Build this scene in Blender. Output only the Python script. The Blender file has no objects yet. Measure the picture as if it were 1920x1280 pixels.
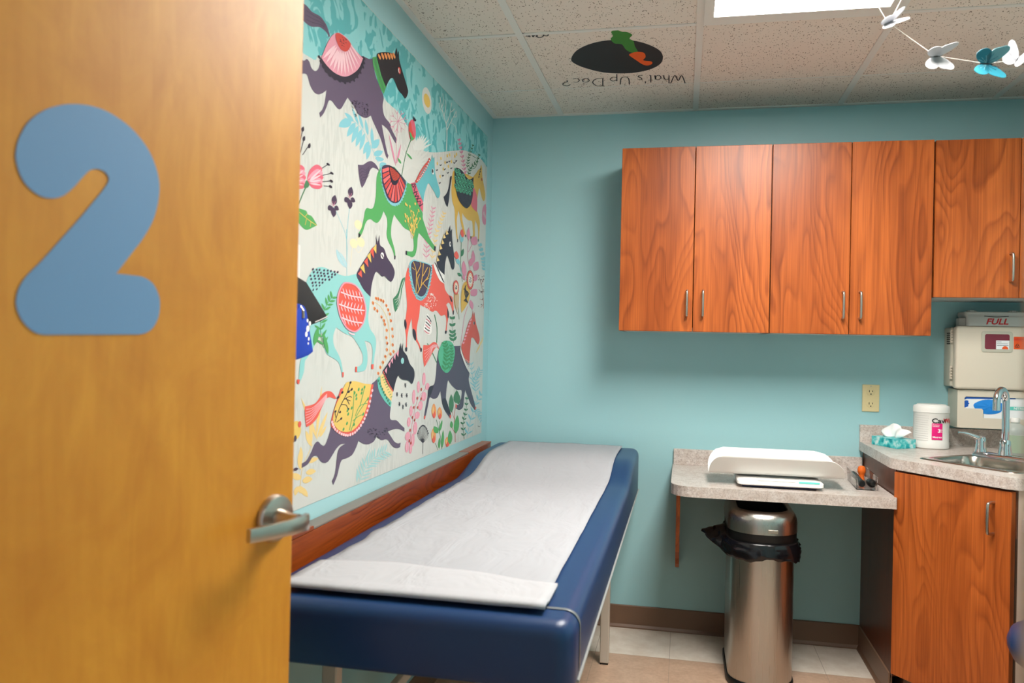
import bpy, bmesh, math, random
from mathutils import Vector, Matrix, noise
from mathutils.geometry import tessellate_polygon
SC = bpy.context.scene
COL = SC.collection
rnd = random.Random(11)
PI = math.pi

# ------------------------------------------------------------------ materials
def lin(c):
    return tuple(((v/255)/12.92 if v/255 <= .04045 else ((v/255+.055)/1.055)**2.4) for v in c) + (1,)
MATS = {}
def mat(name, rgb=None, rough=.5, metal=0, spec=.5, coat=0, trans=0, ior=1.45, emit=None, estr=0, build=None, alpha=1):
    if name in MATS: return MATS[name]
    m = bpy.data.materials.new(name); m.use_nodes = True
    nt = m.node_tree; b = nt.nodes['Principled BSDF']
    if rgb: b.inputs['Base Color'].default_value = lin(rgb)
    b.inputs['Roughness'].default_value = rough
    b.inputs['Metallic'].default_value = metal
    b.inputs['Specular IOR Level'].default_value = spec
    b.inputs['Coat Weight'].default_value = coat
    b.inputs['Transmission Weight'].default_value = trans
    b.inputs['IOR'].default_value = ior
    if emit:
        b.inputs['Emission Color'].default_value = lin(emit); b.inputs['Emission Strength'].default_value = estr
    if build: build(nt, b)
    MATS[name] = m
    return m
def N(nt, t, **k):
    n = nt.nodes.new('ShaderNode'+t)
    for a, v in k.items(): setattr(n, a, v)
    return n
def L(nt, a, b): nt.links.new(a, b)
def ramp(nt, stops, interp='LINEAR'):
    r = N(nt, 'ValToRGB'); r.color_ramp.interpolation = interp
    el = r.color_ramp.elements
    while len(el) > 1: el.remove(el[-1])
    el[0].position = stops[0][0]; el[0].color = lin(stops[0][1])
    for p, c in stops[1:]:
        e = el.new(p); e.color = lin(c)
    return r
def pos(nt, scale=(1,1,1), rand=0):
    g = N(nt, 'NewGeometry'); mp = N(nt, 'Mapping')
    mp.inputs['Scale'].default_value = scale
    if rand:
        o = N(nt, 'ObjectInfo'); mul = N(nt, 'Math', operation='MULTIPLY'); mul.inputs[1].default_value = rand
        L(nt, o.outputs['Random'], mul.inputs[0])
        ad = N(nt, 'VectorMath', operation='ADD'); L(nt, g.outputs['Position'], ad.inputs[0]); L(nt, mul.outputs[0], ad.inputs[1])
        L(nt, ad.outputs[0], mp.inputs['Vector'])
    else:
        L(nt, g.outputs['Position'], mp.inputs['Vector'])
    return mp.outputs['Vector']
def noise_n(nt, vec, scale, detail=3, rough=.5, dist=0):
    n = N(nt, 'TexNoise'); n.inputs['Scale'].default_value = scale; n.inputs['Detail'].default_value = detail
    n.inputs['Roughness'].default_value = rough; n.inputs['Distortion'].default_value = dist
    L(nt, vec, n.inputs['Vector']); return n.outputs['Fac']
def bump(nt, b, h, strength=.2, dist=.002):
    n = N(nt, 'Bump'); n.inputs['Strength'].default_value = strength; n.inputs['Distance'].default_value = dist
    L(nt, h, n.inputs['Height']); L(nt, n.outputs['Normal'], b.inputs['Normal'])
def mixc(nt, fac, a, b, blend='MIX'):
    n = N(nt, 'Mix', data_type='RGBA', blend_type=blend)
    if isinstance(fac, float): n.inputs[0].default_value = fac
    else: L(nt, fac, n.inputs[0])
    for k, v in ((6, a), (7, b)):
        if isinstance(v, tuple): n.inputs[k].default_value = lin(v)
        else: L(nt, v, n.inputs[k])
    return n.outputs[2]

def b_wall(nt, b):
    v = pos(nt); f = noise_n(nt, v, 90, 4, .6); bump(nt, b, f, .12, .002)
def cherry(c0, c1, c2, axis='z'):
    """cathedral grain running along one axis"""
    st = lambda a, b: (a, a, b) if axis == 'z' else (a, b, a)
    def f(nt, b):
        v = pos(nt, st(4.6, 1.05), 9)
        n1 = noise_n(nt, v, 1.0, 2.2, .45, .25)
        sp = N(nt, 'SeparateXYZ'); L(nt, pos(nt, (1, 1, 1), 9), sp.inputs[0])
        ad = N(nt, 'Math', operation='ADD'); L(nt, sp.outputs['X'], ad.inputs[0]); L(nt, sp.outputs['Z' if axis == 'y' else 'Y'], ad.inputs[1])
        m1 = N(nt, 'Math', operation='MULTIPLY'); L(nt, ad.outputs[0], m1.inputs[0]); m1.inputs[1].default_value = 9
        mul = N(nt, 'Math', operation='MULTIPLY_ADD'); L(nt, n1, mul.inputs[0]); mul.inputs[1].default_value = 19; L(nt, m1.outputs[0], mul.inputs[2])
        fr = N(nt, 'Math', operation='FRACT'); L(nt, mul.outputs[0], fr.inputs[0])
        r = ramp(nt, [(0, c1), (.1, c0), (.3, c1), (.7, c2), (.93, c2), (1, c1)]); L(nt, fr.outputs[0], r.inputs[0])
        f4 = noise_n(nt, pos(nt, st(5, 1.6), 5), 1, 2)
        k4 = N(nt, 'MapRange'); k4.inputs[1].default_value = .35; k4.inputs[2].default_value = .65; k4.inputs[3].default_value = .2; k4.inputs[4].default_value = .75; L(nt, f4, k4.inputs[0])
        f2 = noise_n(nt, pos(nt, st(190, 3), 9), 1, 3, .6)
        r2 = ramp(nt, [(.3, (214, 210, 206)), (.7, (255, 255, 255))]); L(nt, f2, r2.inputs[0])
        f3 = noise_n(nt, pos(nt, st(7, .8), 5), 1, 2)
        r3 = ramp(nt, [(.32, (214, 202, 190)), (.66, (255, 255, 255))]); L(nt, f3, r3.inputs[0])
        c = mixc(nt, k4.outputs[0], c2, r.outputs[0])
        c = mixc(nt, 1.0, c, r2.outputs[0], 'MULTIPLY')
        c = mixc(nt, 1.0, c, r3.outputs[0], 'MULTIPLY')
        L(nt, c, b.inputs['Base Color'])
    return f
def maple(nt, b):
    v = pos(nt, (34, 34, 5)); f1 = noise_n(nt, v, 1, 4, .6, 1.2)
    v2 = pos(nt, (9, 9, 6)); f2 = noise_n(nt, v2, 1, 4, .6, .8)
    r = ramp(nt, [(.25, (212, 142, 38)), (.75, (224, 156, 48))]); L(nt, f1, r.inputs[0])
    r2 = ramp(nt, [(.3, (238, 226, 208)), (.65, (255, 255, 255))]); L(nt, f2, r2.inputs[0])
    L(nt, mixc(nt, 1.0, r.outputs[0], r2.outputs[0], 'MULTIPLY'), b.inputs['Base Color'])
def laminate(nt, b):
    v = pos(nt); f1 = noise_n(nt, v, 130, 4, .65); f2 = noise_n(nt, v, 300, 2, .6); f3 = noise_n(nt, v, 35, 2)
    r = ramp(nt, [(.3, (178, 165, 158)), (.5, (206, 196, 189)), (.7, (220, 212, 206))]); L(nt, f1, r.inputs[0])
    r2 = ramp(nt, [(.33, (140, 122, 114)), (.42, (255, 255, 255))]); L(nt, f2, r2.inputs[0])
    r3 = ramp(nt, [(.35, (236, 230, 226)), (.6, (255, 255, 255))]); L(nt, f3, r3.inputs[0])
    c = mixc(nt, .6, r.outputs[0], r2.outputs[0], 'MULTIPLY'); c = mixc(nt, 1.0, c, r3.outputs[0], 'MULTIPLY')
    L(nt, c, b.inputs['Base Color'])
def ctile(nt, b):
    v = pos(nt); vd = pos(nt, (1, .55, 1))
    n = N(nt, 'TexVoronoi'); n.inputs['Scale'].default_value = 140; n.inputs['Randomness'].default_value = 1
    L(nt, vd, n.inputs['Vector'])
    f2 = noise_n(nt, v, 55, 2)
    lt = N(nt, 'Math', operation='LESS_THAN'); L(nt, n.outputs['Distance'], lt.inputs[0])
    th = N(nt, 'MapRange'); th.inputs[1].default_value = .38; th.inputs[2].default_value = .68; th.inputs[3].default_value = .12; th.inputs[4].default_value = .34
    L(nt, f2, th.inputs[0]); L(nt, th.outputs[0], lt.inputs[1])
    L(nt, mixc(nt, lt.outputs[0], (230, 221, 211), (140, 128, 116)), b.inputs['Base Color'])
    f3 = noise_n(nt, v, 260, 3); bump(nt, b, f3, .25, .002)
def vct(nt, b):
    # checker of light tiles along the walls, tan tiles inside; 12 inch tiles with fine joints
    g = N(nt, 'NewGeometry'); s = N(nt, 'SeparateXYZ'); L(nt, g.outputs['Position'], s.inputs[0])
    v = pos(nt); f1 = noise_n(nt, v, 60, 4, .6); f2 = noise_n(nt, v, 14, 3)
    ra = ramp(nt, [(.3, (196, 162, 138)), (.7, (214, 182, 156))]); L(nt, f1, ra.inputs[0])
    rb = ramp(nt, [(.3, (236, 223, 208)), (.7, (243, 232, 219))]); L(nt, f1, rb.inputs[0])
    gt = N(nt, 'Math', operation='GREATER_THAN'); L(nt, s.outputs['Y'], gt.inputs[0]); gt.inputs[1].default_value = -.334
    c = mixc(nt, gt.outputs[0], ra.outputs[0], rb.outputs[0])
    masks = []
    for ax, off in (('X', .5687), ('Y', -.334)):
        a = N(nt, 'Math', operation='SUBTRACT'); L(nt, s.outputs[ax], a.inputs[0]); a.inputs[1].default_value = off - 30*.3048
        d = N(nt, 'Math', operation='MODULO'); L(nt, a.outputs[0], d.inputs[0]); d.inputs[1].default_value = .3048
        e = N(nt, 'Math', operation='LESS_THAN'); L(nt, d.outputs[0], e.inputs[0]); e.inputs[1].default_value = .0016
        masks.append(e.outputs[0])
    mx = N(nt, 'Math', operation='MAXIMUM'); L(nt, masks[0], mx.inputs[0]); L(nt, masks[1], mx.inputs[1])
    r2 = ramp(nt, [(.3, (238, 234, 230)), (.7, (255, 255, 255))]); L(nt, f2, r2.inputs[0])
    c = mixc(nt, 1.0, c, r2.outputs[0], 'MULTIPLY')
    c = mixc(nt, mx.outputs[0], c, (160, 138, 120))
    L(nt, c, b.inputs['Base Color'])
def brushed(nt, b):
    v = pos(nt, (600, 600, 4)); f = noise_n(nt, v, 1, 2)
    r = N(nt, 'MapRange'); r.inputs[3].default_value = .22; r.inputs[4].default_value = .38; L(nt, f, r.inputs[0]); L(nt, r.outputs[0], b.inputs['Roughness'])
def vinyl(nt, b):
    v = pos(nt); f = noise_n(nt, v, 350, 2); bump(nt, b, f, .1, .001)
def paperb(nt, b):
    v = pos(nt, (10, 4, 10)); f = noise_n(nt, v, 1, 3, .6, .8); bump(nt, b, f, .5, .02)
def grass(nt, b):
    v = pos(nt, (1, 46, 9)); f = noise_n(nt, v, 1.6, 1, .5, 1.0)
    v2 = pos(nt, (1, 1, 1)); f2 = noise_n(nt, v2, 3.2, 1)
    r = ramp(nt, [(.47, (198, 200, 195)), (.56, (188, 191, 186))]); L(nt, f, r.inputs[0])
    r2 = ramp(nt, [(.45, (255, 255, 255)), (.55, (0, 0, 0))]); L(nt, f2, r2.inputs[0])
    inv = N(nt, 'Math', operation='MULTIPLY'); inv.inputs[1].default_value = 1; L(nt, r2.outputs[0], inv.inputs[0])
    L(nt, mixc(nt, inv.outputs[0], (198, 200, 195), r.outputs[0]), b.inputs['Base Color'])
def camo(nt, b):
    v = pos(nt, (1, 8, 6.5)); f = noise_n(nt, v, 1.7, 1.6, .5, 1.6)
    r = ramp(nt, [(.48, (84, 168, 172)), (.5, (132, 196, 198))]); L(nt, f, r.inputs[0]); L(nt, r.outputs[0], b.inputs['Base Color'])
def tissue_pat(nt, b):
    v = pos(nt); f = noise_n(nt, v, 38, 3)
    r = ramp(nt, [(.36, (8, 140, 150)), (.46, (40, 178, 182)), (.55, (120, 205, 205)), (.66, (205, 226, 226))]); L(nt, f, r.inputs[0]); L(nt, r.outputs[0], b.inputs['Base Color'])
def emission_only(nt, b): pass

TEAL = mat('teal_wall_paint', (158, 202, 207), .42, spec=.4, build=b_wall)
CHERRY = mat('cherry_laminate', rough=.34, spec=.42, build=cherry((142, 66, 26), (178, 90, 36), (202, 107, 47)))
CHERRYB = mat('cherry_board', rough=.3, spec=.45, build=cherry((112, 46, 14), (150, 68, 22), (172, 82, 30), 'y'))
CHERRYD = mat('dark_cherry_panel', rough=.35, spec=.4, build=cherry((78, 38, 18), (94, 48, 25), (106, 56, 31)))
MAPLE = mat('maple_veneer', rough=.42, spec=.65, build=maple)
LAM = mat('speckled_laminate', rough=.3, build=laminate)
CTILE = mat('acoustic_tile', rough=.95, spec=.1, build=ctile)
GRID = mat('grid_white', (225, 225, 220), .5)
VCT = mat('vinyl_tile', rough=.28, build=vct)
BASEB = mat('brown_rubber', (118, 88, 68), .4)
STEEL = mat('brushed_steel', (188, 184, 178), .26, metal=1, build=brushed)
SATIN = mat('satin_nickel', (190, 182, 172), .3, metal=1)
CHROME = mat('chrome', (215, 215, 218), .06, metal=1)
SINKM = mat('sink_steel', (176, 170, 160), .22, metal=1)
VINYL = mat('navy_vinyl', (26, 56, 98), .36, spec=.5, build=vinyl)
VINYLP = mat('navy_piping', (150, 152, 150), .4)
PAPER = mat('table_paper', (168, 169, 174), .85, spec=.2, build=paperb)
FRAMEM = mat('beige_frame_paint', (196, 184, 170), .4)
BLACK = mat('black_plastic', (14, 14, 15), .45)
LINER = mat('black_liner', (16, 15, 18), .22, spec=.6)
WHITE = mat('white_plastic', (226, 223, 218), .35)
SCALEW = mat('scale_white', (243, 241, 237), .4)
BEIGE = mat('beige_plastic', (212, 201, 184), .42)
BEIGED = mat('greyed_beige_plastic', (190, 186, 170), .45)  # greyer, slightly darker beige for housing, window frame and tray sides
IVORY = mat('ivory_plate', (222, 204, 156), .4)
DARK = mat('dark_slot', (26, 22, 20), .6)
BLUE2 = mat('light_blue_vinyl_sticker', (112, 155, 196), .5)
CLEAR = mat('clear_acrylic', (250, 250, 250), .02, trans=1, ior=1.12)
REDP = mat('red_print', (196, 30, 34), .5)
MAROON = mat('maroon_window', (120, 36, 54), .15)
ORANGE = mat('orange_sticker', (226, 84, 24), .5)
GLOVE = mat('blue_glove', (28, 130, 214), .5)
BLUEB = mat('blue_carton', (22, 84, 176), .5)
CARTON = mat('white_carton', (232, 234, 236), .5)
MAGENTA = mat('magenta_label', (226, 20, 120), .5)
INK = mat('black_ink', (24, 22, 28), .6)
WHITEP = mat('white_print', (246, 244, 244), .5)
TEALB = mat('teal_sticker', (96, 196, 184), .5)
NAVYP = mat('navy_plastic', (44, 44, 78), .4)
TISSUEB = mat('tissue_carton', rough=.5, build=tissue_pat)
TISSUE = mat('tissue_paper', (240, 240, 238), .9)
ORANGEP = mat('orange_plastic', (240, 112, 36), .4)
ROYAL = mat('royal_blue_fabric', (14, 58, 168), .8)
CUFF = mat('black_nylon', (28, 28, 30), .7)
SOAPC = mat('cloudy_plastic', (214, 220, 214), .3, trans=.35)
SOAPG = mat('pale_green_label', (176, 194, 168), .5)
JAMB = mat('beige_jamb_paint', (205, 184, 166), .45)
WHITEW = mat('butterfly_white', (205, 205, 210), .6)
TURQ = mat('butterfly_turquoise', (30, 122, 142), .5)
TURQL = mat('butterfly_light', (110, 168, 180), .5)
STRING = mat('string_white', (205, 198, 190), .7)
GREYP = mat('grey_plastic', (196, 194, 190), .4)
LAMP = mat('lamp_diffuser', (255, 255, 255), .5, emit=(255, 250, 243), estr=17)
TURQB = mat('butterfly_teal', (14, 92, 112), .5)

# ------------------------------------------------------------------ mesh helpers
def fin(bm, smooth=None):
    bmesh.ops.recalc_face_normals(bm, faces=bm.faces)
    return bm
def obj(name, bm, m, parent=None, smooth=False, kind=None, label=None, cat=None, group=None, recalc=True, angle=40):
    if recalc: bmesh.ops.recalc_face_normals(bm, faces=bm.faces)
    xs = [v.co for v in bm.verts]
    lo = Vector((min(v.x for v in xs), min(v.y for v in xs), min(v.z for v in xs)))
    hi = Vector((max(v.x for v in xs), max(v.y for v in xs), max(v.z for v in xs)))
    c = Vector(((lo.x+hi.x)/2, (lo.y+hi.y)/2, lo.z))
    bmesh.ops.translate(bm, verts=bm.verts, vec=-c)
    me = bpy.data.meshes.new(name); bm.to_mesh(me); bm.free()
    for mm in (m if isinstance(m, (list, tuple)) else [m]): me.materials.append(mm)
    if smooth:
        me.polygons.foreach_set('use_smooth', [True]*len(me.polygons))
        if angle: me.set_sharp_from_angle(angle=math.radians(angle))
    o = bpy.data.objects.new(name, me); COL.objects.link(o)
    if parent:
        o.parent = parent; w = Vector((0, 0, 0)); p = parent
        while p: w += p.location; p = p.parent
        o.location = c - w
    else: o.location = c
    tag(o, label, cat, group, kind)
    return o
def tag(o, label=None, cat=None, group=None, kind=None):
    if label: o['label'] = label
    if cat: o['category'] = cat
    if group: o['group'] = group
    if kind: o['kind'] = kind
    return o
def thing(name, label, cat, loc, group=None, kind=None):
    o = bpy.data.objects.new(name, None); COL.objects.link(o); o.location = loc; o.empty_display_size = .05
    return tag(o, label, cat, group, kind)
def new(): return bmesh.new()
def box(bm, x0, x1, y0, y1, z0, z1, bev=0, seg=2, M=None):
    r = bmesh.ops.create_cube(bm, size=1); vs = r['verts']
    bmesh.ops.scale(bm, verts=vs, vec=(x1-x0, y1-y0, z1-z0))
    bmesh.ops.translate(bm, verts=vs, vec=((x0+x1)/2, (y0+y1)/2, (z0+z1)/2))
    if bev:
        es = list({e for v in vs for e in v.link_edges})
        r2 = bmesh.ops.bevel(bm, geom=es, offset=bev, segments=seg, profile=.5, affect='EDGES')
        vs = list({v for f in r2['faces'] for v in f.verts} | {v for v in vs if v.is_valid})
    if M is not None: bmesh.ops.transform(bm, matrix=M, verts=vs)
    return bm
def B(*a, **k): return box(new(), *a, **k)
def ring(bm, pts): return [bm.verts.new(p) for p in pts]
def bridge(bm, a, b, closed=True):
    n = len(a)
    for i in range(n if closed else n-1):
        j = (i+1) % n
        try: bm.faces.new((a[i], a[j], b[j], b[i]))
        except ValueError: pass
def loft(bm, loops, cap0=True, cap1=True):
    rs = [ring(bm, l) for l in loops]
    for a, b in zip(rs, rs[1:]): bridge(bm, a, b)
    if cap0: bm.faces.new(rs[0][::-1])
    if cap1: bm.faces.new(rs[-1])
    return bm
def prism(bm, poly, z0, z1):
    return loft(bm, [[(x, y, z0) for x, y in poly], [(x, y, z1) for x, y in poly]])
def lathe(bm, c, prof, n=28, axis='z', cap0=True, cap1=True):
    loops = []
    for r, h in prof:
        l = []
        for i in range(n):
            a = 2*PI*i/n
            p = (r*math.cos(a), r*math.sin(a), h)
            if axis == 'y': p = (p[0], p[2], p[1])
            if axis == 'x': p = (p[2], p[0], p[1])
            l.append((c[0]+p[0], c[1]+p[1], c[2]+p[2]))
        loops.append(l)
    return loft(bm, loops, cap0, cap1)
def cat3(pts, n=6, closed=False):
    P = [Vector(p) for p in pts]; out = []
    m = len(P)
    for i in range(m if closed else m-1):
        p0 = P[(i-1) % m] if (closed or i > 0) else P[0]
        p1 = P[i]; p2 = P[(i+1) % m]
        p3 = P[(i+2) % m] if (closed or i+2 < m) else P[-1]
        if (p1-p2).length < 1e-9: 
            continue
        for k in range(n):
            t = k/n
            out.append(.5*((2*p1)+(-p0+p2)*t+(2*p0-5*p1+4*p2-p3)*t*t+(-p0+3*p1-3*p2+p3)*t**3))
    if not closed: out.append(P[-1])
    return out
def tube(bm, pts, r, n=10, cap=True):
    P = [Vector(p) for p in pts]; loops = []
    rr = r if isinstance(r, (list, tuple)) else [r]*len(P)
    t0 = (P[1]-P[0]).normalized(); u = t0.orthogonal().normalized()
    for i, p in enumerate(P):
        t = (P[min(i+1, len(P)-1)]-P[max(i-1, 0)]).normalized()
        u = (u-t*u.dot(t)).normalized(); w = t.cross(u)
        loops.append([p+(u*math.cos(2*PI*k/n)+w*math.sin(2*PI*k/n))*rr[i] for k in range(n)])
    return loft(bm, loops, cap, cap)
def rrect(x0, x1, y0, y1, r, n=5):
    rs = r if isinstance(r, (list, tuple)) else [r]*4      # order: x1y1, x0y1, x0y0, x1y0
    out = []
    for (cx, cy, a0), q in zip(((x1, y1, 0), (x0, y1, 90), (x0, y0, 180), (x1, y0, 270)), rs):
        sx = -1 if cx == x1 else 1; sy = -1 if cy == y1 else 1
        for k in range(n+1):
            a = math.radians(a0+90*k/n)
            out.append((cx+sx*q+q*math.cos(a), cy+sy*q+q*math.sin(a)))
    return out
def holed_slab(bm, outer, holes, z0, z1):
    loops = [outer]+holes
    allp = [p for l in loops for p in l]
    tris = tessellate_polygon([[Vector((x, y, 0)) for x, y in l] for l in loops])
    top = [bm.verts.new((x, y, z1)) for x, y in allp]; bot = [bm.verts.new((x, y, z0)) for x, y in allp]
    for t in tris:
        try: bm.faces.new([top[i] for i in t]); bm.faces.new([bot[i] for i in reversed(t)])
        except ValueError: pass
    k = 0
    for l in loops:
        n = len(l); bridge(bm, top[k:k+n], bot[k:k+n]); k += n
    return bm
def flat(bm, pts3, thick=None, nrm=None, mi=0):
    """fill a concave outline; with a thickness it becomes a thin solid"""
    P = [Vector(p) for p in pts3]
    tris = tessellate_polygon([P])
    a = [bm.verts.new(p) for p in P]; fs = []
    for t in tris:
        try: f = bm.faces.new([a[i] for i in t]); f.material_index = mi; fs.append(f)
        except ValueError: pass
    if thick:
        n = Vector(nrm)*thick; b = [bm.verts.new(p+n) for p in P]
        for t in tris:
            try: f = bm.faces.new([b[i] for i in reversed(t)]); f.material_index = mi
            except ValueError: pass
        m = len(P)
        for i in range(m):
            f = bm.faces.new((a[i], a[(i+1) % m], b[(i+1) % m], b[i])); f.material_index = mi
    return bm
def text_bm(s, size, M, depth=.0006, shear=0, bold=0, sx=1, align='CENTER'):
    cu = bpy.data.curves.new('lettering', 'FONT'); cu.body = s; cu.size = size; cu.extrude = depth/2; cu.shear = shear; cu.offset = bold
    cu.align_x = align; cu.align_y = 'CENTER'; cu.resolution_u = 3
    o = bpy.data.objects.new('lettering', cu); COL.objects.link(o)
    bpy.context.view_layer.update()
    me = bpy.data.meshes.new_from_object(o.evaluated_get(bpy.context.evaluated_depsgraph_get()))
    bm = new(); bm.from_mesh(me); bpy.data.objects.remove(o); bpy.data.curves.remove(cu); bpy.data.meshes.remove(me)
    bmesh.ops.transform(bm, matrix=M @ Matrix.Diagonal((sx, 1, 1, 1)), verts=bm.verts)
    return bm
def frame(origin, xdir, ydir):
    x = Vector(xdir).normalized(); y = Vector(ydir).normalized(); z = x.cross(y)
    return Matrix(((x.x, y.x, z.x, origin[0]), (x.y, y.y, z.y, origin[1]), (x.z, y.z, z.z, origin[2]), (0, 0, 0, 1)))
FRONT = lambda x, y, z: frame((x, y, z), (1, 0, 0), (0, 0, 1))     # text facing -Y
def solid(o, t, off=0):
    m = o.modifiers.new('thick', 'SOLIDIFY'); m.thickness = t; m.offset = off; return o

# ------------------------------------------------------------------ room shell
H = 2.352; XR = 2.48; YF = -3.45
obj('floor', B(-.1, XR+.1, -5.0, .1, -.1, 0), VCT, kind='structure')
obj('ceiling', B(-.1, XR+.1, -5.0, .1, H, H+.1), CTILE, kind='structure')
obj('wall_back', B(-.1, XR+.1, 0, .1, 0, H), TEAL, kind='structure')
obj('wall_left', B(-.1, 0, -5.0, 0, 0, H), TEAL, kind='structure')
obj('wall_right', B(XR, XR+.1, -5.0, 0, 0, H), TEAL, kind='structure')
DX0, DX1, DH = .055, 1.017, 2.08
bm = new(); box(bm, 0, DX0-.045, YF-.12, YF, 0, H); box(bm, DX1+.045, XR, YF-.12, YF, 0, H); box(bm, DX0-.045, DX1+.045, YF-.12, YF, DH+.045, H)
obj('wall_front', bm, TEAL, kind='structure')
bm = new()
box(bm, DX0-.045, DX0, YF-.135, YF+.0, 0, DH, .003); box(bm, DX1, DX1+.045, YF-.135, YF+.012, 0, DH, .003); box(bm, DX0-.045, DX1+.045, YF-.135, YF+.012, DH, DH+.045, .003)
obj('trim_1', bm, JAMB, kind='structure')
# skirting with a small toe
def skirt(name, pts_nrm):
    bm = new()
    for (x0, y0, x1, y1, nx, ny) in pts_nrm:
        prof = [(0, 0), (.014, 0), (.013, .006), (.006, .016), (.005, .098), (.003, .1016), (0, .1016)]
        loft(bm, [[(x+nx*d, y+ny*d, z) for d, z in prof] for x, y in ((x0, y0), (x1, y1))])
    return obj(name, bm, BASEB, kind='structure')
skirt('baseboard_back', [(0, 0, 1.672, 0, 0, -1)])
skirt('baseboard_left', [(0, YF, 0, 0, 1, 0)])
skirt('baseboard_right', [(XR, YF, XR, -1.72, -1, 0)])
# ceiling grid: main runners along Y, slim cross tees along X, wall angle
bm = new(); gx = [.327+.61*i for i in range(4)]
for x in gx: box(bm, x-.012, x+.012, YF, -.022, H-.004, H+.004)
obj('trim_2', bm, GRID, kind='structure')
bm = new()
for k in range(6):
    y = -.3865-.61*k
    for a, b in zip([0.0]+gx, gx+[XR]):
        if k % 2 == 1: box(bm, a+.012, b-.012, y-.009, y+.009, H-.003, H+.003)
        else: box(bm, a+.012, b-.012, y-.0025, y+.0025, H-.0015, H+.003)
obj('trim_3', bm, GRID, kind='structure')
bm = new(); box(bm, 0, .022, YF, 0, H-.005, H+.003); box(bm, .022, XR, -.022, 0, H-.005, H+.003); box(bm, XR-.022, XR, YF, -.022, H-.005, H+.003)
obj('trim_4', bm, GRID, kind='structure')

# ------------------------------------------------------------------ ceiling lamp
def troffer(x0, x1, y0, y1, label, lamp=LAMP):
    t = thing('ceiling_light', label, 'ceiling light', ((x0+x1)/2, (y0+y1)/2, H-.012))
    bm = new(); w = .03
    outer = [(x0, y0), (x1, y0), (x1, y1), (x0, y1)]; inner = [(x0+w, y0+w), (x1-w, y0+w), (x1-w, y1-w*2.2), (x0+w, y1-w*2.2)]
    holed_slab(bm, outer, [inner], H-.012, H+.002)
    obj('lamp_frame', bm, GRID, t)
    obj('lamp_diffuser', B(x0+w-.004, x1-w+.004, y0+w-.004, y1-w*2.2+.004, H-.006, H-.001), lamp, t, label='glowing white diffuser panel')
troffer(.949, 1.535, -2.21, -1.006, 'bright recessed fluorescent ceiling panel with grey frame')

troffer(.35, .96, -5.0+.3, -4.1, 'unseen fill light panel added in the hallway outside the open door', mat('hall_fill_panel', (255, 255, 255), .5, emit=(255, 246, 236), estr=1.1))  # added out of view as fill light for the door face

# painted tile (lettering and a carrot on a dark oval)
TX0, TX1, TY0, TY1 = .341, .923, -.9855, -.39
t = thing('painted_ceiling_tile', 'speckled ceiling tile painted with a dark oval, carrot and black handwriting', 'ceiling tile', ((TX0+TX1)/2, (TY0+TY1)/2, H-.0015))
obj('tile_panel', B(TX0, TX1, TY0, TY1, H-.0015, H+.004), CTILE, t)
def on_ceiling(pts, lay): return [(x, y, H-.0017-.0002*lay) for x, y in pts]
def blob(pts, n=5): return [(p.x, p.y) for p in cat3([(x, y, 0) for x, y in pts], n, True)]
OVAL = [(0.4717, -0.7332), (0.4973, -0.8068), (0.5339, -0.8543), (0.5828, -0.8879), (0.6395, -0.8994), (0.7118, -0.8834), (0.7645, -0.835), (0.7997, -0.7723), (0.8092, -0.7001), (0.7956, -0.6279), (0.754, -0.5744), (0.6917, -0.5465), (0.6221, -0.5503), (0.5627, -0.5776), (0.5075, -0.6345), (0.4775, -0.6863)]
GREENS = [(0.6424, -0.9764), (0.6614, -0.9895), (0.6778, -0.971), (0.6952, -0.9655), (0.7114, -0.9373), (0.6992, -0.9051), (0.7116, -0.8805), (0.714, -0.8272), (0.7211, -0.7712), (0.7009, -0.7656), (0.6804, -0.8008), (0.6692, -0.8545), (0.6443, -0.8685), (0.6349, -0.91), (0.6445, -0.9379)]
CARROT = [(0.6885, -0.7512), (0.7167, -0.774), (0.7425, -0.7594), (0.7462, -0.715), (0.737, -0.6827), (0.7655, -0.6648), (0.7664, -0.638), (0.748, -0.6231), (0.7292, -0.6435), (0.7117, -0.6841), (0.698, -0.7166)]
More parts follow.
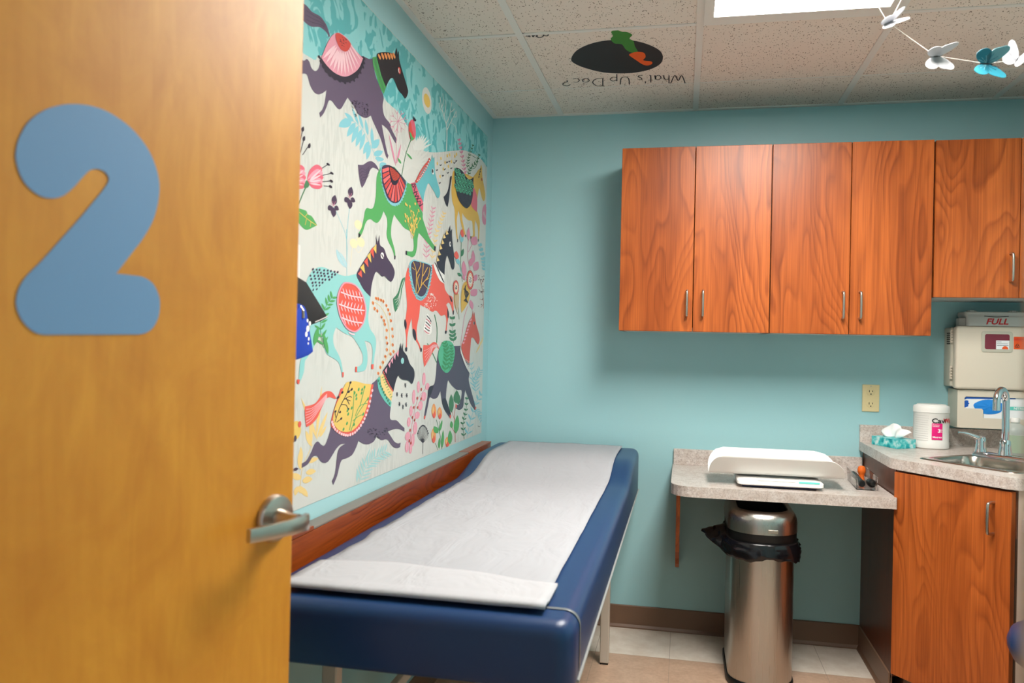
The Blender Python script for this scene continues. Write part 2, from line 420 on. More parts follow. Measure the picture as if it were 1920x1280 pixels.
STROKES = [[(0.8901, -0.3916), (0.8764, -0.4923), (0.863, -0.4257), (0.8504, -0.496), (0.8331, -0.3997)], [(0.8261, -0.4007), (0.8278, -0.4993)], [(0.8271, -0.4605), (0.8171, -0.4472), (0.8086, -0.4632), (0.8075, -0.5022)], [(0.775, -0.4581), (0.7857, -0.4517), (0.7961, -0.4748), (0.7896, -0.5048), (0.7771, -0.4921), (0.774, -0.4583), (0.7737, -0.5071)], [(0.7539, -0.4211), (0.7569, -0.4999), (0.7515, -0.5103)], [(0.7639, -0.4498), (0.7452, -0.4525)], [(0.7316, -0.4141), (0.734, -0.434)], [(0.7058, -0.4681), (0.7174, -0.4614), (0.7193, -0.4809), (0.7083, -0.4972), (0.7137, -0.5157), (0.7256, -0.5092)], [(0.6672, -0.407), (0.6689, -0.4832), (0.6546, -0.5038), (0.6396, -0.4874), (0.6302, -0.4123)], [(0.6202, -0.4572), (0.6271, -0.5444)], [(0.6213, -0.4712), (0.6044, -0.4594), (0.5957, -0.4843), (0.6085, -0.5077), (0.6235, -0.4991)], [(0.5584, -0.4033), (0.5676, -0.4983)], [(0.5649, -0.4024), (0.5328, -0.4119), (0.5225, -0.4573), (0.5417, -0.4973), (0.572, -0.4976)], [(0.496, -0.461), (0.511, -0.478), (0.5047, -0.5073), (0.4871, -0.4957), (0.4853, -0.4702), (0.496, -0.461)], [(0.4449, -0.4731), (0.4592, -0.4663), (0.4718, -0.4884), (0.4652, -0.513), (0.4495, -0.5077)], [(0.4287, -0.4414), (0.4129, -0.4239), (0.3986, -0.4408), (0.4053, -0.4643), (0.4203, -0.4766), (0.4226, -0.4926)], [(0.4262, -0.5138), (0.425, -0.5187)], [(0.3398, -1.0133), (0.3497, -0.9974), (0.3686, -0.9993)], [(0.346, -0.9785), (0.3596, -0.9911), (0.3524, -0.9727)], [(0.3641, -1.0048), (0.3593, -0.9697)], [(0.3708, -1.0009), (0.3706, -0.9699), (0.3812, -0.9974)], [(0.3691, -0.9819), (0.3885, -0.9866)], [(0.3797, -0.9685), (0.3982, -0.9996), (0.411, -0.988), (0.4015, -0.9652), (0.3879, -0.9624), (0.385, -0.9775)], [(0.3977, -0.9968), (0.4162, -0.9969), (0.4265, -0.9857), (0.4194, -0.9722), (0.4066, -0.9839)]]

bm = new(); flat(bm, on_ceiling(blob(OVAL), 1)); obj('painted_oval', bm, mat('oval_paint', (38, 42, 46), .7), t, label='dark painted oval')
bm = new(); flat(bm, on_ceiling(blob(CARROT), 3)); obj('painted_carrot', bm, mat('carrot_paint', (232, 96, 30), .7), t, label='orange painted carrot')
bm = new(); flat(bm, on_ceiling(blob(GREENS), 2)); obj('painted_carrot_top', bm, mat('green_paint', (58, 132, 52), .7), t, label='green painted carrot leaves')
bm = new()
for st in STROKES:
    cl = cat3([(x, y, 0) for x, y in st], 4)
    w_ = .0021; up = []; dn = []
    for i, p in enumerate(cl):
        tv = (cl[min(i+1, len(cl)-1)]-cl[max(i-1, 0)]).normalized(); up.append((p.x-tv.y*w_, p.y+tv.x*w_)); dn.append((p.x+tv.y*w_, p.y-tv.x*w_))
    for i in range(len(up)-1): flat(bm, on_ceiling([up[i], up[i+1], dn[i+1], dn[i]], 4))
obj('handwriting', bm, INK, t, label='black handwritten words')


# ------------------------------------------------------------------ wall mural
MUR_PAL = [(84, 168, 172), (216, 218, 212), (222, 226, 220), (98, 84, 108), (72, 60, 84), (80, 72, 94), (44, 38, 56), (36, 30, 40), (234, 160, 178), (250, 206, 214), (222, 104, 124), (220, 140, 168), (214, 78, 70), (240, 112, 110), (234, 96, 82), (214, 84, 70), (236, 150, 84), (240, 160, 96), (84, 168, 96), (70, 128, 90), (88, 186, 146), (62, 128, 92), (64, 150, 96), (134, 200, 212), (176, 214, 222), (106, 188, 196), (108, 196, 182), (146, 210, 208), (166, 212, 212), (236, 200, 104), (240, 208, 136), (222, 178, 74), (204, 160, 92), (240, 224, 184), (186, 72, 58), (240, 240, 236), (92, 84, 104)]
MUR = """S0,,1946 1963 1858 1991 1590 2078 1519 2068 1426 2018 1361 2011 1287 2008 1183 1983 1135 1974 1071 1946 926 1968 688 2030 483 2080 248 2105 107 2092 107 2092 107 2235 107 2235 2500 2235 2500 2235 2500 1963 2500 1963
F1,17.8 6,1152 1868 1307 1805
F1,17.8 6,1152 1868 1317 1822
F1,17.8 6,1152 1868 1318 1842
F1,17.8 6,1152 1868 1310 1863
F1,17.9 6,1152 1868 1294 1884
F1,18.1 6,1152 1868 1270 1905
F1,18.3 6.1,1152 1868 1240 1925
F1,18.5 6.1,1152 1868 1216 1939
F1,18.8 6.2,1152 1868 1166 1954
F1,19.2 6.2,1152 1868 1112 1966
F1,19.5 6.3,1152 1868 1060 1972
F1,19.9 6.3,1152 1868 1010 1973
F1,20.2 6.4,1152 1868 967 1967
F1,20.4 6.4,1152 1868 935 1956
F1,20.5 6.4,1152 1868 914 1939
F1,20.5 6.4,1152 1868 908 1917
F1,20.5 6.4,1152 1868 916 1892
F2,16.7 5.4,1132 1926 1145 1946
F2,16.9 5.5,1127 1927 1122 1966
F2,17.1 5.5,1122 1928 1098 1982
F2,17.2 5.5,1117 1929 1074 1994
F2,17.4 5.5,1112 1930 1049 2002
F2,17.6 5.6,1107 1932 1023 2007
F2,17.8 5.6,1103 1933 997 2008
F2,18 5.6,1098 1934 970 2004
F2,18.2 5.7,1093 1935 942 1996
L23,4.2 1.6,1457 1813 1524 1849 1578 1876 1645 1884 1708 1876
F23,35.8 14.4,1645 1884 1709 1890
F23,45.6 18.6,1661 1883 1744 1843
F23,31.5 12.6,1633 1884 1690 1830
F23,29.1 11.5,1612 1881 1658 1821
F23,29.7 11.6,1587 1878 1629 1817
F23,27 10.5,1565 1872 1600 1814
F23,24.2 9.6,1612 1883 1659 1919
F23,25 9.7,1578 1879 1615 1919
F23,26 9.9,1543 1871 1563 1913
F23,26.9 10.1,1506 1850 1514 1903
F23,29.4 11.3,1533 1857 1574 1810
F23,42.3 15.7,1510 1842 1452 1883
F23,37.4 13.8,1495 1825 1421 1855
F23,29.9 11.3,1524 1849 1548 1800
F23,34 12.5,1481 1818 1410 1833
F23,32.8 11.9,1447 1805 1390 1825
L23,3.1 1.3,1762 1627 1716 1594 1675 1552 1671 1480 1662 1391
L23,3.1 1.3,1660 1647 1670 1601 1675 1549
D33,28.5 13,1597 1605
D33,27.5 13,1627 1549
D33,29 13.5,1577 1559
L33,2.5 1,1596 1599 1561 1581 1627 1555 1647 1482
L33,2.5 1,1627 1549 1592 1527 1551 1555
L11,4.1 1.2,981 1573 975 1623 958 1673 931 1724 908 1772
F11,11.8 3.7,980 1581 1022 1592
F11,12.2 3.7,980 1581 934 1600
F11,11.8 3.7,978 1598 1018 1609
F11,12.2 3.7,978 1598 933 1617
F11,11.9 3.7,976 1615 1015 1625
F11,12.2 3.7,976 1615 932 1633
F11,11.9 3.7,972 1631 1007 1643
F11,12.2 3.7,972 1631 926 1649
F11,12 3.7,966 1648 1000 1659
F11,12.3 3.8,966 1648 922 1665
F11,12 3.7,961 1664 994 1675
F11,12.3 3.8,961 1664 918 1681
F11,12.1 3.7,953 1681 983 1692
F11,12.4 3.8,953 1681 909 1697
F11,12.2 3.7,944 1698 973 1709
F11,12.5 3.8,944 1698 902 1713
F11,12.2 3.7,935 1715 963 1725
F11,12.5 3.8,935 1715 894 1730
F11,12.3 3.8,927 1732 954 1741
F11,12.6 3.8,927 1732 888 1747
F11,12.4 3.8,919 1748 946 1757
F11,12.6 3.8,919 1748 881 1763
F11,12.4 3.8,912 1764 937 1772
F11,12.7 3.8,912 1764 875 1778
L30,4.4 1.3,910 1577 893 1633 864 1689 812 1736 770 1776
F30,14.5 4.4,907 1587 940 1598
F30,14.9 4.5,907 1587 865 1603
F30,14.6 4.4,900 1608 932 1618
F30,14.9 4.5,900 1608 860 1623
F30,14.7 4.4,894 1628 925 1638
F30,15 4.5,894 1628 855 1643
F30,14.8 4.4,885 1648 912 1659
F30,15.1 4.5,885 1648 844 1662
F30,14.9 4.5,875 1669 901 1678
F30,15.2 4.5,875 1669 835 1682
F30,15 4.5,864 1689 882 1701
F30,15.3 4.5,864 1689 821 1700
F30,15.2 4.5,846 1706 862 1718
F30,15.5 4.6,846 1706 803 1717
F30,15.4 4.5,827 1723 843 1734
F30,15.7 4.6,827 1723 785 1733
F30,15.6 4.6,809 1739 825 1750
F30,15.9 4.6,809 1739 769 1750
F30,15.7 4.6,793 1754 809 1764
F30,16 4.6,793 1754 755 1764
F30,15.9 4.6,778 1768 793 1778
F30,16.2 4.6,778 1768 740 1779
L21,11.4 3.4,944 1275 879 1239 825 1204
L21,6.1 1.8,814 989 768 936 733 869
L21,4.6 1.3,772 980 776 932
L21,4.5 1.3,818 901 786 871
L34,7 1.9,545 875 558 933 566 991 548 1028
L34,5.1 1.4,557 914 601 942 615 962
L34,5.1 1.4,560 962 612 1013
L23,8.3 2.1,362 874 309 940 223 1011 120 1052
F23,27 7.1,351 888 409 920
F23,28.1 7.2,351 888 259 894
F23,27.4 7.1,328 916 384 946
F23,28.5 7.2,328 916 240 923
F23,27.8 7.2,303 945 349 974
F23,28.9 7.3,303 945 213 949
F23,28.4 7.2,267 975 311 1002
F23,29.4 7.4,267 975 180 980
F23,29 7.3,230 1006 273 1031
F23,30 7.4,230 1006 147 1011
F23,29.8 7.4,187 1025 210 1051
F23,30.7 7.5,187 1025 99 1024
F23,30.6 7.5,143 1043 165 1068
F23,31.4 7.6,143 1043 58 1043
L23,6.4 1.6,228 1058 233 1121 151 1160
F23,20.5 5.2,228 1066 309 1091
F23,21.4 5.3,228 1066 148 1084
F23,20.5 5.2,230 1082 307 1106
F23,21.4 5.3,230 1082 153 1099
F23,20.5 5.2,231 1097 305 1120
F23,21.4 5.3,231 1097 158 1114
F23,20.5 5.2,232 1113 302 1134
F23,21.3 5.3,232 1113 163 1130
F23,20.9 5.2,223 1126 252 1153
F23,21.6 5.3,223 1126 129 1129
F23,21.1 5.2,203 1135 231 1161
F23,21.8 5.3,203 1135 113 1138
F23,21.3 5.3,182 1145 209 1170
F23,22 5.4,182 1145 97 1148
F23,21.6 5.3,162 1155 187 1178
F23,22.2 5.4,162 1155 80 1158
L23,6.5 1.6,242 986 155 958 108 922
F23,19.3 4.8,228 982 141 978
F23,18.9 4.7,228 982 222 956
F23,19.6 4.8,199 972 116 969
F23,19.2 4.8,199 972 194 948
F23,19.9 4.8,170 963 91 960
F23,19.5 4.8,170 963 165 940
F23,20 4.9,147 953 82 940
F23,19.6 4.8,147 953 176 937
F23,20.2 4.9,132 941 70 929
F23,19.7 4.8,132 941 158 926
F23,20.3 4.9,116 929 59 917
F23,19.9 4.9,116 929 141 915
L23,6.1 1.5,250 1080 296 1144 321 1195
F23,18.2 4.6,259 1093 338 1111
F23,18.8 4.7,259 1093 206 1113
F23,18 4.6,278 1118 350 1134
F23,18.6 4.7,278 1118 229 1137
F23,17.9 4.6,296 1144 359 1159
F23,18.4 4.7,296 1144 246 1160
F23,17.8 4.6,306 1164 364 1178
F23,18.3 4.6,306 1164 261 1180
F23,17.7 4.6,316 1185 368 1197
F23,18.2 4.6,316 1185 275 1199
F30,21.3 5.3,161 1272 243 1235
F30,21.4 5.3,161 1272 215 1253
F30,21.6 5.3,161 1272 187 1271
F30,21.8 5.3,161 1272 158 1289
F30,21.9 5.3,161 1272 128 1297
F30,22.1 5.4,161 1272 99 1316
L23,3.2 1.3,1670 1456 1672 1499 1679 1581
F24,47 19.4,1674 1476 1743 1519
L30,4.1 1.5,1461 1395 1411 1383 1357 1352 1334 1308 1325 1251 1380 1206 1418 1163
L1,2.3 0.8,1172 1126 1170 1099
L1,2.2 0.8,1249 1101 1248 1074
L1,2.3 0.8,1204 1094 1203 1067
L1,2.4 0.8,1155 1092 1153 1065
L1,2.2 0.8,1225 1068 1223 1041
L1,2.3 0.8,1191 1056 1189 1029
L1,2.4 0.8,1160 1061 1158 1034
L30,2.6 1.2,1831 1026 1860 1070 1900 1096
F30,3.3 1.5,1860 1070 1865 1070
F30,3.3 1.5,1860 1070 1859 1073
F30,19.3 8.7,1831 1026 1926 1138
F30,17.6 7.7,1838 1030 1811 1161
F30,20.8 9,1831 1029 1773 1092
F30,23.2 10.5,1863 1012 1898 1056
F30,18.1 7.9,1818 1030 1778 1056
F30,19.5 8.8,1864 1018 1873 1077
F30,22.2 10.2,1918 962 1932 1003
F30,22.3 10.3,1919 976 1921 1019
F30,29 12.9,1887 977 1822 977
F30,32.7 14.7,1892 952 1834 946
F30,36 16.3,1910 935 1853 929
F30,30.3 14.1,1917 939 1966 960
F30,27.3 12.6,1928 924 1903 902
F30,26.7 12.4,1934 925 1945 904
F30,25.3 11.6,1916 919 1877 889
L30,3.2 1.4,1921 906 1917 939 1906 971 1857 1017
L28,4.7 1.8,1550 874 1500 911 1427 929 1339 935
F28,12.1 4.7,1544 879 1572 917
F28,12.6 4.8,1544 879 1464 876
F28,12.2 4.7,1532 888 1559 925
F28,12.7 4.8,1532 888 1453 885
F28,12.3 4.8,1519 897 1546 934
F28,12.8 4.9,1519 897 1442 895
F28,12.5 4.8,1506 906 1532 942
F28,13 4.9,1506 906 1431 904
F28,12.8 4.8,1491 913 1490 948
F28,13.2 4.9,1491 913 1410 898
F28,12.9 4.9,1473 917 1472 951
F28,13.3 5,1473 917 1394 903
F28,13.1 4.9,1455 922 1454 955
F28,13.5 5,1455 922 1377 908
F28,13.3 5,1437 926 1435 958
F28,13.7 5,1437 926 1360 913
F28,13.6 5,1417 929 1395 958
F28,13.9 5.1,1417 929 1343 908
F28,13.9 5.1,1395 931 1374 959
F28,14.2 5.1,1395 931 1323 910
F28,14.1 5.1,1373 933 1353 959
F28,14.4 5.1,1373 933 1303 913
F28,14.4 5.1,1350 935 1331 960
F28,14.6 5.2,1350 935 1283 915
F28,13.7 5.4,1567 874 1565 913
F28,10.9 4.1,1518 917 1467 965
S3,,1951 1946 1936 1955 1921 1953 1911 1943 1891 1941 1872 1953 1860 1977 1844 1995 1844 1995 1590 2084 1590 2084 1547 2091 1521 2102 1521 2102 1496 2062 1461 2039 1426 2018 1432 1992 1426 1972 1408 1960 1367 1953 1351 1939 1303 1920 1303 1920 1312 1905 1312 1905 1339 1913 1386 1930 1436 1932 1436 1932 1420 1907 1387 1861 1374 1853 1374 1853 1383 1840 1383 1840 1401 1849 1438 1884 1472 1904 1506 1922 1524 1934 1524 1934 1563 1916 1614 1912 1648 1925 1691 1936 1691 1936 1710 1916 1732 1894 1750 1888 1772 1892 1791 1897 1808 1892 1821 1872 1837 1851 1856 1836 1856 1836 1862 1846 1862 1846 1844 1860 1832 1880 1823 1915 1823 1915 1846 1900 1869 1890 1892 1888 1915 1898 1928 1914 1937 1918 1950 1915 1950 1915 1991 1899 1991 1899 1993 1937 1993 1937
S3,,1976 2078 1976 2078 1942 2081 1914 2078 1869 2085 1842 2081 1824 2073 1810 2058 1810 2058 1816 2052 1816 2052 1830 2059 1868 2058 1912 2042 1940 2038 1974 2040 1974 2040
D2,54.5 44.5,1010 2131
L2,9 2.6,759 2015 760 2099 806 2136 839 2166 856 2191
L2,6.4 1.8,760 2091 712 2135 635 2202
L2,6.3 1.8,774 2114 730 2153 702 2215
L2,6 1.7,799 2133 779 2183 796 2200
L2,5.8 1.7,815 2146 852 2149 861 2168
L2,6.6 1.8,712 2135 647 2139 620 2120
L2,6.6 1.8,674 2168 633 2180 638 2197
L2,5.9 1.7,831 2159 811 2192 824 2214
L2,6.5 1.8,707 2177 660 2204
L19,5.6 1.9,1169 1953 1213 1900 1238 1849 1252 1815
L11,3.3 1.1,1296 1980 1230 2008
L11,3.4 1.1,1245 2001 1209 2009
L11,3.3 1.1,1245 2001 1222 2020
L11,3.2 1.1,1296 1980 1262 2015
L11,3.3 1.1,1270 2007 1240 2023
L11,3.3 1.1,1270 2007 1271 2022
L11,3.2 1.1,1296 1980 1309 2005
L11,3.2 1.1,1306 1999 1296 2017
L11,3.1 1.1,1306 1999 1328 2005
L11,3.1 1.1,1296 1980 1349 1984
L11,3.1 1.1,1337 1983 1349 1993
L11,3.1 1.1,1337 1983 1369 1977
L11,3.1 1.1,1296 1980 1363 1961
L11,3 1.1,1348 1965 1377 1965
L11,3 1.1,1348 1965 1376 1951
L11,3.1 1.1,1296 1980 1346 1947
L11,3.1 1.1,1335 1954 1367 1943
L11,3.1 1.1,1335 1954 1346 1937
L11,3.2 1.1,1296 1980 1306 1948
L11,3.1 1.1,1303 1955 1324 1938
L11,3.2 1.1,1303 1955 1291 1944
L11,3.2 1.1,1296 1980 1259 1964
L11,3.3 1.1,1268 1967 1266 1952
L11,3.3 1.1,1268 1967 1236 1967
L11,3.3 1.1,1296 1980 1228 1988
L11,3.3 1.1,1244 1986 1220 1980
L11,3.4 1.1,1244 1986 1209 1998
L11,3.2 1.1,1296 1980 1308 1917 1308 1843
F11,16.4 5.8,1308 1834 1376 1920
F11,15 5.2,1303 1842 1264 1915
F18,25.9 8.9,1260 1852 1294 1865
S10,,1919 1665 1908 1692 1870 1715 1838 1711 1855 1690 1893 1665
S8,,1919 1665 1900 1686 1864 1705 1833 1701 1855 1682 1893 1662
S10,,1919 1665 1892 1679 1858 1695 1829 1691 1855 1674 1893 1659
S8,,1919 1665 1883 1673 1853 1685 1832 1679 1854 1666 1893 1656
S10,,1919 1665 1875 1666 1847 1675 1835 1667 1854 1657 1893 1653
L19,4.8 2.2,1924 1650 1947 1620 1964 1595
S10,,2008 1647 1997 1673 1963 1694 1934 1691 1950 1670 1984 1647
S8,,2008 1647 1990 1667 1958 1684 1929 1681 1949 1663 1984 1644
S10,,2008 1647 1983 1660 1952 1675 1925 1671 1949 1655 1984 1641
S8,,2008 1647 1975 1654 1947 1666 1928 1659 1949 1647 1984 1638
S10,,2008 1647 1968 1648 1942 1656 1932 1648 1948 1639 1984 1636
L19,4.4 2.1,2013 1633 2034 1605 2049 1581
L6,3 1.4,1976 1712 1946 1786
F6,13.3 6.1,1952 1775 1944 1790
L6,3 1.4,1958 1724 1939 1765
F6,13.3 6.1,1945 1754 1937 1769
L6,3.1 1.4,1946 1721 1911 1755
F6,13.7 6.2,1916 1744 1908 1759
F4,33.2 14,1766 1632 1756 1660
F4,32.4 13.8,1771 1627 1798 1614
F4,33 13.9,1765 1626 1764 1600
F4,33.6 14.1,1760 1629 1731 1625
F4,36.4 14.6,1662 1673 1651 1702
F4,35.6 14.5,1667 1667 1697 1653
F4,36.3 14.6,1661 1666 1660 1639
F4,37 14.7,1656 1669 1623 1666
S18,,1976 1590 1976 1590 1946 1591 1921 1591 1912 1584 1889 1582 1859 1565 1859 1565 1878 1558 1913 1546 1938 1548 1974 1563 1974 1563
S18,,1432 1807 1432 1807 1421 1811 1320 1829 1320 1829 1202 1806 1202 1806 1185 1805 1160 1807 1160 1807 1139 1786 1101 1763 1052 1739 1029 1730 1026 1712 989 1684 946 1655 893 1637 871 1633 871 1633 873 1614 873 1614 902 1619 965 1634 1026 1648 1067 1656 1067 1656 1078 1635 1081 1610 1091 1588 1106 1573 1133 1565 1169 1566 1198 1566 1198 1566 1196 1579 1196 1579 1161 1581 1126 1587 1117 1603 1124 1629 1139 1653 1139 1653 1174 1650 1218 1652 1260 1663 1294 1673 1314 1680 1314 1680 1332 1651 1338 1625 1333 1604 1312 1582 1296 1561 1293 1541 1293 1541 1303 1541 1303 1541 1310 1557 1327 1571 1363 1592 1376 1612 1371 1637 1378 1660 1406 1676 1406 1676 1423 1653 1450 1634 1478 1631 1506 1635 1532 1628 1548 1615 1563 1593 1584 1573 1595 1570 1595 1570 1597 1581 1597 1581 1576 1599 1559 1631 1553 1650 1538 1663 1508 1665 1488 1674 1476 1694 1470 1724 1469 1765 1452 1790
S3,,1610 1772 1610 1772 1574 1780 1542 1795 1512 1804 1481 1803 1460 1796 1450 1789 1450 1789 1474 1790 1501 1787 1521 1775 1540 1751 1558 1729 1578 1713 1578 1713 1593 1727 1604 1750
S31,,673 1937 655 1959 623 1975 623 1975 358 1995 358 1995 305 2024 274 2043 235 2061 220 2081 220 2081 202 2069 194 2037 171 2009 132 1966 138 1939 163 1927 190 1934 217 1954 240 1970 258 1951 279 1906 284 1873 249 1850 222 1826 220 1801 225 1764 235 1740 235 1740 248 1736 248 1736 247 1773 261 1799 303 1819 303 1819 309 1788 302 1753 312 1738 343 1728 377 1727 377 1727 375 1737 375 1737 337 1747 339 1772 357 1805 418 1800 477 1806 514 1815 514 1815 512 1789 480 1756 457 1732 457 1732 468 1729 468 1729 509 1752 539 1777 555 1801 573 1815 573 1815 594 1780 592 1751 583 1722 574 1699 574 1699 584 1696 584 1696 603 1723 620 1765 630 1811 665 1838 681 1878
F29,18 5.3,873 1933 871 1947
L1,2.2 0.7,873 1935 876 1915
F6,9 2.7,876 1912 863 1921
F6,8.9 2.7,878 1910 885 1916
F29,18.5 5.4,829 1962 826 1976
L1,2.3 0.7,829 1963 832 1944
F6,9.3 2.7,832 1940 818 1949
F6,9.2 2.7,834 1938 842 1944
F29,19.5 5.6,747 1991 744 2005
L1,2.4 0.7,747 1992 750 1972
F6,9.8 2.8,750 1969 736 1978
F6,9.7 2.8,752 1967 760 1973
F29,19.9 5.6,716 2001 714 2016
L1,2.5 0.7,716 2003 720 1983
F6,10 2.8,719 1979 705 1989
F6,9.9 2.8,722 1977 730 1983
F29,19.2 5.5,775 1958 772 1973
L1,2.4 0.7,775 1960 778 1940
F6,9.6 2.8,778 1936 764 1946
F6,9.5 2.7,780 1934 788 1940
F29,20.2 5.7,689 1981 686 1996
L1,2.5 0.7,689 1982 693 1962
F6,10.1 2.8,692 1958 678 1968
F6,10 2.8,695 1956 703 1962
F29,18.9 5.5,797 1929 794 1943
L1,2.4 0.7,797 1931 800 1911
F6,9.5 2.7,800 1907 786 1916
F6,9.4 2.7,802 1905 810 1912
F29,19.7 5.6,731 1953 729 1968
L1,2.5 0.7,731 1955 735 1935
F6,9.9 2.8,735 1932 720 1941
F6,9.8 2.8,737 1930 745 1936
F29,18.4 5.4,835 1893 833 1907
L1,2.3 0.7,836 1895 839 1875
F6,9.2 2.7,838 1872 825 1881
F6,9.2 2.7,841 1870 848 1876
F29,21.1 5.8,621 2025 618 2041
L1,2.6 0.7,621 2027 624 2006
F6,10.6 2.9,624 2002 609 2013
F6,10.5 2.9,627 2000 635 2007
F29,20.8 5.7,646 2012 643 2027
L1,2.6 0.7,646 2014 650 1993
F6,10.4 2.9,650 1989 634 1999
F6,10.3 2.9,652 1987 660 1994
S14,,1173 1526 1137 1550 1137 1550 921 1559 921 1559 869 1570 869 1570 826 1540 751 1507 751 1507 738 1485 692 1467 639 1462 621 1442 611 1408 611 1408 622 1393 622 1393 643 1419 682 1436 718 1426 718 1426 688 1408 685 1379 698 1349 707 1315 707 1315 722 1319 722 1319 711 1361 730 1385 787 1381 843 1397 896 1391 948 1400 1035 1409 1035 1409 1044 1369 1065 1331 1062 1293 1031 1271 1009 1248 1009 1248 1021 1247 1021 1247 1049 1271 1085 1289 1107 1311 1124 1359 1124 1359 1149 1325 1163 1292 1164 1256 1164 1256 1177 1249 1177 1249 1174 1292 1187 1324 1184 1356 1172 1397 1184 1439 1197 1481
S21,,1198 1492 1198 1492 1229 1482 1248 1456 1267 1434 1307 1414 1307 1414 1299 1390 1283 1373 1283 1373 1254 1392 1235 1418 1222 1454 1199 1481 1199 1481
L21,8.3 2.2,491 1534 521 1590 524 1634 518 1702
L21,6.5 1.8,528 1376 549 1432 586 1496
L23,8.2 2.2,546 1599 502 1560
L11,7.1 1.8,411 1716 414 1646 374 1595
L11,7.2 1.8,347 1705 407 1666
L11,6.9 1.8,396 1436 445 1392 474 1323 502 1256
L23,6.1 1.5,103 1611 139 1662 215 1727
F23,49 11.8,108 1618 168 1624
F23,50.4 12,108 1618 65 1638
F23,48.8 11.8,119 1633 175 1638
F23,50.1 11.9,119 1633 78 1652
F23,48.6 11.7,129 1647 182 1652
F23,49.8 11.9,129 1647 90 1666
F23,48.3 11.7,139 1662 192 1664
F23,49.4 11.8,139 1662 108 1680
F23,47.8 11.6,161 1681 211 1683
F23,48.8 11.8,161 1681 132 1698
F23,47.3 11.6,183 1699 229 1701
F23,48.2 11.7,183 1699 156 1715
F23,46.8 11.5,204 1718 247 1719
F23,47.6 11.6,204 1718 180 1733
L34,6 1.5,119 1440 135 1508 180 1555 232 1584
L34,6 1.5,146 1508 217 1522
L34,6 1.5,133 1479 193 1480
L34,6.1 1.5,169 1546 131 1578
L34,6.1 1.5,127 1459 170 1442
D6,6 3,138 1541
D6,6 3,127 1573
D6,6.5 3,138 1483
D6,6.5 3,124 1525
D6,5.5 2.5,215 1584
D6,6 3,167 1569
D6,6 3,157 1583
D6,6.5 3,139 1564
D6,6 3,223 1564
D6,6 3,170 1512
D6,5.5 3,183 1568
D6,6 2.5,162 1455
D6,6 2.5,156 1457
D6,6 3,211 1446
D6,6 3,122 1518
D6,6 3,163 1516
D6,6 3,126 1589
D6,6 3,150 1516
D11,44.5 29,139 1851
F11,86.4 20.7,119 1922 160 1835
S5,,813 1239 792 1261 792 1261 618 1266 618 1266 497 1268 497 1268 456 1217 350 1193 350 1193 346 1145 354 1120 310 1073 256 1023 217 984 217 984 242 983 242 983 305 1011 367 1050 408 1080 408 1080 424 1049 439 1010 493 1002 547 1011 547 1011 548 1028 548 1028 504 1025 470 1052 467 1081 536 1087 606 1106 670 1132 670 1132 687 1101 692 1056 657 1021 617 990 617 990 633 980 633 980 696 1010 738 1040 772 1094 772 1094 808 1072 859 1070 902 1077 921 1049 952 1002 952 1002 965 1008 965 1008 954 1038 930 1079 919 1112 884 1119 849 1126 832 1160 825 1204
S14,,800 1256 800 1256 831 1276 874 1280 923 1269 990 1269 990 1269 994 1232 974 1190 974 1190 932 1210 886 1239 837 1261 804 1254 804 1254
L21,5 1.4,602 1280 622 1317 631 1387
F21,36.5 10.2,606 1287 669 1301
F21,37.7 10.4,606 1287 560 1307
F21,36.4 10.2,614 1302 672 1314
F21,37.5 10.3,614 1302 571 1321
F21,36.3 10.2,622 1317 671 1330
F21,37.4 10.3,622 1317 576 1333
F21,36.3 10.2,626 1345 670 1356
F21,37.2 10.3,626 1345 583 1360
F21,36.3 10.1,629 1373 670 1383
F21,37.1 10.3,629 1373 591 1386
L21,8.8 2.6,831 1278 831 1335 867 1382
S35,,951 1382 908 1350 898 1316 932 1306 973 1313 994 1325 976 1352
L11,5.1 1.6,1116 904 1098 989 1042 1077 926 1121
D8,19 23,975 1148
D8,15.5 20.5,1035 1122
D8,17.5 25,1083 1090
D8,24.5 13,933 1119
D8,29.5 16.5,971 1085
D8,26 16.5,1008 1055
D8,17 18,1108 1044
D8,28 13,1041 1024
D8,19 16,1129 1008
D8,22.5 22.5,1060 981
D8,26 15,1138 961
D8,19.5 22.5,1083 943
D8,19 19.5,1142 926
D8,17 16,1105 914
L6,4 1.3,970 881 970 919
L6,2.7 0.9,970 919 918 932 911 948
D6,5.5 3.5,911 948
L6,2.7 0.8,970 919 925 937 919 957
D6,5.5 4,919 957
L6,2.7 0.8,970 919 933 941 929 965
D6,5.5 4,929 965
L6,2.7 0.8,970 919 942 945 940 971
D6,5.5 4,940 971
L6,2.7 0.8,970 919 952 948 951 976
D6,5.5 4,951 976
L6,2.7 0.8,970 919 962 951 963 980
D6,5.5 3.5,963 980
L6,2.7 0.8,970 919 972 952 974 982
D6,5.5 3.5,974 982
L6,2.7 0.8,970 919 983 953 986 982
D6,5 4,986 982
L6,2.7 0.8,970 919 992 952 997 980
D6,5 3.5,997 980
L6,2.6 0.8,970 919 1002 951 1008 977
D6,5.5 3.5,1008 977
L6,2.6 0.8,970 919 1010 949 1017 973
D6,5 4,1017 973
L6,2.6 0.8,970 919 1017 947 1025 967
D6,5 3.5,1025 967
L6,2.6 0.8,970 919 1023 943 1032 960
D6,5.5 3.5,1032 960
S17,,875 1035 851 1052 823 1034 818 1007 847 997 871 1014
S17,,802 1021 776 1034 747 1019 742 996 772 987 797 1003
S17,,873 945 848 961 821 942 816 915 844 904 869 923
S17,,693 898 665 908 634 893 629 874 662 869 688 883
F18,59.3 17.7,791 936 845 967
F18,34 9.9,769 940 738 982
F18,37.7 10.9,730 873 723 942
F18,30.6 9,771 874 770 918
F18,66.9 18.8,621 874 629 931
F18,81.3 22.2,539 908 524 983
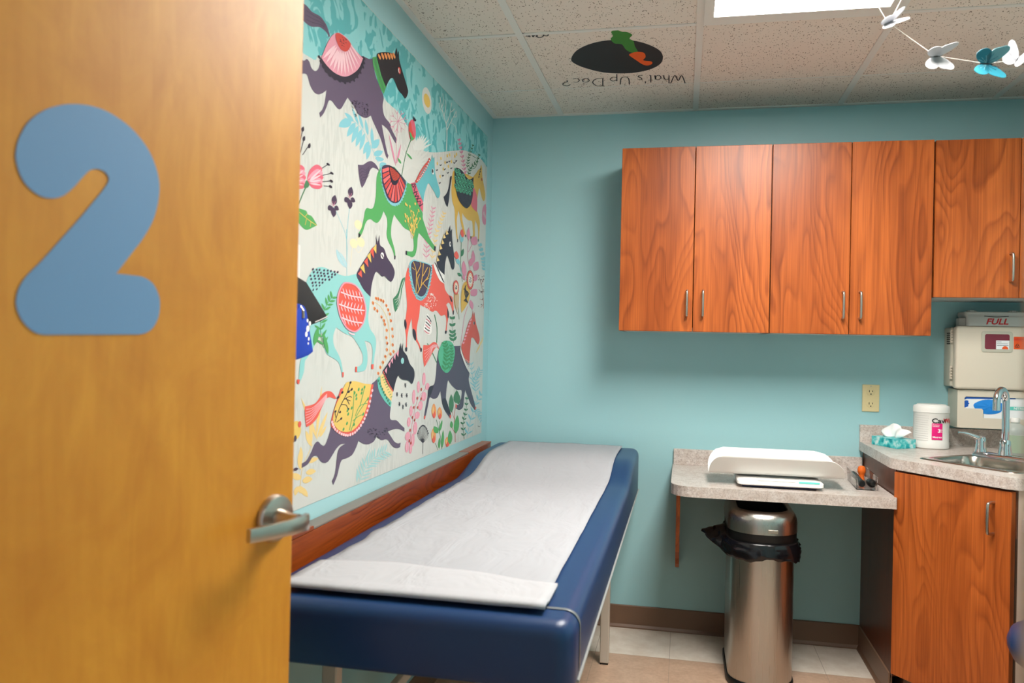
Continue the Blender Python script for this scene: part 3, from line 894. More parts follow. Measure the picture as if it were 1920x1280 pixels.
F18,43.9 12.3,601 937 615 967
F19,70.6 19.7,611 999 623 1075
F19,87.8 24,545 1032 543 1087
F19,53.7 14.5,513 1025 508 1068
L21,5.7 1.5,410 874 434 941 391 987 377 1051
F21,22.4 6,414 887 459 902
F21,22.9 6,414 887 377 896
F21,22.3 5.9,423 912 466 926
F21,22.8 6,423 912 388 921
F21,22.2 5.9,432 937 473 950
F21,22.7 6,432 937 399 946
F21,22.5 6,420 955 447 971
F21,22.9 6,420 955 376 958
F21,22.7 6,404 973 429 987
F21,23.1 6,404 973 362 976
F21,22.8 6,390 991 420 1003
F21,23.2 6.1,390 991 355 997
F21,22.9 6,385 1015 414 1027
F21,23.3 6.1,385 1015 351 1021
F21,23 6,379 1039 407 1050
F21,23.4 6.1,379 1039 348 1045
L6,6.5 1.6,176 907 161 901 135 900
S27,,1913 1414 1895 1439 1862 1457 1821 1464 1770 1460 1716 1454 1668 1455 1602 1467 1602 1467 1565 1434 1498 1408 1498 1408 1505 1375 1510 1343 1494 1315 1455 1294 1444 1269 1456 1229 1463 1195 1463 1195 1478 1196 1478 1196 1472 1230 1472 1255 1492 1273 1534 1279 1534 1279 1514 1251 1509 1219 1524 1195 1565 1190 1595 1191 1595 1191 1594 1205 1594 1205 1566 1207 1544 1220 1550 1244 1591 1272 1626 1290 1676 1298 1733 1313 1733 1313 1750 1290 1744 1265 1712 1239 1692 1216 1678 1181 1678 1181 1689 1180 1689 1180 1695 1199 1719 1223 1788 1243 1807 1271 1819 1298 1819 1298 1839 1283 1866 1258 1898 1234 1910 1226 1915 1199 1936 1172 1936 1172 1949 1173 1949 1173 1940 1188 1936 1223 1912 1252 1888 1297 1890 1342 1905 1382
L2,2.3 1,1733 1515 1719 1513
L2,2.3 1,1727 1511 1714 1509
L2,2.3 1,1721 1507 1708 1505
L2,2.3 1,1714 1503 1702 1501
L2,2.4 1,1708 1498 1696 1496
L2,2.4 1,1701 1494 1691 1492
L2,2.4 1,1695 1490 1685 1488
L2,2.4 1,1688 1486 1679 1483
L2,2.4 1,1681 1482 1673 1479
F16,17.2 6.4,1478 1397 1472 1385
F16,17.4 6.5,1465 1381 1458 1370
F16,17.7 6.5,1443 1375 1436 1364
F16,17.5 6.5,1455 1412 1449 1401
F16,17.8 6.5,1437 1412 1431 1400
F16,18.1 6.6,1415 1409 1409 1398
F16,18.4 6.6,1395 1407 1388 1395
F16,18.8 6.7,1368 1395 1361 1384
F16,19 6.8,1352 1383 1345 1371
F16,19.2 6.8,1337 1370 1330 1359
F16,19.4 6.8,1325 1350 1318 1338
F16,19.6 6.9,1311 1324 1304 1312
F16,19.7 6.9,1306 1301 1299 1289
F16,19.7 6.9,1304 1274 1297 1262
F16,19.9 6.9,1295 1253 1288 1241
F16,18.2 6.6,1407 1358 1400 1347
F16,18.5 6.7,1386 1348 1379 1336
F16,18.6 6.7,1377 1337 1370 1325
F16,18.9 6.8,1361 1319 1354 1307
F16,18.9 6.7,1362 1296 1355 1284
F16,19 6.8,1354 1279 1347 1267
F16,19 6.8,1355 1259 1348 1247
F16,18.8 6.7,1367 1238 1360 1226
F16,18.5 6.7,1387 1220 1380 1208
F16,18.2 6.6,1408 1205 1401 1193
F16,18 6.6,1424 1187 1417 1176
F16,19.5 6.9,1322 1245 1315 1233
S3,,1742 1065 1732 1077 1732 1077 1525 1040 1525 1040 1469 1153 1469 1153 1436 1162 1413 1171 1413 1171 1380 1116 1306 1072 1306 1072 1313 1043 1299 1030 1250 1024 1210 1007 1172 992 1172 992 1171 980 1171 980 1226 994 1270 998 1328 996 1328 996 1301 979 1267 958 1234 948 1206 947 1206 947 1211 933 1211 933 1244 934 1283 945 1331 971 1382 975 1423 990 1423 990 1449 977 1495 975 1535 983 1563 994 1563 994 1577 978 1605 959 1645 954 1673 954 1688 944 1705 915 1728 894 1728 894 1738 906 1738 906 1720 923 1711 956 1705 978 1690 990 1656 995 1656 995 1687 997 1716 988 1738 975 1766 961 1794 962 1815 972 1832 985 1856 985 1881 971 1915 966 1915 966 1915 977 1915 977 1888 982 1863 1000 1847 1016 1828 1021 1807 1010 1786 1007 1762 1031
S14,,1720 1123 1720 1123 1746 1140 1775 1146 1807 1141 1849 1119 1905 1115 1905 1115 1904 1091 1895 1064 1895 1064 1866 1068 1834 1082 1808 1107 1775 1129 1731 1123 1731 1123
L6,4.7 1.6,1184 1135 1161 1134
L6,4.7 1.6,1179 1141 1166 1127
L6,4.7 1.6,1167 1141 1178 1128
L6,4.4 1.5,1261 1109 1239 1108
L6,4.4 1.5,1256 1115 1244 1102
L6,4.4 1.5,1245 1115 1255 1102
L6,4.5 1.5,1216 1103 1194 1102
L6,4.5 1.5,1211 1109 1199 1095
L6,4.5 1.5,1200 1109 1210 1096
L6,4.7 1.6,1167 1101 1144 1099
L6,4.7 1.6,1162 1107 1149 1093
L6,4.7 1.6,1150 1107 1161 1094
L6,4.5 1.5,1237 1076 1214 1075
L6,4.5 1.5,1232 1083 1220 1069
L6,4.5 1.5,1221 1082 1231 1069
L6,4.6 1.6,1203 1064 1180 1063
L6,4.6 1.6,1197 1071 1185 1056
L6,4.6 1.6,1186 1070 1196 1057
L6,4.7 1.6,1172 1070 1149 1068
L6,4.7 1.6,1167 1076 1154 1062
L6,4.7 1.6,1155 1076 1166 1063
D29,27 22.5,1950 1061
L6,1.9 0.8,1945 2069 1907 2072 1869 2078 1842 2074
L6,1.9 0.8,1944 2058 1907 2063 1868 2071 1841 2071
L6,1.9 0.8,1944 2047 1907 2054 1868 2065 1841 2068
S6,,1860 1983 1860 1983 1869 1983 1850 1969 1822 1958 1772 1959 1713 1970 1660 1992 1620 2021 1589 2058 1586 2079 1594 2076 1594 2076
D6,8.5 4,1869 1983
D6,9 4,1858 1975
D6,8.5 4.5,1846 1967
D6,9 4,1830 1961
D6,9 4,1808 1958
D6,9.5 4,1779 1959
D6,9.5 4.5,1747 1964
D6,10 4.5,1713 1970
D6,10 4.5,1683 1983
D6,10 4.5,1654 1996
D6,10.5 4.5,1632 2013
D6,10.5 4.5,1611 2032
D6,11 4.5,1593 2053
D6,11 4.5,1587 2067
D6,11 4.5,1586 2079
S18,,1521 2105 1521 2105 1490 2118 1490 2118 1470 2095 1444 2072 1406 2056 1406 2056 1427 2027 1427 2027 1461 2039 1491 2064 1515 2083
D29,36.5 22.5,1010 2131
S10,,1185 2010 1156 2024 1138 2019 1124 1995 1128 1970 1163 1951 1187 1959 1197 1983
F18,23.1 7.6,1153 1891 1212 1899
F9,9 4,1909 1667 1843 1709
F9,9.1 4,1909 1665 1842 1696
F9,9.1 4,1909 1663 1842 1682
F9,9.1 4,1909 1660 1841 1669
S19,,1936 1645 1925 1664 1909 1659 1915 1649
F9,8.3 3.8,1999 1649 1938 1688
F9,8.3 3.8,1999 1647 1938 1676
F9,8.3 3.8,1999 1645 1937 1663
F9,8.3 3.8,1999 1643 1937 1650
S19,,2024 1628 2013 1646 1999 1641 2004 1632
L6,3.4 1.5,1840 1712 1806 1729
D6,10.5 3,1804 1730
L6,3.4 1.5,1836 1695 1784 1711
D6,10.5 3,1781 1712
L6,3.4 1.5,1835 1679 1785 1691
D6,10.5 3.5,1783 1691
L6,3.4 1.5,1827 1670 1790 1676
D6,10.5 3.5,1787 1676
L11,2.1 0.9,1766 1629 1783 1633
L11,2.1 0.9,1766 1629 1773 1641
L11,2.2 0.9,1766 1629 1756 1643
L11,2.3 0.9,1662 1669 1681 1673
L11,2.4 0.9,1662 1669 1670 1681
L11,2.4 1,1662 1669 1651 1684
L29,3.7 1.7,1958 1582 1914 1572 1862 1564
L29,2.5 1.1,1927 1576 1915 1585
L29,2.5 1.1,1920 1571 1926 1556
L29,2.5 1.1,1895 1570 1898 1556
H6,,1597 1582 1585 1582 1580 1577 1594 1569
H6,,1306 1551 1292 1552 1295 1540 1304 1540
H6,,1198 1579 1186 1580 1185 1567 1198 1566
H6,,887 1633 868 1633 873 1614 891 1618
L6,1.9 0.7,1601 1758 1580 1769 1554 1768 1528 1786
L6,1.9 0.7,1597 1749 1579 1760 1553 1762 1528 1780
L6,1.9 0.7,1593 1741 1579 1751 1553 1756 1528 1774
L6,1.9 0.7,1588 1732 1578 1742 1553 1749 1527 1767
L6,1.9 0.7,1584 1724 1578 1733 1552 1743 1527 1761
S23,,1421 1810 1421 1810 1440 1802 1430 1771 1417 1747 1398 1729 1374 1715 1343 1708 1312 1709 1272 1721 1241 1744 1217 1771 1204 1803 1219 1805 1219 1805
D23,7 3.5,1440 1802
D23,7.5 3.5,1436 1788
D23,7 3.5,1431 1775
D23,7 3.5,1426 1764
D23,7.5 3,1421 1753
D23,7 3.5,1414 1744
D23,7.5 3,1405 1736
D23,7.5 3.5,1397 1728
D23,7.5 3.5,1387 1722
D23,7.5 3.5,1376 1716
D23,7.5 3.5,1364 1712
D23,8 3.5,1350 1709
D23,7.5 4,1336 1708
D23,8 3.5,1323 1709
D23,7.5 3.5,1309 1710
D23,8 3.5,1291 1715
D23,8 4,1274 1721
D23,8 3.5,1260 1730
D23,8 4,1246 1740
D23,8.5 4,1235 1751
D23,8.5 4,1224 1763
D23,8.5 3.5,1215 1775
D23,8.5 4,1210 1789
D23,8.5 3.5,1204 1803
S10,,1160 1810 1160 1810 1119 1821 1119 1821 1099 1806 1065 1785 1030 1767 1029 1734 1029 1734 1062 1746 1101 1763 1139 1789
S25,,1114 1819 1114 1819 1101 1841 1061 1874 1015 1905 966 1935 946 1936 946 1936 937 1960 937 1960 928 1944 928 1944 911 1956 911 1956 905 1926 896 1900 867 1873 832 1844 836 1827 857 1814 879 1818 901 1828 934 1838 972 1847 994 1829 1013 1804 1025 1774 1027 1769 1027 1769 1060 1789 1090 1804
L29,3.6 1.2,1171 1728 1152 1707 1123 1688
L29,3.6 1.2,1135 1713 1133 1689 1122 1667
L29,3.5 1.2,1215 1693 1173 1677 1121 1661
L29,3.6 1.2,1154 1665 1141 1643 1120 1638
L29,3.7 1.2,1063 1703 1097 1674 1120 1647
L29,3.7 1.2,1081 1729 1106 1701 1122 1675
L29,3.6 1.2,1149 1667 1139 1645 1120 1638
L29,3.6 1.2,1160 1691 1145 1670 1121 1650
L29,3.5 1.2,1186 1674 1158 1655 1120 1638
L29,3.6 1.2,1126 1706 1128 1682 1121 1659
L29,3.5 1.2,1181 1685 1155 1666 1120 1647
L29,3.6 1.2,1154 1650 1141 1628 1120 1638
L29,3.5 1.2,1196 1691 1164 1673 1121 1655
L29,3.7 1.2,1095 1699 1112 1672 1120 1647
L29,3.6 1.2,1107 1695 1118 1669 1120 1645
L29,3.6 1.2,1119 1658 1123 1634 1120 1638
L29,3.6 1.2,1105 1690 1117 1664 1120 1640
H6,,586 1698 572 1700 572 1688 583 1686
H6,,467 1732 452 1734 449 1725 459 1723
H6,,378 1738 363 1740 363 1728 378 1727
H6,,251 1742 232 1744 236 1733 247 1731
S6,,682 1934 682 1934 704 1924 714 1893 742 1856 786 1832 786 1832 757 1811 730 1803 730 1803 712 1836 701 1881 684 1920
S10,,355 1960 331 1953 280 1922 275 1858 275 1858 331 1861 378 1873 367 1914
L11,5.5 1.5,491 1975 516 2015 555 2063 593 2102
F11,19.6 5.2,495 1982 536 1982
F11,20 5.3,495 1982 465 2000
F11,19.5 5.2,504 1995 543 1995
F11,19.9 5.2,504 1995 475 2013
F11,19.5 5.2,512 2009 549 2009
F11,19.8 5.2,512 2009 485 2026
F11,19.3 5.2,523 2023 559 2022
F11,19.7 5.2,523 2023 498 2040
F11,19.2 5.1,536 2039 570 2038
F11,19.5 5.2,536 2039 513 2055
F11,19.1 5.1,549 2055 582 2054
F11,19.4 5.2,549 2055 527 2070
F11,18.9 5.1,562 2069 593 2068
F11,19.2 5.1,562 2069 542 2084
F11,18.8 5.1,574 2083 604 2081
F11,19.1 5.1,574 2083 555 2096
F11,18.7 5.1,587 2096 615 2094
F11,18.9 5.1,587 2096 569 2109
L19,6.2 1.6,441 1986 407 2024 309 2069 256 2120
F19,14.6 3.8,435 1993 456 2001
F19,14.9 3.8,435 1993 393 2007
F19,14.7 3.8,422 2007 442 2015
F19,15 3.8,422 2007 382 2021
F19,14.8 3.8,409 2022 428 2029
F19,15.1 3.9,409 2022 370 2035
F19,15.2 3.9,377 2038 374 2052
F19,15.4 3.9,377 2038 333 2046
F19,15.5 3.9,340 2055 338 2068
F19,15.7 3.9,340 2055 298 2062
F19,15.7 3.9,306 2072 322 2079
F19,16 4,306 2072 270 2084
F19,15.9 4,286 2091 301 2098
F19,16.1 4,286 2091 252 2103
F19,16.1 4,266 2110 281 2116
F19,16.3 4,266 2110 234 2121
L19,4.4 1.1,458 2013 440 2063 370 2135
F19,11.5 3,456 2019 484 2024
F19,11.7 3,456 2019 420 2035
F19,11.6 3,451 2032 478 2036
F19,11.8 3,451 2032 417 2047
F19,11.6 3,447 2044 472 2048
F19,11.8 3,447 2044 414 2059
F19,11.6 3,442 2057 467 2061
F19,11.8 3,442 2057 411 2071
F19,11.7 3,431 2072 447 2079
F19,11.9 3.1,431 2072 396 2084
F19,11.8 3.1,414 2090 429 2096
F19,12 3.1,414 2090 381 2101
F19,12 3.1,396 2108 411 2113
F19,12.1 3.1,396 2108 365 2119
F19,12.1 3.1,379 2126 393 2131
F19,12.2 3.1,379 2126 349 2136
L19,6.1 1.6,450 2011 330 2041 286 2087 396 2081
S6,,1189 1353 1174 1339 1178 1319 1194 1331 1195 1349
S6,,1108 1324 1081 1315 1071 1289 1085 1286 1107 1304
S6,,677 1464 646 1453 635 1443 657 1444
S6,,702 1410 679 1396 682 1378 697 1378
S6,,1181 1259 1163 1260 1165 1248 1179 1248
S6,,1024 1260 1007 1256 1009 1246 1021 1246
S6,,623 1407 608 1408 613 1392 625 1394
S6,,725 1325 703 1325 710 1314 725 1315
L2,3.1 1,1297 1411 1261 1420 1237 1453 1210 1482
L2,3.1 1,1287 1403 1256 1418 1237 1453 1210 1482
L2,3.1 1.1,1276 1395 1250 1415 1237 1453 1210 1482
L2,3.1 1.1,1266 1387 1245 1413 1237 1453 1210 1482
S23,,1163 1535 1126 1557 1080 1560 921 1559 915 1524 935 1483 970 1445 1024 1426 1071 1428 1113 1451 1143 1486
D23,8.5 3.5,1162 1528
D23,8.5 4,1156 1514
D23,9 4,1150 1501
D23,9 4,1144 1487
D23,9 4,1135 1476
D23,9 4,1125 1465
D23,9 4,1116 1454
D23,9 4,1103 1446
D23,9 4,1090 1439
D23,9.5 4,1077 1432
D23,9 4,1062 1429
D23,9 4,1047 1428
D23,9.5 4,1032 1427
D23,9.5 4,1016 1430
D23,9.5 4.5,999 1437
D23,10 4,981 1443
D23,10 4,966 1452
D23,10 4,955 1464
D23,10 4,944 1476
D23,10.5 4.5,934 1488
D23,10.5 4,928 1502
D23,10.5 4.5,922 1516
D23,10.5 4,916 1529
D23,10 4.5,917 1538
D23,10.5 4.5,918 1548
D23,10.5 4,918 1557
D35,3.5 2,923 1426
D35,3.5 2,886 1450
D35,4 2,912 1457
D35,4 1.5,883 1423
D35,3.5 2,916 1454
D35,4 2,910 1411
D35,4 2,970 1407
D35,4 2,942 1440
D35,4 2,853 1422
D35,4 2,875 1434
D35,4 2,922 1450
D35,4 2,856 1416
D35,3.5 2,959 1427
D35,4 2,935 1438
D35,4 2,877 1441
D35,4 2,878 1446
D35,4 2,907 1433
D35,3.5 2,915 1455
D35,4 2,968 1415
D35,3.5 2,948 1442
D35,4 2,909 1452
D35,4 2,926 1455
D35,4 2,919 1429
D35,4 2,976 1412
D35,4 2,958 1417
D35,4 2,909 1454
D35,3.5 2,964 1415
D35,4 2,860 1443
D35,3.5 2,899 1442
D35,4 2,917 1454
D35,4 2,883 1415
D35,4 2,988 1403
D35,4 2,864 1437
D35,4 2,911 1419
D35,4 2,842 1435
D35,4 2,983 1416
D35,4 2,937 1404
D35,3.5 2,944 1427
D35,4 2,929 1427
D35,4 2,904 1452
D35,4 2,895 1451
D35,4 2,902 1456
D35,4 2,899 1405
D35,4 2,951 1409
D35,4 2,916 1409
D35,4 2,868 1445
D35,4 2,922 1430
D35,4 2,929 1400
D35,3.5 2,964 1411
D35,3.5 2,954 1400
D35,4 2,891 1455
D35,4 2,877 1448
D35,4 2,866 1395
D35,3.5 2,926 1455
D35,4 2,918 1443
D35,4 2,948 1432
D35,3.5 2,963 1418
D35,4 2,908 1452
D35,3.5 2,986 1408
D35,4 2,876 1430
S35,,895 1563 895 1563 857 1579 828 1556 753 1538 753 1538 751 1505 751 1505 811 1513 860 1537
F23,66.1 17.7,524 1692 516 1738
F23,64.2 17.5,546 1599 590 1623
F21,43.4 11.6,519 1635 485 1672
F21,48.9 13.2,513 1555 572 1563
F11,52.8 13.7,411 1716 410 1769
F11,111.6 28.1,347 1705 276 1750
F11,74.8 19.8,459 1555 481 1623
F11,68.9 17.6,375 1609 342 1650
F11,62.8 15.9,318 1629 330 1684
F11,98.9 24.7,304 1597 237 1644
F11,75.5 18.9,315 1549 252 1585
F11,112.5 28.3,346 1485 246 1520
F11,66 16.8,354 1466 319 1425
F11,40.7 10.8,454 1542 493 1561
S31,,440 1539 396 1535 366 1503 381 1464 440 1429 497 1404 497 1404 509 1448 501 1493 482 1522
S32,,609 1477 553 1481 543 1455 554 1397 554 1397 605 1434
L2,3.4 0.8,170 1867 151 1883
L2,3.4 0.8,163 1865 145 1880
L2,3.4 0.8,156 1863 140 1878
L2,3.5 0.8,149 1861 134 1875
L2,3.5 0.8,141 1858 129 1873
L2,3.5 0.8,134 1856 123 1870
L2,3.5 0.8,127 1854 118 1868
L2,3.5 0.8,120 1852 112 1865
H14,,966 1016 948 1015 954 1003 965 1004
H14,,639 994 617 990 622 977 636 980
H14,,557 1031 538 1027 537 1012 555 1019
H14,,239 996 216 995 221 982 242 985
S6,,905 1118 863 1118 876 1101 902 1081 926 1087 922 1108
S6,,744 1059 700 1061 657 1026 622 993 688 1010 733 1036
L9,4.2 1.3,986 1248 929 1256 881 1269 823 1270
L9,4.2 1.3,979 1236 923 1251 881 1267 823 1268
L9,4.2 1.3,971 1225 917 1246 880 1264 823 1266
L9,4.2 1.3,964 1213 911 1241 880 1262 822 1264
L9,4.2 1.3,956 1201 905 1236 880 1259 822 1262
S20,,763 1279 709 1287 636 1282 593 1261 585 1233 612 1191 660 1166 708 1162 764 1180 804 1212 806 1243
S15,,487 1261 453 1295 410 1341 365 1377 328 1393 310 1422 310 1422 298 1400 298 1400 283 1418 283 1418 273 1395 243 1360 191 1319 180 1293 204 1275 247 1287 279 1300 326 1302 337 1271 347 1231 350 1192 350 1192 418 1207
L10,9.5 2.9,983 1321 953 1313 926 1311
L6,9.5 2.9,979 1331 949 1324 922 1320
L10,9.5 2.9,974 1342 944 1334 919 1329
L6,9.6 2.9,970 1352 939 1345 915 1337
L10,9.6 2.9,965 1363 934 1356 912 1346
L6,9.6 3,960 1374 930 1366 908 1354
L9,4 1.2,984 1162 980 1135
L9,3.8 1.2,1042 1134 1038 1110
L9,3.7 1.2,1091 1105 1087 1075
L9,4.1 1.3,943 1127 940 1112
L9,4 1.3,983 1096 979 1076
L9,3.9 1.2,1019 1065 1015 1045
L9,3.6 1.2,1115 1055 1112 1033
L9,3.8 1.2,1052 1033 1049 1017
L9,3.6 1.2,1138 1018 1134 999
L9,3.8 1.2,1070 996 1066 969
L9,3.6 1.2,1149 971 1145 953
L9,3.7 1.2,1091 958 1088 931
L9,3.6 1.2,1150 939 1147 915
L9,3.6 1.2,1113 925 1110 905
D34,8 6,1003 1112
D34,8 5.5,1046 1084
D34,8 6,1003 1079
D34,8 5.5,1040 1051
D34,7.5 5.5,1080 1054
D34,7 5.5,1094 1021
D34,7.5 5.5,1069 1010
D34,7.5 5.5,1115 979
D34,7.5 5.5,1121 944
D34,7.5 5.5,1103 934
F14,34.9 10.5,844 996 852 1026
F30,14.4 4.3,859 1013 862 1045
F14,36.6 10.7,769 987 777 1012
F30,15.1 4.5,785 1002 787 1028
F14,34.9 10.5,841 904 849 935
F30,14.4 4.4,857 922 859 954
F14,39.2 11.1,658 868 666 889
F30,16.2 4.6,675 881 677 903
H14,,1689 1193 1677 1192 1678 1179 1687 1179
H14,,1598 1206 1586 1205 1586 1190 1599 1191
H14,,1479 1210 1461 1210 1463 1195 1478 1196
H14,,1951 1183 1935 1182 1939 1171 1949 1173
F4,10 4.5,1881 1450 1875 1457
F4,10.2 4.5,1861 1451 1855 1457
F4,10.4 4.6,1845 1452 1838 1459
F4,10.6 4.6,1818 1453 1812 1460
F4,10.9 4.7,1797 1455 1790 1461
F4,11.1 4.7,1778 1455 1771 1462
F4,11.3 4.8,1755 1455 1748 1462
F4,11.5 4.8,1736 1456 1728 1463
F4,10.1 4.5,1877 1443 1870 1450
F4,10.3 4.5,1856 1444 1850 1451
F4,10.5 4.6,1837 1445 1830 1452
F4,10.6 4.6,1819 1445 1812 1451
F4,10.9 4.7,1796 1447 1790 1454
F4,11.1 4.7,1770 1447 1763 1454
F4,11.3 4.8,1752 1448 1744 1455
F4,9.9 4.4,1895 1433 1889 1439
F4,10.1 4.5,1873 1434 1866 1441
F4,10.3 4.5,1851 1436 1845 1443
F4,10.5 4.6,1834 1438 1827 1444
F4,10.7 4.6,1814 1439 1807 1446
F4,10.9 4.7,1791 1439 1784 1446
F4,11.1 4.7,1771 1440 1764 1447
F4,9.9 4.5,1890 1425 1884 1432
F4,10.1 4.5,1868 1428 1862 1434
F4,10.4 4.6,1846 1429 1840 1436
F4,10.6 4.6,1827 1429 1820 1436
F4,10.7 4.6,1810 1430 1803 1437
F4,11 4.7,1786 1432 1779 1439
F4,10 4.5,1883 1416 1876 1423
F4,10.2 4.5,1866 1419 1859 1425
F4,10.4 4.6,1844 1420 1838 1426
F4,10.6 4.6,1826 1421 1819 1428
F4,7.4 3.3,1880 1409 1874 1416
F4,7.5 3.3,1861 1411 1855 1418
F4,7.6 3.3,1842 1413 1836 1419
F4,7.4 3.3,1878 1399 1872 1406
F4,7.5 3.3,1858 1402 1852 1409
S14,,1676 1436 1617 1434 1573 1417 1545 1391 1534 1363 1550 1331 1585 1310 1619 1304 1669 1314 1710 1342 1729 1374 1725 1403 1703 1427
S4,,1604 1465 1569 1496 1534 1522 1489 1554 1461 1565 1461 1565 1466 1595 1466 1595 1450 1570 1450 1570 1437 1599 1437 1599 1432 1570 1396 1562 1369 1539 1320 1518 1300 1500 1307 1481 1327 1467 1349 1469 1386 1479 1406 1476 1432 1483 1457 1486 1475 1470 1492 1440 1498 1409 1498 1409 1547 1425 1584 1447
L18,2.9 1.2,1807 1258 1831 1313 1801 1364 1759 1395
F18,12.6 5.5,1811 1267 1852 1280
F18,13 5.6,1811 1267 1783 1288
F18,12.5 5.5,1819 1286 1858 1298
F18,12.9 5.6,1819 1286 1792 1306
F18,12.4 5.5,1827 1304 1864 1315
F18,12.8 5.6,1827 1304 1801 1323
F18,12.5 5.5,1826 1322 1847 1340
F18,12.9 5.6,1826 1322 1787 1332
F18,12.6 5.5,1816 1338 1837 1356
F18,13 5.6,1816 1338 1779 1349
F18,12.8 5.5,1806 1355 1826 1372
F18,13.1 5.6,1806 1355 1770 1366
F18,13 5.6,1794 1369 1802 1388
F18,13.3 5.7,1794 1369 1754 1373
F18,13.2 5.6,1780 1379 1787 1397
F18,13.4 5.7,1780 1379 1742 1383
F18,13.3 5.7,1766 1389 1773 1407
F18,13.6 5.7,1766 1389 1729 1393
F18,21.7 9.3,1780 1242 1812 1298
F18,27.4 12.1,1863 1264 1841 1313
D34,3 3,1473 1391
D34,3 2.5,1460 1376
D34,3 3,1438 1369
D34,3 3,1450 1407
D34,3 3,1432 1406
D34,3 3,1410 1404
D34,3.5 3,1390 1401
D34,3 3,1363 1390
D34,3.5 3,1346 1377
D34,3 3,1332 1365
D34,3.5 3,1320 1344
D34,3 3,1305 1318
D34,3.5 3,1300 1295
D34,3.5 3,1299 1268
D34,3.5 3,1290 1247
D34,3 2.5,1402 1352
D34,3 3,1381 1342
D34,3 3,1372 1331
D34,3 3,1355 1313
D34,3 3,1357 1290
D34,3.5 3.5,1348 1273
D34,3 3,1349 1253
D34,3.5 3,1362 1232
D34,3 3,1381 1214
D34,3 3,1403 1199
D34,3 3,1419 1181
D34,3.5 3,1316 1239
L9,2.7 1.2,1901 1108 1868 1108 1829 1120 1782 1139
L9,2.7 1.2,1901 1100 1868 1103 1829 1117 1782 1137
L9,2.7 1.2,1901 1093 1868 1097 1829 1113 1782 1135
L9,2.7 1.2,1900 1086 1867 1091 1829 1109 1782 1133
L9,2.7 1.2,1900 1078 1867 1085 1829 1105 1782 1131
L9,2.7 1.2,1900 1071 1867 1079 1828 1101 1782 1129
S14,,1753 1066 1730 1040 1688 1023 1649 1015 1600 1015 1559 1029 1517 1053 1483 1091 1459 1150 1459 1150 1695 1149 1695 1149
S26,,1430 1165 1430 1165 1408 1173 1408 1173 1386 1135 1302 1086 1302 1086 1308 1071 1308 1071 1364 1094 1415 1129
F6,4.6 1.7,1489 1013 1478 1011
F6,5.2 1.8,1339 1000 1327 997
F6,4.9 1.8,1399 996 1388 993
F6,4.8 1.8,1430 998 1419 995
F6,4.6 1.7,1489 1014 1477 1011
F6,4.5 1.7,1499 1014 1488 1011
F6,4.8 1.8,1443 1014 1432 1011
F6,4.8 1.8,1442 993 1431 990
F6,4.7 1.8,1448 992 1437 989
F6,4.8 1.8,1423 991 1411 988
F6,4.6 1.7,1481 1019 1470 1017
F6,4.9 1.8,1409 987 1397 984
F6,5.1 1.8,1359 999 1347 996
F6,5.1 1.8,1365 991 1353 988
F6,4.6 1.7,1472 1015 1461 1013
F6,4.9 1.8,1418 996 1406 993
F6,4.8 1.8,1421 989 1409 986
F6,4.7 1.7,1468 1011 1457 1009
F6,4.5 1.7,1500 1011 1489 1008
F6,4.7 1.8,1460 1004 1449 1001
F6,5.1 1.8,1358 1003 1346 1000
F6,4.8 1.8,1440 1012 1429 1009
F6,4.7 1.8,1456 1019 1445 1016
F6,5 1.8,1379 999 1367 996
F6,4.6 1.7,1476 1005 1464 1002
F6,4.7 1.7,1466 1005 1455 1002
F6,4.8 1.8,1432 1001 1420 998
F6,4.9 1.8,1409 1004 1397 1001
F6,4.6 1.7,1488 1019 1477 1017
F6,4.6 1.7,1485 1003 1474 1000
F6,4.8 1.8,1421 989 1410 986
F6,5.1 1.8,1343 1006 1330 1003
F6,4.5 1.7,1500 1018 1489 1016
F6,4.8 1.8,1441 996 1429 993
F6,5 1.8,1383 999 1371 996
F6,5.1 1.8,1346 1009 1333 1006
F6,5 1.8,1367 1003 1355 1000
F6,5.1 1.8,1361 1009 1349 1006
F6,4.8 1.8,1433 1014 1422 1011
D14,8.5 8,1932 1074
D4,7 8,1953 1042
F4,15.7 7.3,1960 969 1933 967
S8,,1779 2077 1750 2088 1704 2091 1673 2084 1640 2079 1594 2076 1594 2076 1621 2040 1661 2011 1714 1985 1773 1974 1816 1975 1843 1980 1859 1985 1859 1985 1845 2006 1826 2034 1803 2060
L19,2.7 1,1514 2104 1503 2106 1496 2111
L19,2.7 1,1512 2101 1501 2103 1494 2108
L19,2.7 1,1510 2098 1499 2100 1492 2105
L19,2.7 1,1508 2095 1497 2097 1490 2102
L19,2.7 1,1505 2092 1494 2094 1487 2099
L19,2.7 1,1503 2090 1492 2091 1485 2096
L19,2.7 1,1500 2087 1489 2088 1482 2094
L19,2.7 1,1498 2084 1486 2086 1479 2091
L19,2.7 1,1495 2081 1484 2083 1476 2088
L19,2.8 1,1492 2078 1481 2080 1474 2085
L19,2.8 1,1489 2076 1478 2077 1471 2083
L19,2.8 1,1486 2073 1475 2075 1468 2080
L19,2.8 1,1483 2070 1472 2072 1465 2077
L19,2.8 1,1480 2068 1469 2069 1461 2074
L19,2.8 1,1477 2065 1465 2066 1458 2072
L19,2.8 1,1474 2062 1462 2064 1455 2069
L19,2.8 1,1470 2059 1459 2061 1452 2066
L19,2.8 1,1467 2057 1456 2058 1448 2063
L19,2.8 1,1464 2054 1452 2056 1445 2061
L19,2.8 1,1460 2051 1449 2053 1441 2058
L19,2.8 1,1457 2049 1445 2050 1438 2055
L19,2.8 1,1453 2046 1442 2048 1434 2053
L19,2.9 1,1450 2043 1438 2045 1431 2050
L19,2.9 1,1446 2041 1435 2042 1427 2047
L19,2.9 1,1443 2038 1431 2040 1424 2045
L19,2.9 1,1439 2035 1428 2037 1420 2042
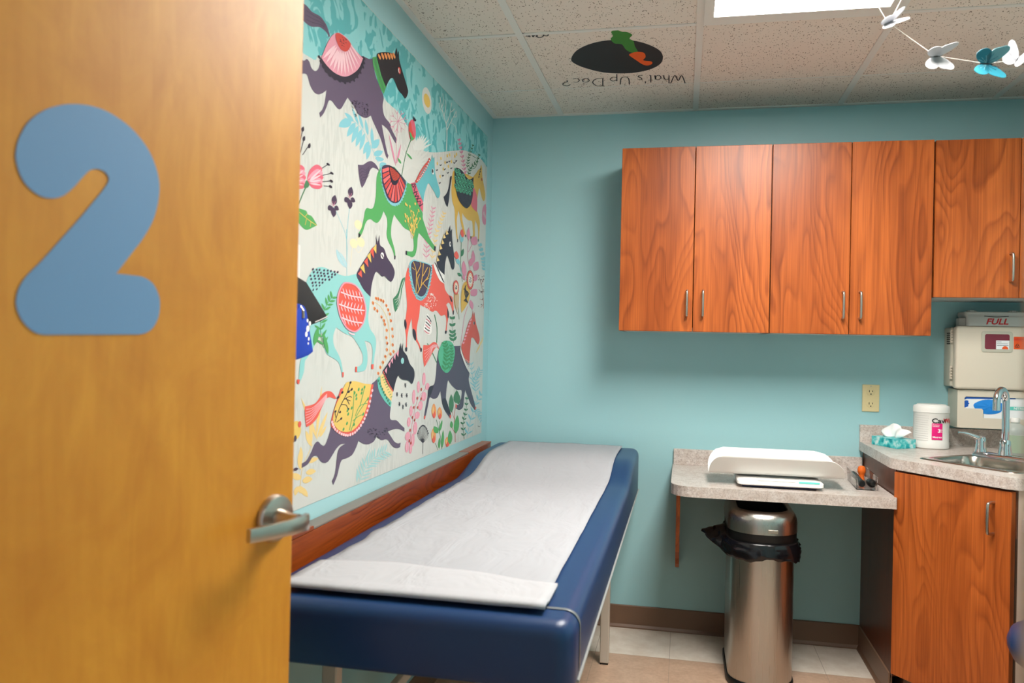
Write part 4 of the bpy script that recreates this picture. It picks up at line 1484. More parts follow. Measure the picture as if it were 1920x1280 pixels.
S7,,1490 2123 1449 2145 1391 2165 1342 2176 1342 2176 1326 2204 1326 2204 1317 2184 1317 2184 1305 2203 1305 2203 1302 2178 1280 2156 1256 2138 1227 2117 1211 2099 1235 2071 1263 2075 1302 2078 1329 2092 1351 2099 1376 2089 1395 2071 1411 2053 1411 2053 1444 2072 1470 2095
F6,4.1 1.6,1615 1933 1606 1933
F6,4.3 1.7,1554 1954 1544 1955
F6,4.1 1.6,1622 1938 1613 1939
F6,4.2 1.6,1597 1940 1587 1941
F6,4.1 1.6,1628 1912 1618 1913
F6,4.1 1.6,1632 1920 1623 1921
F6,4.3 1.6,1565 1956 1555 1956
F6,4 1.6,1662 1930 1653 1930
F6,4.2 1.6,1580 1929 1571 1929
F6,4 1.6,1642 1929 1633 1929
F6,4 1.6,1649 1923 1640 1923
F6,4 1.6,1663 1911 1654 1911
F6,3.9 1.6,1667 1927 1658 1927
F6,4.3 1.7,1556 1929 1546 1929
F6,4.2 1.6,1597 1915 1587 1915
F6,4 1.6,1636 1936 1627 1937
F6,4.1 1.6,1619 1942 1610 1943
F6,4.1 1.6,1632 1945 1623 1946
F6,4 1.6,1664 1932 1655 1933
F6,4.3 1.6,1579 1941 1569 1941
F6,4 1.6,1637 1941 1628 1941
F6,4.3 1.7,1555 1944 1545 1945
F6,4 1.6,1646 1940 1637 1941
F6,4 1.6,1663 1932 1654 1933
F6,4.2 1.6,1592 1948 1583 1948
F6,4 1.6,1664 1919 1655 1919
F6,4 1.6,1639 1900 1630 1900
F6,4 1.6,1655 1919 1646 1919
F6,4.3 1.6,1580 1938 1570 1939
F6,4.3 1.7,1554 1942 1544 1943
F6,4 1.6,1641 1926 1632 1926
F6,3.9 1.6,1664 1922 1656 1922
F6,4 1.6,1639 1905 1630 1905
F6,4.3 1.6,1573 1936 1563 1937
F6,3.9 1.6,1665 1928 1656 1929
F6,4 1.6,1642 1935 1633 1935
F6,4 1.6,1641 1905 1632 1906
F6,4 1.6,1654 1939 1645 1940
F6,4.3 1.6,1561 1937 1551 1937
F6,4.3 1.7,1554 1945 1544 1946
F6,4.3 1.6,1564 1932 1554 1932
F6,4.3 1.6,1577 1924 1567 1924
F6,4.1 1.6,1613 1945 1604 1946
F6,4 1.6,1644 1905 1635 1905
F6,4.3 1.6,1564 1920 1554 1920
F6,4.1 1.6,1630 1916 1621 1916
F6,4.3 1.6,1576 1929 1567 1929
F6,4.3 1.6,1575 1934 1565 1935
F6,4.2 1.6,1593 1922 1584 1922
F6,4 1.6,1637 1903 1628 1904
F6,4.3 1.7,1559 1958 1549 1959
F6,4.2 1.6,1593 1952 1584 1953
F6,4.3 1.6,1566 1955 1556 1955
F6,4.3 1.7,1556 1934 1546 1934
F6,4 1.6,1662 1933 1653 1933
S12,,1196 1999 1179 2008 1162 1985 1141 1971 1170 1956 1194 1976
F6,7.1 2.3,1150 2019 1154 2038
F6,7.1 2.3,1145 2021 1146 2037
F6,7.2 2.3,1141 2022 1139 2036
F6,7.2 2.3,1136 2023 1132 2035
F6,7.2 2.3,1131 2025 1124 2034
S4,,1421 1810 1399 1818 1366 1824 1319 1825 1266 1817 1219 1805 1213 1795 1213 1795 1226 1773 1249 1747 1273 1728 1312 1716 1351 1715 1379 1722 1402 1739 1422 1757 1429 1782 1431 1800
L6,6.3 2,1156 1806 1118 1816
L6,6.2 2,1156 1806 1140 1801
L6,6.3 2,1140 1799 1118 1814
L6,6.4 2.1,1130 1791 1098 1788
L6,6.3 2.1,1130 1791 1113 1809
L6,6.4 2.1,1098 1788 1118 1772
L6,6.4 2.1,1118 1772 1083 1782
L6,6.5 2.1,1083 1782 1096 1758
L6,6.5 2.1,1096 1758 1059 1768
L6,6.6 2.1,1059 1768 1067 1748
L6,6.7 2.1,1067 1748 1031 1764
L6,6.4 2.1,1139 1780 1094 1795
L6,6.5 2.1,1110 1766 1059 1777
D12,12 4.5,1107 1826
D12,12 4.5,1095 1833
D12,12 4.5,1082 1840
D12,12 4,1070 1848
D12,12.5 4.5,1058 1856
D12,12 4.5,1045 1865
D12,12.5 4.5,1032 1875
D12,12.5 4.5,1020 1885
D12,13 4.5,1007 1896
D12,13 4.5,994 1908
D12,13 4.5,981 1920
D12,13 5,968 1932
L12,10.5 3.3,1112 1823 1079 1856 1024 1897 961 1935
F29,14 4.6,1171 1735 1167 1726
F29,14.5 4.7,1118 1752 1114 1743
F29,14.4 4.7,1135 1720 1131 1712
F29,13.6 4.6,1211 1694 1207 1686
F29,13.6 4.6,1215 1701 1211 1692
F29,13.6 4.6,1212 1734 1208 1725
F29,14.2 4.7,1155 1672 1151 1664
F29,13.9 4.6,1184 1687 1180 1678
F29,15.1 4.8,1064 1711 1059 1702
F29,14.1 4.6,1162 1657 1157 1648
F29,14.9 4.8,1081 1737 1077 1728
F29,13.7 4.6,1200 1733 1196 1725
F29,14.2 4.7,1150 1674 1145 1665
F29,14.5 4.7,1126 1695 1122 1686
F29,14.1 4.6,1161 1698 1157 1690
F29,13.6 4.6,1213 1736 1209 1728
F29,13.8 4.6,1187 1682 1183 1673
F29,14.2 4.7,1153 1722 1149 1714
F29,14.5 4.7,1126 1713 1122 1704
F29,14.8 4.7,1098 1684 1094 1675
F29,13.9 4.6,1181 1693 1177 1684
F29,14.8 4.8,1095 1677 1090 1668
F29,14.2 4.7,1155 1658 1150 1649
F29,14.2 4.7,1152 1680 1148 1671
F29,13.7 4.6,1197 1698 1193 1690
F29,13.6 4.6,1213 1679 1209 1670
F29,14.8 4.8,1096 1706 1091 1697
F29,15 4.8,1078 1735 1074 1726
F29,14.7 4.7,1107 1702 1103 1694
F29,14.5 4.7,1127 1713 1123 1704
F29,14.5 4.7,1120 1666 1116 1657
F29,14.6 4.7,1116 1754 1112 1745
F29,14.7 4.7,1106 1697 1101 1689
F29,14.3 4.7,1139 1675 1135 1666
S6,,643 1969 604 1982 535 1985 477 1974 417 1973 350 1997 350 1997 355 1956 359 1916 386 1875 437 1849 480 1844 538 1849 595 1869 631 1909 645 1943
D34,10 7,207 2016
F6,13.2 3.2,226 2063 237 2051
F6,13.1 3.2,235 2050 246 2037
F6,13 3.2,244 2036 255 2024
F6,13 3.2,253 2023 263 2011
S4,,1143 1537 1120 1553 1080 1556 934 1556 932 1526 954 1485 983 1452 1025 1439 1067 1443 1103 1463 1131 1498
F6,8 2.4,884 1574 858 1568
F6,8 2.4,881 1572 855 1566
F6,8 2.4,878 1570 852 1564
F6,8 2.4,875 1568 849 1562
F6,8 2.4,872 1567 846 1560
F6,8.1 2.4,869 1565 842 1559
F6,8.1 2.4,865 1563 839 1557
F6,8.1 2.4,862 1561 836 1555
F6,8.1 2.4,859 1560 833 1553
F6,8.1 2.4,856 1558 829 1552
F6,8.1 2.4,853 1556 826 1550
F6,8.2 2.4,849 1554 823 1548
F6,8.2 2.4,846 1553 820 1546
F6,8.2 2.4,843 1551 816 1544
F6,8.2 2.4,840 1549 813 1543
F6,8.2 2.4,836 1547 810 1541
F6,8.2 2.4,833 1546 807 1539
F6,8.3 2.4,830 1544 803 1537
F6,8.3 2.4,827 1542 800 1535
F6,8.3 2.4,823 1540 797 1534
F6,8.3 2.4,820 1538 793 1532
F6,8.3 2.4,817 1537 790 1530
F6,8.3 2.4,814 1535 787 1528
F6,8.4 2.4,810 1533 783 1526
F6,8.4 2.4,807 1531 780 1524
F6,8.4 2.4,804 1529 777 1523
F6,8.4 2.5,800 1528 773 1521
F6,8.4 2.5,797 1526 770 1519
F6,8.5 2.5,794 1524 766 1517
F6,8.5 2.5,791 1522 763 1515
F6,8.5 2.5,787 1520 760 1513
F6,8.5 2.5,784 1518 756 1512
F6,8.5 2.5,780 1517 753 1510
F6,8.5 2.5,777 1515 749 1508
S6,,859 1579 832 1616 801 1661 754 1700 714 1712 714 1712 691 1739 691 1739 686 1716 686 1716 664 1728 664 1728 662 1700 647 1664 628 1627 617 1589 632 1571 655 1573 679 1592 703 1610 724 1616 743 1593 751 1568 753 1539 753 1539 828 1554
F14,56.4 15,512 1714 515 1749
F14,69.6 19,593 1616 592 1649
D34,11 4.5,319 1555
D34,11 4.5,320 1545
D34,11 4.5,326 1534
D34,11 4.5,335 1526
D34,11 5,346 1519
D34,11 5,360 1515
D34,11 5,374 1514
D34,11 5,388 1516
D34,10.5 4.5,400 1521
D34,10.5 4.5,410 1528
D34,10.5 4.5,417 1537
D34,10.5 5,420 1547
D34,10.5 4.5,419 1557
D34,10.5 4.5,414 1567
D34,10.5 4.5,405 1576
D34,10.5 4.5,394 1583
D34,10.5 5,380 1587
D34,11 4.5,366 1588
D34,11 4.5,352 1587
D34,11 5,339 1582
D34,11 5,329 1575
D34,11 4.5,322 1566
D14,50.5 37,370 1551
D34,10 4,555 1505
D34,9.5 4.5,556 1498
D34,9.5 4.5,559 1491
D34,9.5 4,566 1485
D34,9.5 4.5,574 1480
D34,9.5 4.5,583 1478
D34,9.5 4,593 1477
D34,9.5 4.5,603 1479
D34,9 4.5,611 1482
D34,9 4.5,618 1487
D34,9.5 4,622 1493
D34,9.5 4,624 1500
D34,9.5 4,624 1507
D34,9 4.5,620 1514
D34,9 4.5,614 1520
D34,9.5 4,606 1524
D34,9.5 4,597 1527
D34,9.5 4.5,587 1528
D34,9.5 4.5,577 1526
D34,9.5 4.5,569 1523
D34,9.5 4.5,562 1518
D34,10 4,557 1512
D14,34.5 25.5,590 1502
L6,8.7 2.3,435 1525 457 1487 397 1450
L6,8.7 2.3,444 1521 443 1488 412 1451
L6,8.7 2.3,452 1517 429 1489 426 1452
L6,8.7 2.3,460 1512 415 1490 440 1453
L6,8.6 2.3,469 1508 401 1491 454 1454
L6,8.6 2.3,477 1504 387 1492 468 1455
L2,4.8 1.3,597 1471 588 1435 560 1401
L2,4.8 1.3,581 1472 575 1435 560 1401
L2,4.8 1.3,565 1473 562 1436 560 1401
L22,6.3 1.8,724 1166 704 1211 699 1247 732 1279
F22,24.9 7.2,720 1174 765 1195
F22,25.7 7.3,720 1174 658 1187
F22,25 7.2,713 1191 756 1211
F22,25.8 7.3,713 1191 653 1203
F22,25.1 7.2,705 1208 747 1227
F22,25.9 7.3,705 1208 648 1220
F22,25.2 7.2,702 1222 747 1238
F22,25.9 7.3,702 1222 652 1235
F22,25.2 7.2,700 1236 742 1251
F22,25.9 7.3,700 1236 653 1249
F22,25.1 7.2,701 1249 754 1257
F22,25.8 7.3,701 1249 674 1267
F22,25 7.2,713 1261 763 1269
F22,25.5 7.3,713 1261 688 1278
F22,24.8 7.2,726 1273 773 1280
F22,25.3 7.2,726 1273 703 1288
L22,6.6 1.9,661 1173 623 1224 644 1270
F22,19.5 5.5,656 1180 683 1194
F22,20 5.6,656 1180 612 1186
F22,19.6 5.5,647 1192 673 1206
F22,20.1 5.6,647 1192 605 1199
F22,19.8 5.6,637 1205 663 1218
F22,20.2 5.6,637 1205 597 1211
F22,19.9 5.6,628 1217 652 1230
F22,20.3 5.6,628 1217 589 1224
F22,19.9 5.6,626 1230 660 1238
F22,20.2 5.6,626 1230 600 1240
F22,19.8 5.6,631 1241 663 1249
F22,20.1 5.6,631 1241 606 1251
F22,19.8 5.5,636 1253 666 1260
F22,20.1 5.6,636 1253 613 1262
F22,19.7 5.5,641 1264 669 1271
F22,20 5.6,641 1264 619 1273
F8,29.5 7.8,470 1276 443 1286
F8,29.8 7.9,455 1290 428 1300
F8,30.1 7.9,439 1304 412 1314
F8,30.4 7.9,424 1318 396 1328
F8,30.6 8,408 1332 380 1342
F8,30.9 8,392 1346 364 1357
F8,31.2 8,376 1360 347 1371
F8,31.5 8.1,359 1375 331 1386
D35,8 7,297 1368
L35,5.4 1.5,511 1264 491 1234
L35,5.4 1.5,501 1256 480 1226
L35,5.5 1.5,490 1248 470 1219
L35,5.5 1.5,480 1240 459 1211
L35,5.5 1.5,470 1233 449 1203
L35,5.6 1.5,459 1226 439 1196
L35,5.6 1.5,449 1219 428 1189
L35,5.6 1.5,439 1213 417 1183
L35,5.7 1.5,428 1207 407 1177
L35,5.7 1.5,418 1201 396 1171
L35,5.7 1.5,407 1196 386 1166
L35,5.8 1.5,397 1192 375 1161
L35,5.8 1.5,386 1187 364 1157
L35,5.8 1.5,376 1184 354 1153
L35,5.9 1.5,365 1180 343 1149
L35,5.9 1.5,354 1176 332 1145
L35,3.8 1,438 1214 344 1196
L35,3.9 1,416 1205 344 1187
L35,3.9 1,395 1196 343 1177
L35,3.9 1,373 1187 342 1168
L35,3.9 1,351 1177 341 1159
L9,10 4,1711 1408 1637 1402 1558 1402
F9,6.3 2.6,1688 1405 1700 1421
F9,5.6 2.3,1688 1405 1676 1391
F9,6.5 2.6,1666 1404 1679 1420
F9,5.7 2.3,1666 1404 1654 1390
F9,6.6 2.7,1644 1403 1657 1420
F9,5.8 2.3,1644 1403 1632 1389
F9,6.7 2.7,1622 1403 1634 1420
F9,5.9 2.4,1622 1403 1609 1389
F9,6.9 2.7,1598 1402 1611 1419
F9,6.1 2.4,1598 1402 1585 1388
F9,7 2.7,1575 1402 1588 1419
F9,6.2 2.4,1575 1402 1562 1387
L9,10 4,1720 1375 1635 1367 1543 1366
F9,6.3 2.6,1708 1371 1698 1388
F9,5.5 2.3,1708 1371 1696 1357
F9,6.4 2.6,1686 1370 1676 1387
F9,5.6 2.3,1686 1370 1674 1356
F9,6.5 2.6,1665 1369 1654 1387
F9,5.7 2.3,1665 1369 1652 1355
F9,6.7 2.7,1642 1368 1632 1386
F9,5.8 2.3,1642 1368 1630 1354
F9,6.8 2.7,1620 1368 1609 1385
F9,6 2.4,1620 1368 1607 1353
F9,6.9 2.7,1596 1367 1585 1384
F9,6.1 2.4,1596 1367 1583 1352
F9,7.1 2.8,1573 1366 1561 1383
F9,6.2 2.4,1573 1366 1560 1351
L9,10 4,1704 1340 1633 1332 1557 1330
F9,6.4 2.6,1685 1336 1697 1352
F9,5.6 2.3,1685 1336 1673 1322
F9,6.5 2.6,1663 1335 1675 1351
F9,5.7 2.3,1663 1335 1650 1320
F9,6.6 2.7,1640 1333 1653 1350
F9,5.9 2.3,1640 1333 1628 1319
F9,6.7 2.7,1618 1332 1630 1349
F9,6 2.4,1618 1332 1605 1318
F9,6.9 2.7,1594 1331 1607 1348
F9,6.1 2.4,1594 1331 1581 1316
L9,10.1 4,1651 1301 1631 1297 1611 1296
H14,,1597 1467 1573 1481 1567 1459
H29,,1581 1486 1556 1500 1545 1472
H14,,1555 1506 1530 1520 1521 1493
H29,,1533 1524 1508 1539 1500 1508
H14,,1511 1541 1486 1556 1480 1523
H29,,1488 1552 1462 1568 1462 1539
D35,14 9.5,1412 1539
D9,6.5 4,1748 1063
D9,7 4,1742 1056
D9,6.5 4,1736 1049
D9,6.5 4,1728 1042
D9,7 4,1714 1036
D9,7 4,1699 1030
D9,7 4,1685 1025
D9,7 4,1671 1022
D9,7.5 4,1657 1019
D9,7.5 4,1643 1017
D9,7 4.5,1626 1017
D9,7 4.5,1609 1018
D9,7.5 4,1593 1020
D9,8 4.5,1579 1025
D9,7.5 4.5,1565 1029
D9,8 4.5,1551 1036
D9,8 4.5,1538 1044
D9,8 4.5,1525 1053
D9,8 4.5,1514 1063
D9,8 4,1504 1075
D9,8.5 4.5,1493 1087
D9,8 4.5,1485 1101
D9,8 4.5,1477 1117
D9,8 4.5,1469 1132
S29,,1665 1161 1633 1165 1592 1164 1532 1155 1478 1151 1478 1151 1494 1112 1527 1067 1568 1040 1609 1028 1649 1027 1696 1035 1731 1052 1744 1070 1744 1070 1730 1102 1694 1134
S30,,1408 1173 1408 1173 1379 1183 1379 1183 1352 1151 1294 1119 1294 1119 1305 1090 1305 1090 1365 1116 1397 1146
D21,7 4.5,1420 1159
D21,7 4.5,1410 1150
D21,7 4,1399 1141
D21,7 4.5,1387 1132
D21,7 4.5,1374 1122
D21,7.5 4,1362 1113
D21,7 4.5,1348 1103
D21,7.5 4.5,1335 1094
D21,7.5 4.5,1321 1084
F9,13.7 5.9,1777 2047 1851 1986
F9,13.9 5.9,1769 2046 1833 1981
F9,14.1 5.9,1761 2042 1812 1977
F9,14.3 6,1753 2043 1789 1976
F9,14.5 6,1745 2045 1764 1977
F9,14.7 6.1,1737 2048 1739 1981
F9,15 6.1,1730 2052 1713 1988
F9,15.2 6.2,1722 2057 1688 2000
F9,15.4 6.2,1714 2062 1662 2013
F9,15.6 6.3,1706 2069 1641 2029
F9,15.8 6.3,1698 2076 1623 2045
F9,15.9 6.3,1690 2084 1608 2065
F16,24.1 8.8,1477 2130 1465 2117
F16,24.6 8.9,1451 2143 1439 2126
F16,25.1 9,1426 2152 1413 2135
F16,25.6 9.1,1401 2161 1387 2144
F16,26.1 9.2,1377 2169 1364 2152
F16,26.5 9.3,1357 2177 1343 2162
D12,12.5 10.5,1300 2140
S18,,1192 1973 1177 1973 1158 1964 1140 1965 1171 1948 1171 1948
H13,,1369 1818 1428 1799 1426 1788 1363 1810
H12,,1361 1808 1425 1784 1420 1773 1355 1803
H13,,1352 1801 1419 1769 1410 1758 1346 1796
H12,,1344 1795 1407 1754 1396 1745 1338 1791
H13,,1335 1790 1392 1741 1379 1732 1329 1788
H12,,1327 1787 1374 1728 1355 1722 1321 1786
H13,,1319 1786 1348 1719 1325 1719 1313 1786
H12,,1311 1786 1316 1718 1294 1725 1305 1787
H13,,1302 1788 1285 1727 1268 1738 1296 1791
H12,,1294 1792 1261 1742 1247 1755 1288 1795
H13,,1286 1797 1242 1760 1232 1773 1280 1801
H12,,1278 1803 1228 1778 1222 1790 1272 1810
D35,5.5 2.5,1095 1832
D35,5.5 2.5,1082 1839
D35,5.5 2,1070 1847
D35,6 2,1058 1855
D35,5.5 2.5,1045 1863
D35,6 2.5,1033 1873
D35,5.5 2.5,1021 1883
D35,6 2.5,1008 1893
D35,6 2.5,995 1904
D35,6 2.5,983 1916
D35,6 2.5,970 1928
D35,13.5 10.5,929 1898
D20,19.5 9,632 1966
D20,20.5 8.5,587 1972
D20,20 8.5,608 1956
D20,20.5 9,562 1962
D20,21 9,515 1968
D20,19.5 8.5,629 1936
D20,20 8.5,584 1942
D20,20.5 9,537 1948
D20,21.5 9,490 1954
D20,22 9,440 1961
D20,22.5 9.5,390 1967
D20,20 9,606 1925
D20,20.5 9,560 1931
D20,21 9,513 1937
D20,21.5 9,464 1943
D20,22 9.5,414 1950
D20,23 9,362 1956
D20,20 8.5,627 1905
D20,20.5 9,582 1911
D20,21 9,535 1917
D20,21.5 9,487 1923
D20,21.5 9,438 1929
D20,22.5 9,387 1935
D20,20 8.5,603 1895
D20,20.5 9,557 1900
D20,21 9,510 1906
D20,22 9,461 1911
D20,22 9.5,411 1917
L36,2.8 0.7,576 1892 518 1860
L36,2.8 0.7,554 1895 505 1861
L36,2.8 0.7,532 1897 492 1861
L36,2.8 0.8,509 1899 479 1862
L36,2.9 0.8,487 1902 466 1863
L36,2.9 0.8,464 1904 453 1864
L36,2.9 0.8,440 1906 440 1864
L36,3 0.8,417 1909 426 1865
L36,3 0.8,392 1911 413 1866
D6,3 2,1160 1529
D6,3.5 2,1154 1516
D6,3.5 1.5,1149 1503
D6,3 2,1143 1489
D6,3 2,1134 1478
D6,3.5 2,1124 1467
D6,3.5 2,1115 1456
D6,3.5 1.5,1103 1448
D6,3.5 1.5,1090 1442
D6,3.5 2,1077 1435
D6,3.5 2,1063 1432
D6,3.5 2,1048 1431
D6,3.5 2,1033 1430
D6,3.5 2,1017 1433
D6,3.5 2,1000 1439
D6,3.5 2,983 1446
D6,3.5 2,969 1454
D6,3.5 2,958 1466
D6,3.5 2,947 1478
D6,4 2,937 1490
D6,4 2,931 1504
D6,4 2,925 1517
D6,4 2,920 1530
D6,3.5 2,921 1540
D6,4 2,921 1549
D6,4 2,922 1558
L31,6.8 2.2,1090 1445 1088 1498 1095 1527 1123 1550
L31,7 2.2,1091 1508 1044 1546 1057 1558
L31,7.3 2.3,1073 1446 1028 1480 956 1516 940 1549
L31,7.2 2.3,1039 1468 1024 1511 1015 1557
L31,7.4 2.3,1022 1488 953 1470
L31,7 2.2,1050 1459 1076 1491 1054 1515
L31,7.4 2.3,1018 1511 965 1547
L31,7.5 2.3,992 1498 950 1509
L31,6.7 2.2,1107 1525 1135 1530
H30,,742 1714 712 1701 749 1693
H30,,776 1694 747 1682 783 1674
H30,,796 1671 767 1658 803 1650
H30,,818 1648 789 1635 825 1627
H30,,834 1623 805 1610 841 1603
H30,,853 1599 824 1586 859 1579
D35,12 10,688 1665
D2,37.5 29.5,370 1551
D2,26 20.5,590 1502
D6,10 7,289 1368
L8,10 4,1710 1342 1729 1374 1725 1403 1703 1427 1676 1436 1617 1434 1573 1417 1545 1391 1534 1363 1550 1331 1585 1310 1619 1304 1669 1314 1710 1342
L6,9.1 3.3,1420 1542 1402 1533
L6,4.6 1.9,1731 1061 1700 1099 1655 1135 1633 1164
L6,4.7 1.9,1692 1105 1661 1102 1645 1089
L6,4.8 1.9,1670 1120 1630 1111
L6,4.8 1.9,1655 1135 1620 1143
L6,4.5 1.9,1725 1073 1733 1089
L6,4.5 1.9,1720 1060 1690 1067
L6,4.8 1.9,1678 1117 1639 1124 1622 1120
L6,4.8 1.9,1662 1122 1638 1102
F6,14.7 5.9,1628 1139 1619 1147
F6,14.5 5.8,1638 1159 1628 1166
F6,14.4 5.8,1649 1086 1640 1093
F6,13.8 5.7,1695 1064 1686 1071
F6,13.7 5.7,1703 1082 1695 1089
F6,13.9 5.7,1691 1134 1682 1142
F6,13.6 5.6,1717 1123 1708 1130
F6,13.4 5.6,1733 1086 1725 1093
F6,14.4 5.8,1648 1134 1639 1141
L18,5.1 2,1625 1026 1586 1065 1545 1089 1498 1113
L18,5.1 2,1611 1054 1570 1064 1535 1066
L18,5.2 2,1595 1066 1563 1093 1506 1096
L18,4.9 2,1634 1030 1612 1080 1607 1139
L18,5.2 2,1563 1090 1531 1142
F18,13.3 5.3,1606 1127 1600 1137
F18,13.4 5.3,1593 1120 1587 1130
F18,13.1 5.2,1624 1086 1618 1096
F18,12.8 5.2,1647 1071 1641 1081
F18,12.7 5.2,1652 1081 1646 1091
F18,12.7 5.2,1654 1046 1648 1056
F18,13.6 5.3,1577 1135 1571 1146
F18,13.9 5.4,1551 1134 1545 1144
F18,14.1 5.4,1534 1140 1528 1150
F18,13.3 5.3,1605 1038 1599 1048
F18,12.5 5.1,1676 1032 1671 1042
F18,14.4 5.5,1506 1104 1499 1115
F18,14 5.4,1539 1062 1532 1073
F18,13.9 5.4,1555 1124 1549 1134
F18,13.4 5.3,1592 1110 1586 1120
L18,5.9 2.2,1395 1167 1376 1170
L18,6 2.2,1386 1159 1366 1162
L18,6 2.2,1376 1151 1357 1154
L18,6.1 2.2,1366 1143 1348 1146
L18,6.1 2.2,1356 1135 1338 1138
L18,6.2 2.2,1346 1127 1329 1130
L18,6.2 2.2,1336 1119 1319 1121
L18,6.3 2.2,1326 1110 1310 1113
L18,6.3 2.2,1316 1102 1300 1105
S6,,1385 1187 1346 1209 1295 1234 1242 1251 1242 1251 1231 1276 1231 1276 1224 1252 1224 1252 1208 1276 1208 1276 1206 1251 1168 1233 1136 1205 1093 1185 1085 1160 1108 1137 1144 1149 1203 1155 1231 1163 1246 1170 1269 1152 1290 1119 1290 1119 1342 1143 1374 1170
S12,,1778 2076 1757 2085 1720 2088 1685 2086 1688 2072 1710 2054 1740 2047 1763 2052 1778 2064
D35,8.5 7,1303 2139
S6,,1370 1821 1327 1824 1270 1816 1278 1802 1300 1779 1324 1771 1347 1773 1360 1788 1371 1807
D7,8.5 7.5,931 1899
D6,10.5 5.5,632 1965
D6,10.5 6,586 1971
D6,11 6,608 1954
D6,11 6,562 1960
D6,11 6,515 1967
D6,10.5 5.5,629 1934
D6,11 6,584 1940
D6,11 6,537 1946
D6,11.5 6,489 1953
D6,12 6,440 1959
D6,12 6,389 1966
D6,10.5 5.5,606 1924
D6,11 5.5,560 1929
D6,11.5 5.5,512 1936
D6,11.5 6,464 1942
D6,12 6,414 1948
D6,12 6.5,362 1955
D6,10.5 6,627 1904
D6,10.5 5.5,581 1910
D6,11 6,535 1915
D6,11.5 6,487 1921
D6,11.5 6,437 1927
D6,12 6.5,387 1933
D6,10.5 6,603 1893
D6,11 5.5,557 1899
D6,11 6,510 1904
D6,11.5 6,461 1910
D6,12 6,411 1916
D6,6 5.5,686 1666
D30,30 24.5,370 1551
D30,21 16.5,590 1502
H8,,1271 1241 1248 1252 1253 1229
H8,,1297 1232 1275 1243 1280 1220
H8,,1321 1219 1298 1230 1303 1208
H8,,1343 1207 1321 1217 1326 1195
H8,,1372 1189 1350 1199 1355 1178
D27,15 10,1211 1216
D14,4.5 2.5,1382 1184
D14,5 2.5,1376 1179
D14,5 2.5,1370 1173
D14,5 2.5,1363 1168
D14,5 2.5,1357 1163
D14,5 2.5,1350 1157
D14,5.5 2.5,1343 1152
D14,5 2.5,1337 1148
D14,5 3,1330 1143
D14,5.5 2.5,1324 1138
D14,5 2.5,1317 1134
D14,5.5 3,1310 1130
D14,5.5 2.5,1304 1126
D14,5 2.5,1297 1122
D35,25 20,370 1551
D35,17 13.5,590 1502
F6,3 1.2,1737 2067 1728 2068
F6,2.9 1.2,1746 2065 1738 2065
F6,3 1.2,1721 2074 1713 2075
F6,3 1.2,1716 2085 1708 2086
F6,3 1.2,1737 2077 1729 2078
F6,2.9 1.2,1752 2067 1744 2068
F6,3 1.2,1733 2069 1725 2070
F6,3 1.2,1731 2061 1723 2062
F6,3 1.2,1726 2085 1718 2086
F6,3 1.2,1734 2078 1726 2079
F6,2.9 1.2,1745 2059 1737 2059
F6,2.9 1.2,1741 2081 1733 2082
F6,3 1.2,1732 2076 1724 2077
F6,2.9 1.2,1756 2071 1748 2071
F6,2.9 1.2,1749 2067 1741 2068
F6,2.9 1.2,1746 2067 1738 2068
F6,3 1.2,1714 2085 1705 2086
F6,2.9 1.2,1752 2068 1744 2068
F6,3 1.2,1720 2083 1712 2084
F6,3 1.2,1719 2086 1711 2087
F6,2.9 1.2,1756 2065 1747 2066
F6,2.9 1.2,1753 2070 1745 2071
F6,3 1.2,1729 2068 1721 2069
F6,3 1.2,1736 2074 1727 2075
F6,3 1.2,1716 2076 1708 2077
F6,3 1.2,1741 2060 1733 2061
D12,5.5 6,1299 2140
S34,,1366 1818 1327 1819 1278 1812 1290 1798 1309 1788 1333 1785 1349 1793 1361 1805
D20,5.5 3.5,632 1964
D20,5.5 3.5,586 1970
D20,5 3.5,608 1953
D20,5.5 3.5,562 1960
D20,6 4,515 1966
D20,5 3.5,629 1934
D20,5 3.5,584 1940
D20,5.5 3.5,537 1946
D20,5.5 4,489 1952
D20,6 3.5,440 1958
D20,6 4,389 1965
D20,5.5 4,606 1923
D20,5.5 3.5,560 1929
D20,5.5 3.5,512 1935
D20,5.5 4,464 1941
D20,6 4,414 1947
D20,6 4,362 1954
D20,5 3.5,627 1903
D20,5.5 3.5,581 1909
D20,5.5 3.5,535 1915
D20,5.5 3.5,487 1920
D20,5.5 3.5,437 1926
D20,6 3.5,387 1933
D20,5.5 3.5,603 1892
D20,5.5 4,557 1898
D20,5.5 3.5,510 1903
D20,6 4,461 1909
D20,6 4,411 1915
D6,5.5 2.5,363 1552
D6,5.5 3,376 1546
D6,5 3,370 1559
D6,5.5 2.5,363 1544
D6,5.5 3,381 1552
D6,5.5 3,360 1558
D6,5.5 2.5,373 1539
D6,5.5 3,378 1562
D6,5.5 2.5,355 1548
D6,5 2.5,385 1544
D6,5 2.5,585 1503
D6,5 2.5,594 1499
D6,5 3,590 1508
D6,4.5 2.5,585 1498
D6,4.5 3,598 1503
D6,5 3,583 1507
D6,5 2.5,592 1494
D6,5 2.5,595 1510
D6,4.5 3,580 1500
D6,4.5 2.5,600 1498
L6,2.3 0.8,1361 1813 1342 1816 1323 1815 1303 1817
L6,2.3 0.8,1359 1808 1340 1810 1320 1810 1301 1812
L6,2.3 0.8,1356 1803 1337 1805 1317 1805 1299 1807
L6,2.3 0.8,1353 1797 1334 1799 1315 1800 1297 1801
L6,2.3 0.8,1351 1792 1331 1794 1312 1795 1295 1796
L6,2.3 0.8,1348 1786 1329 1788 1309 1790 1293 1791"""

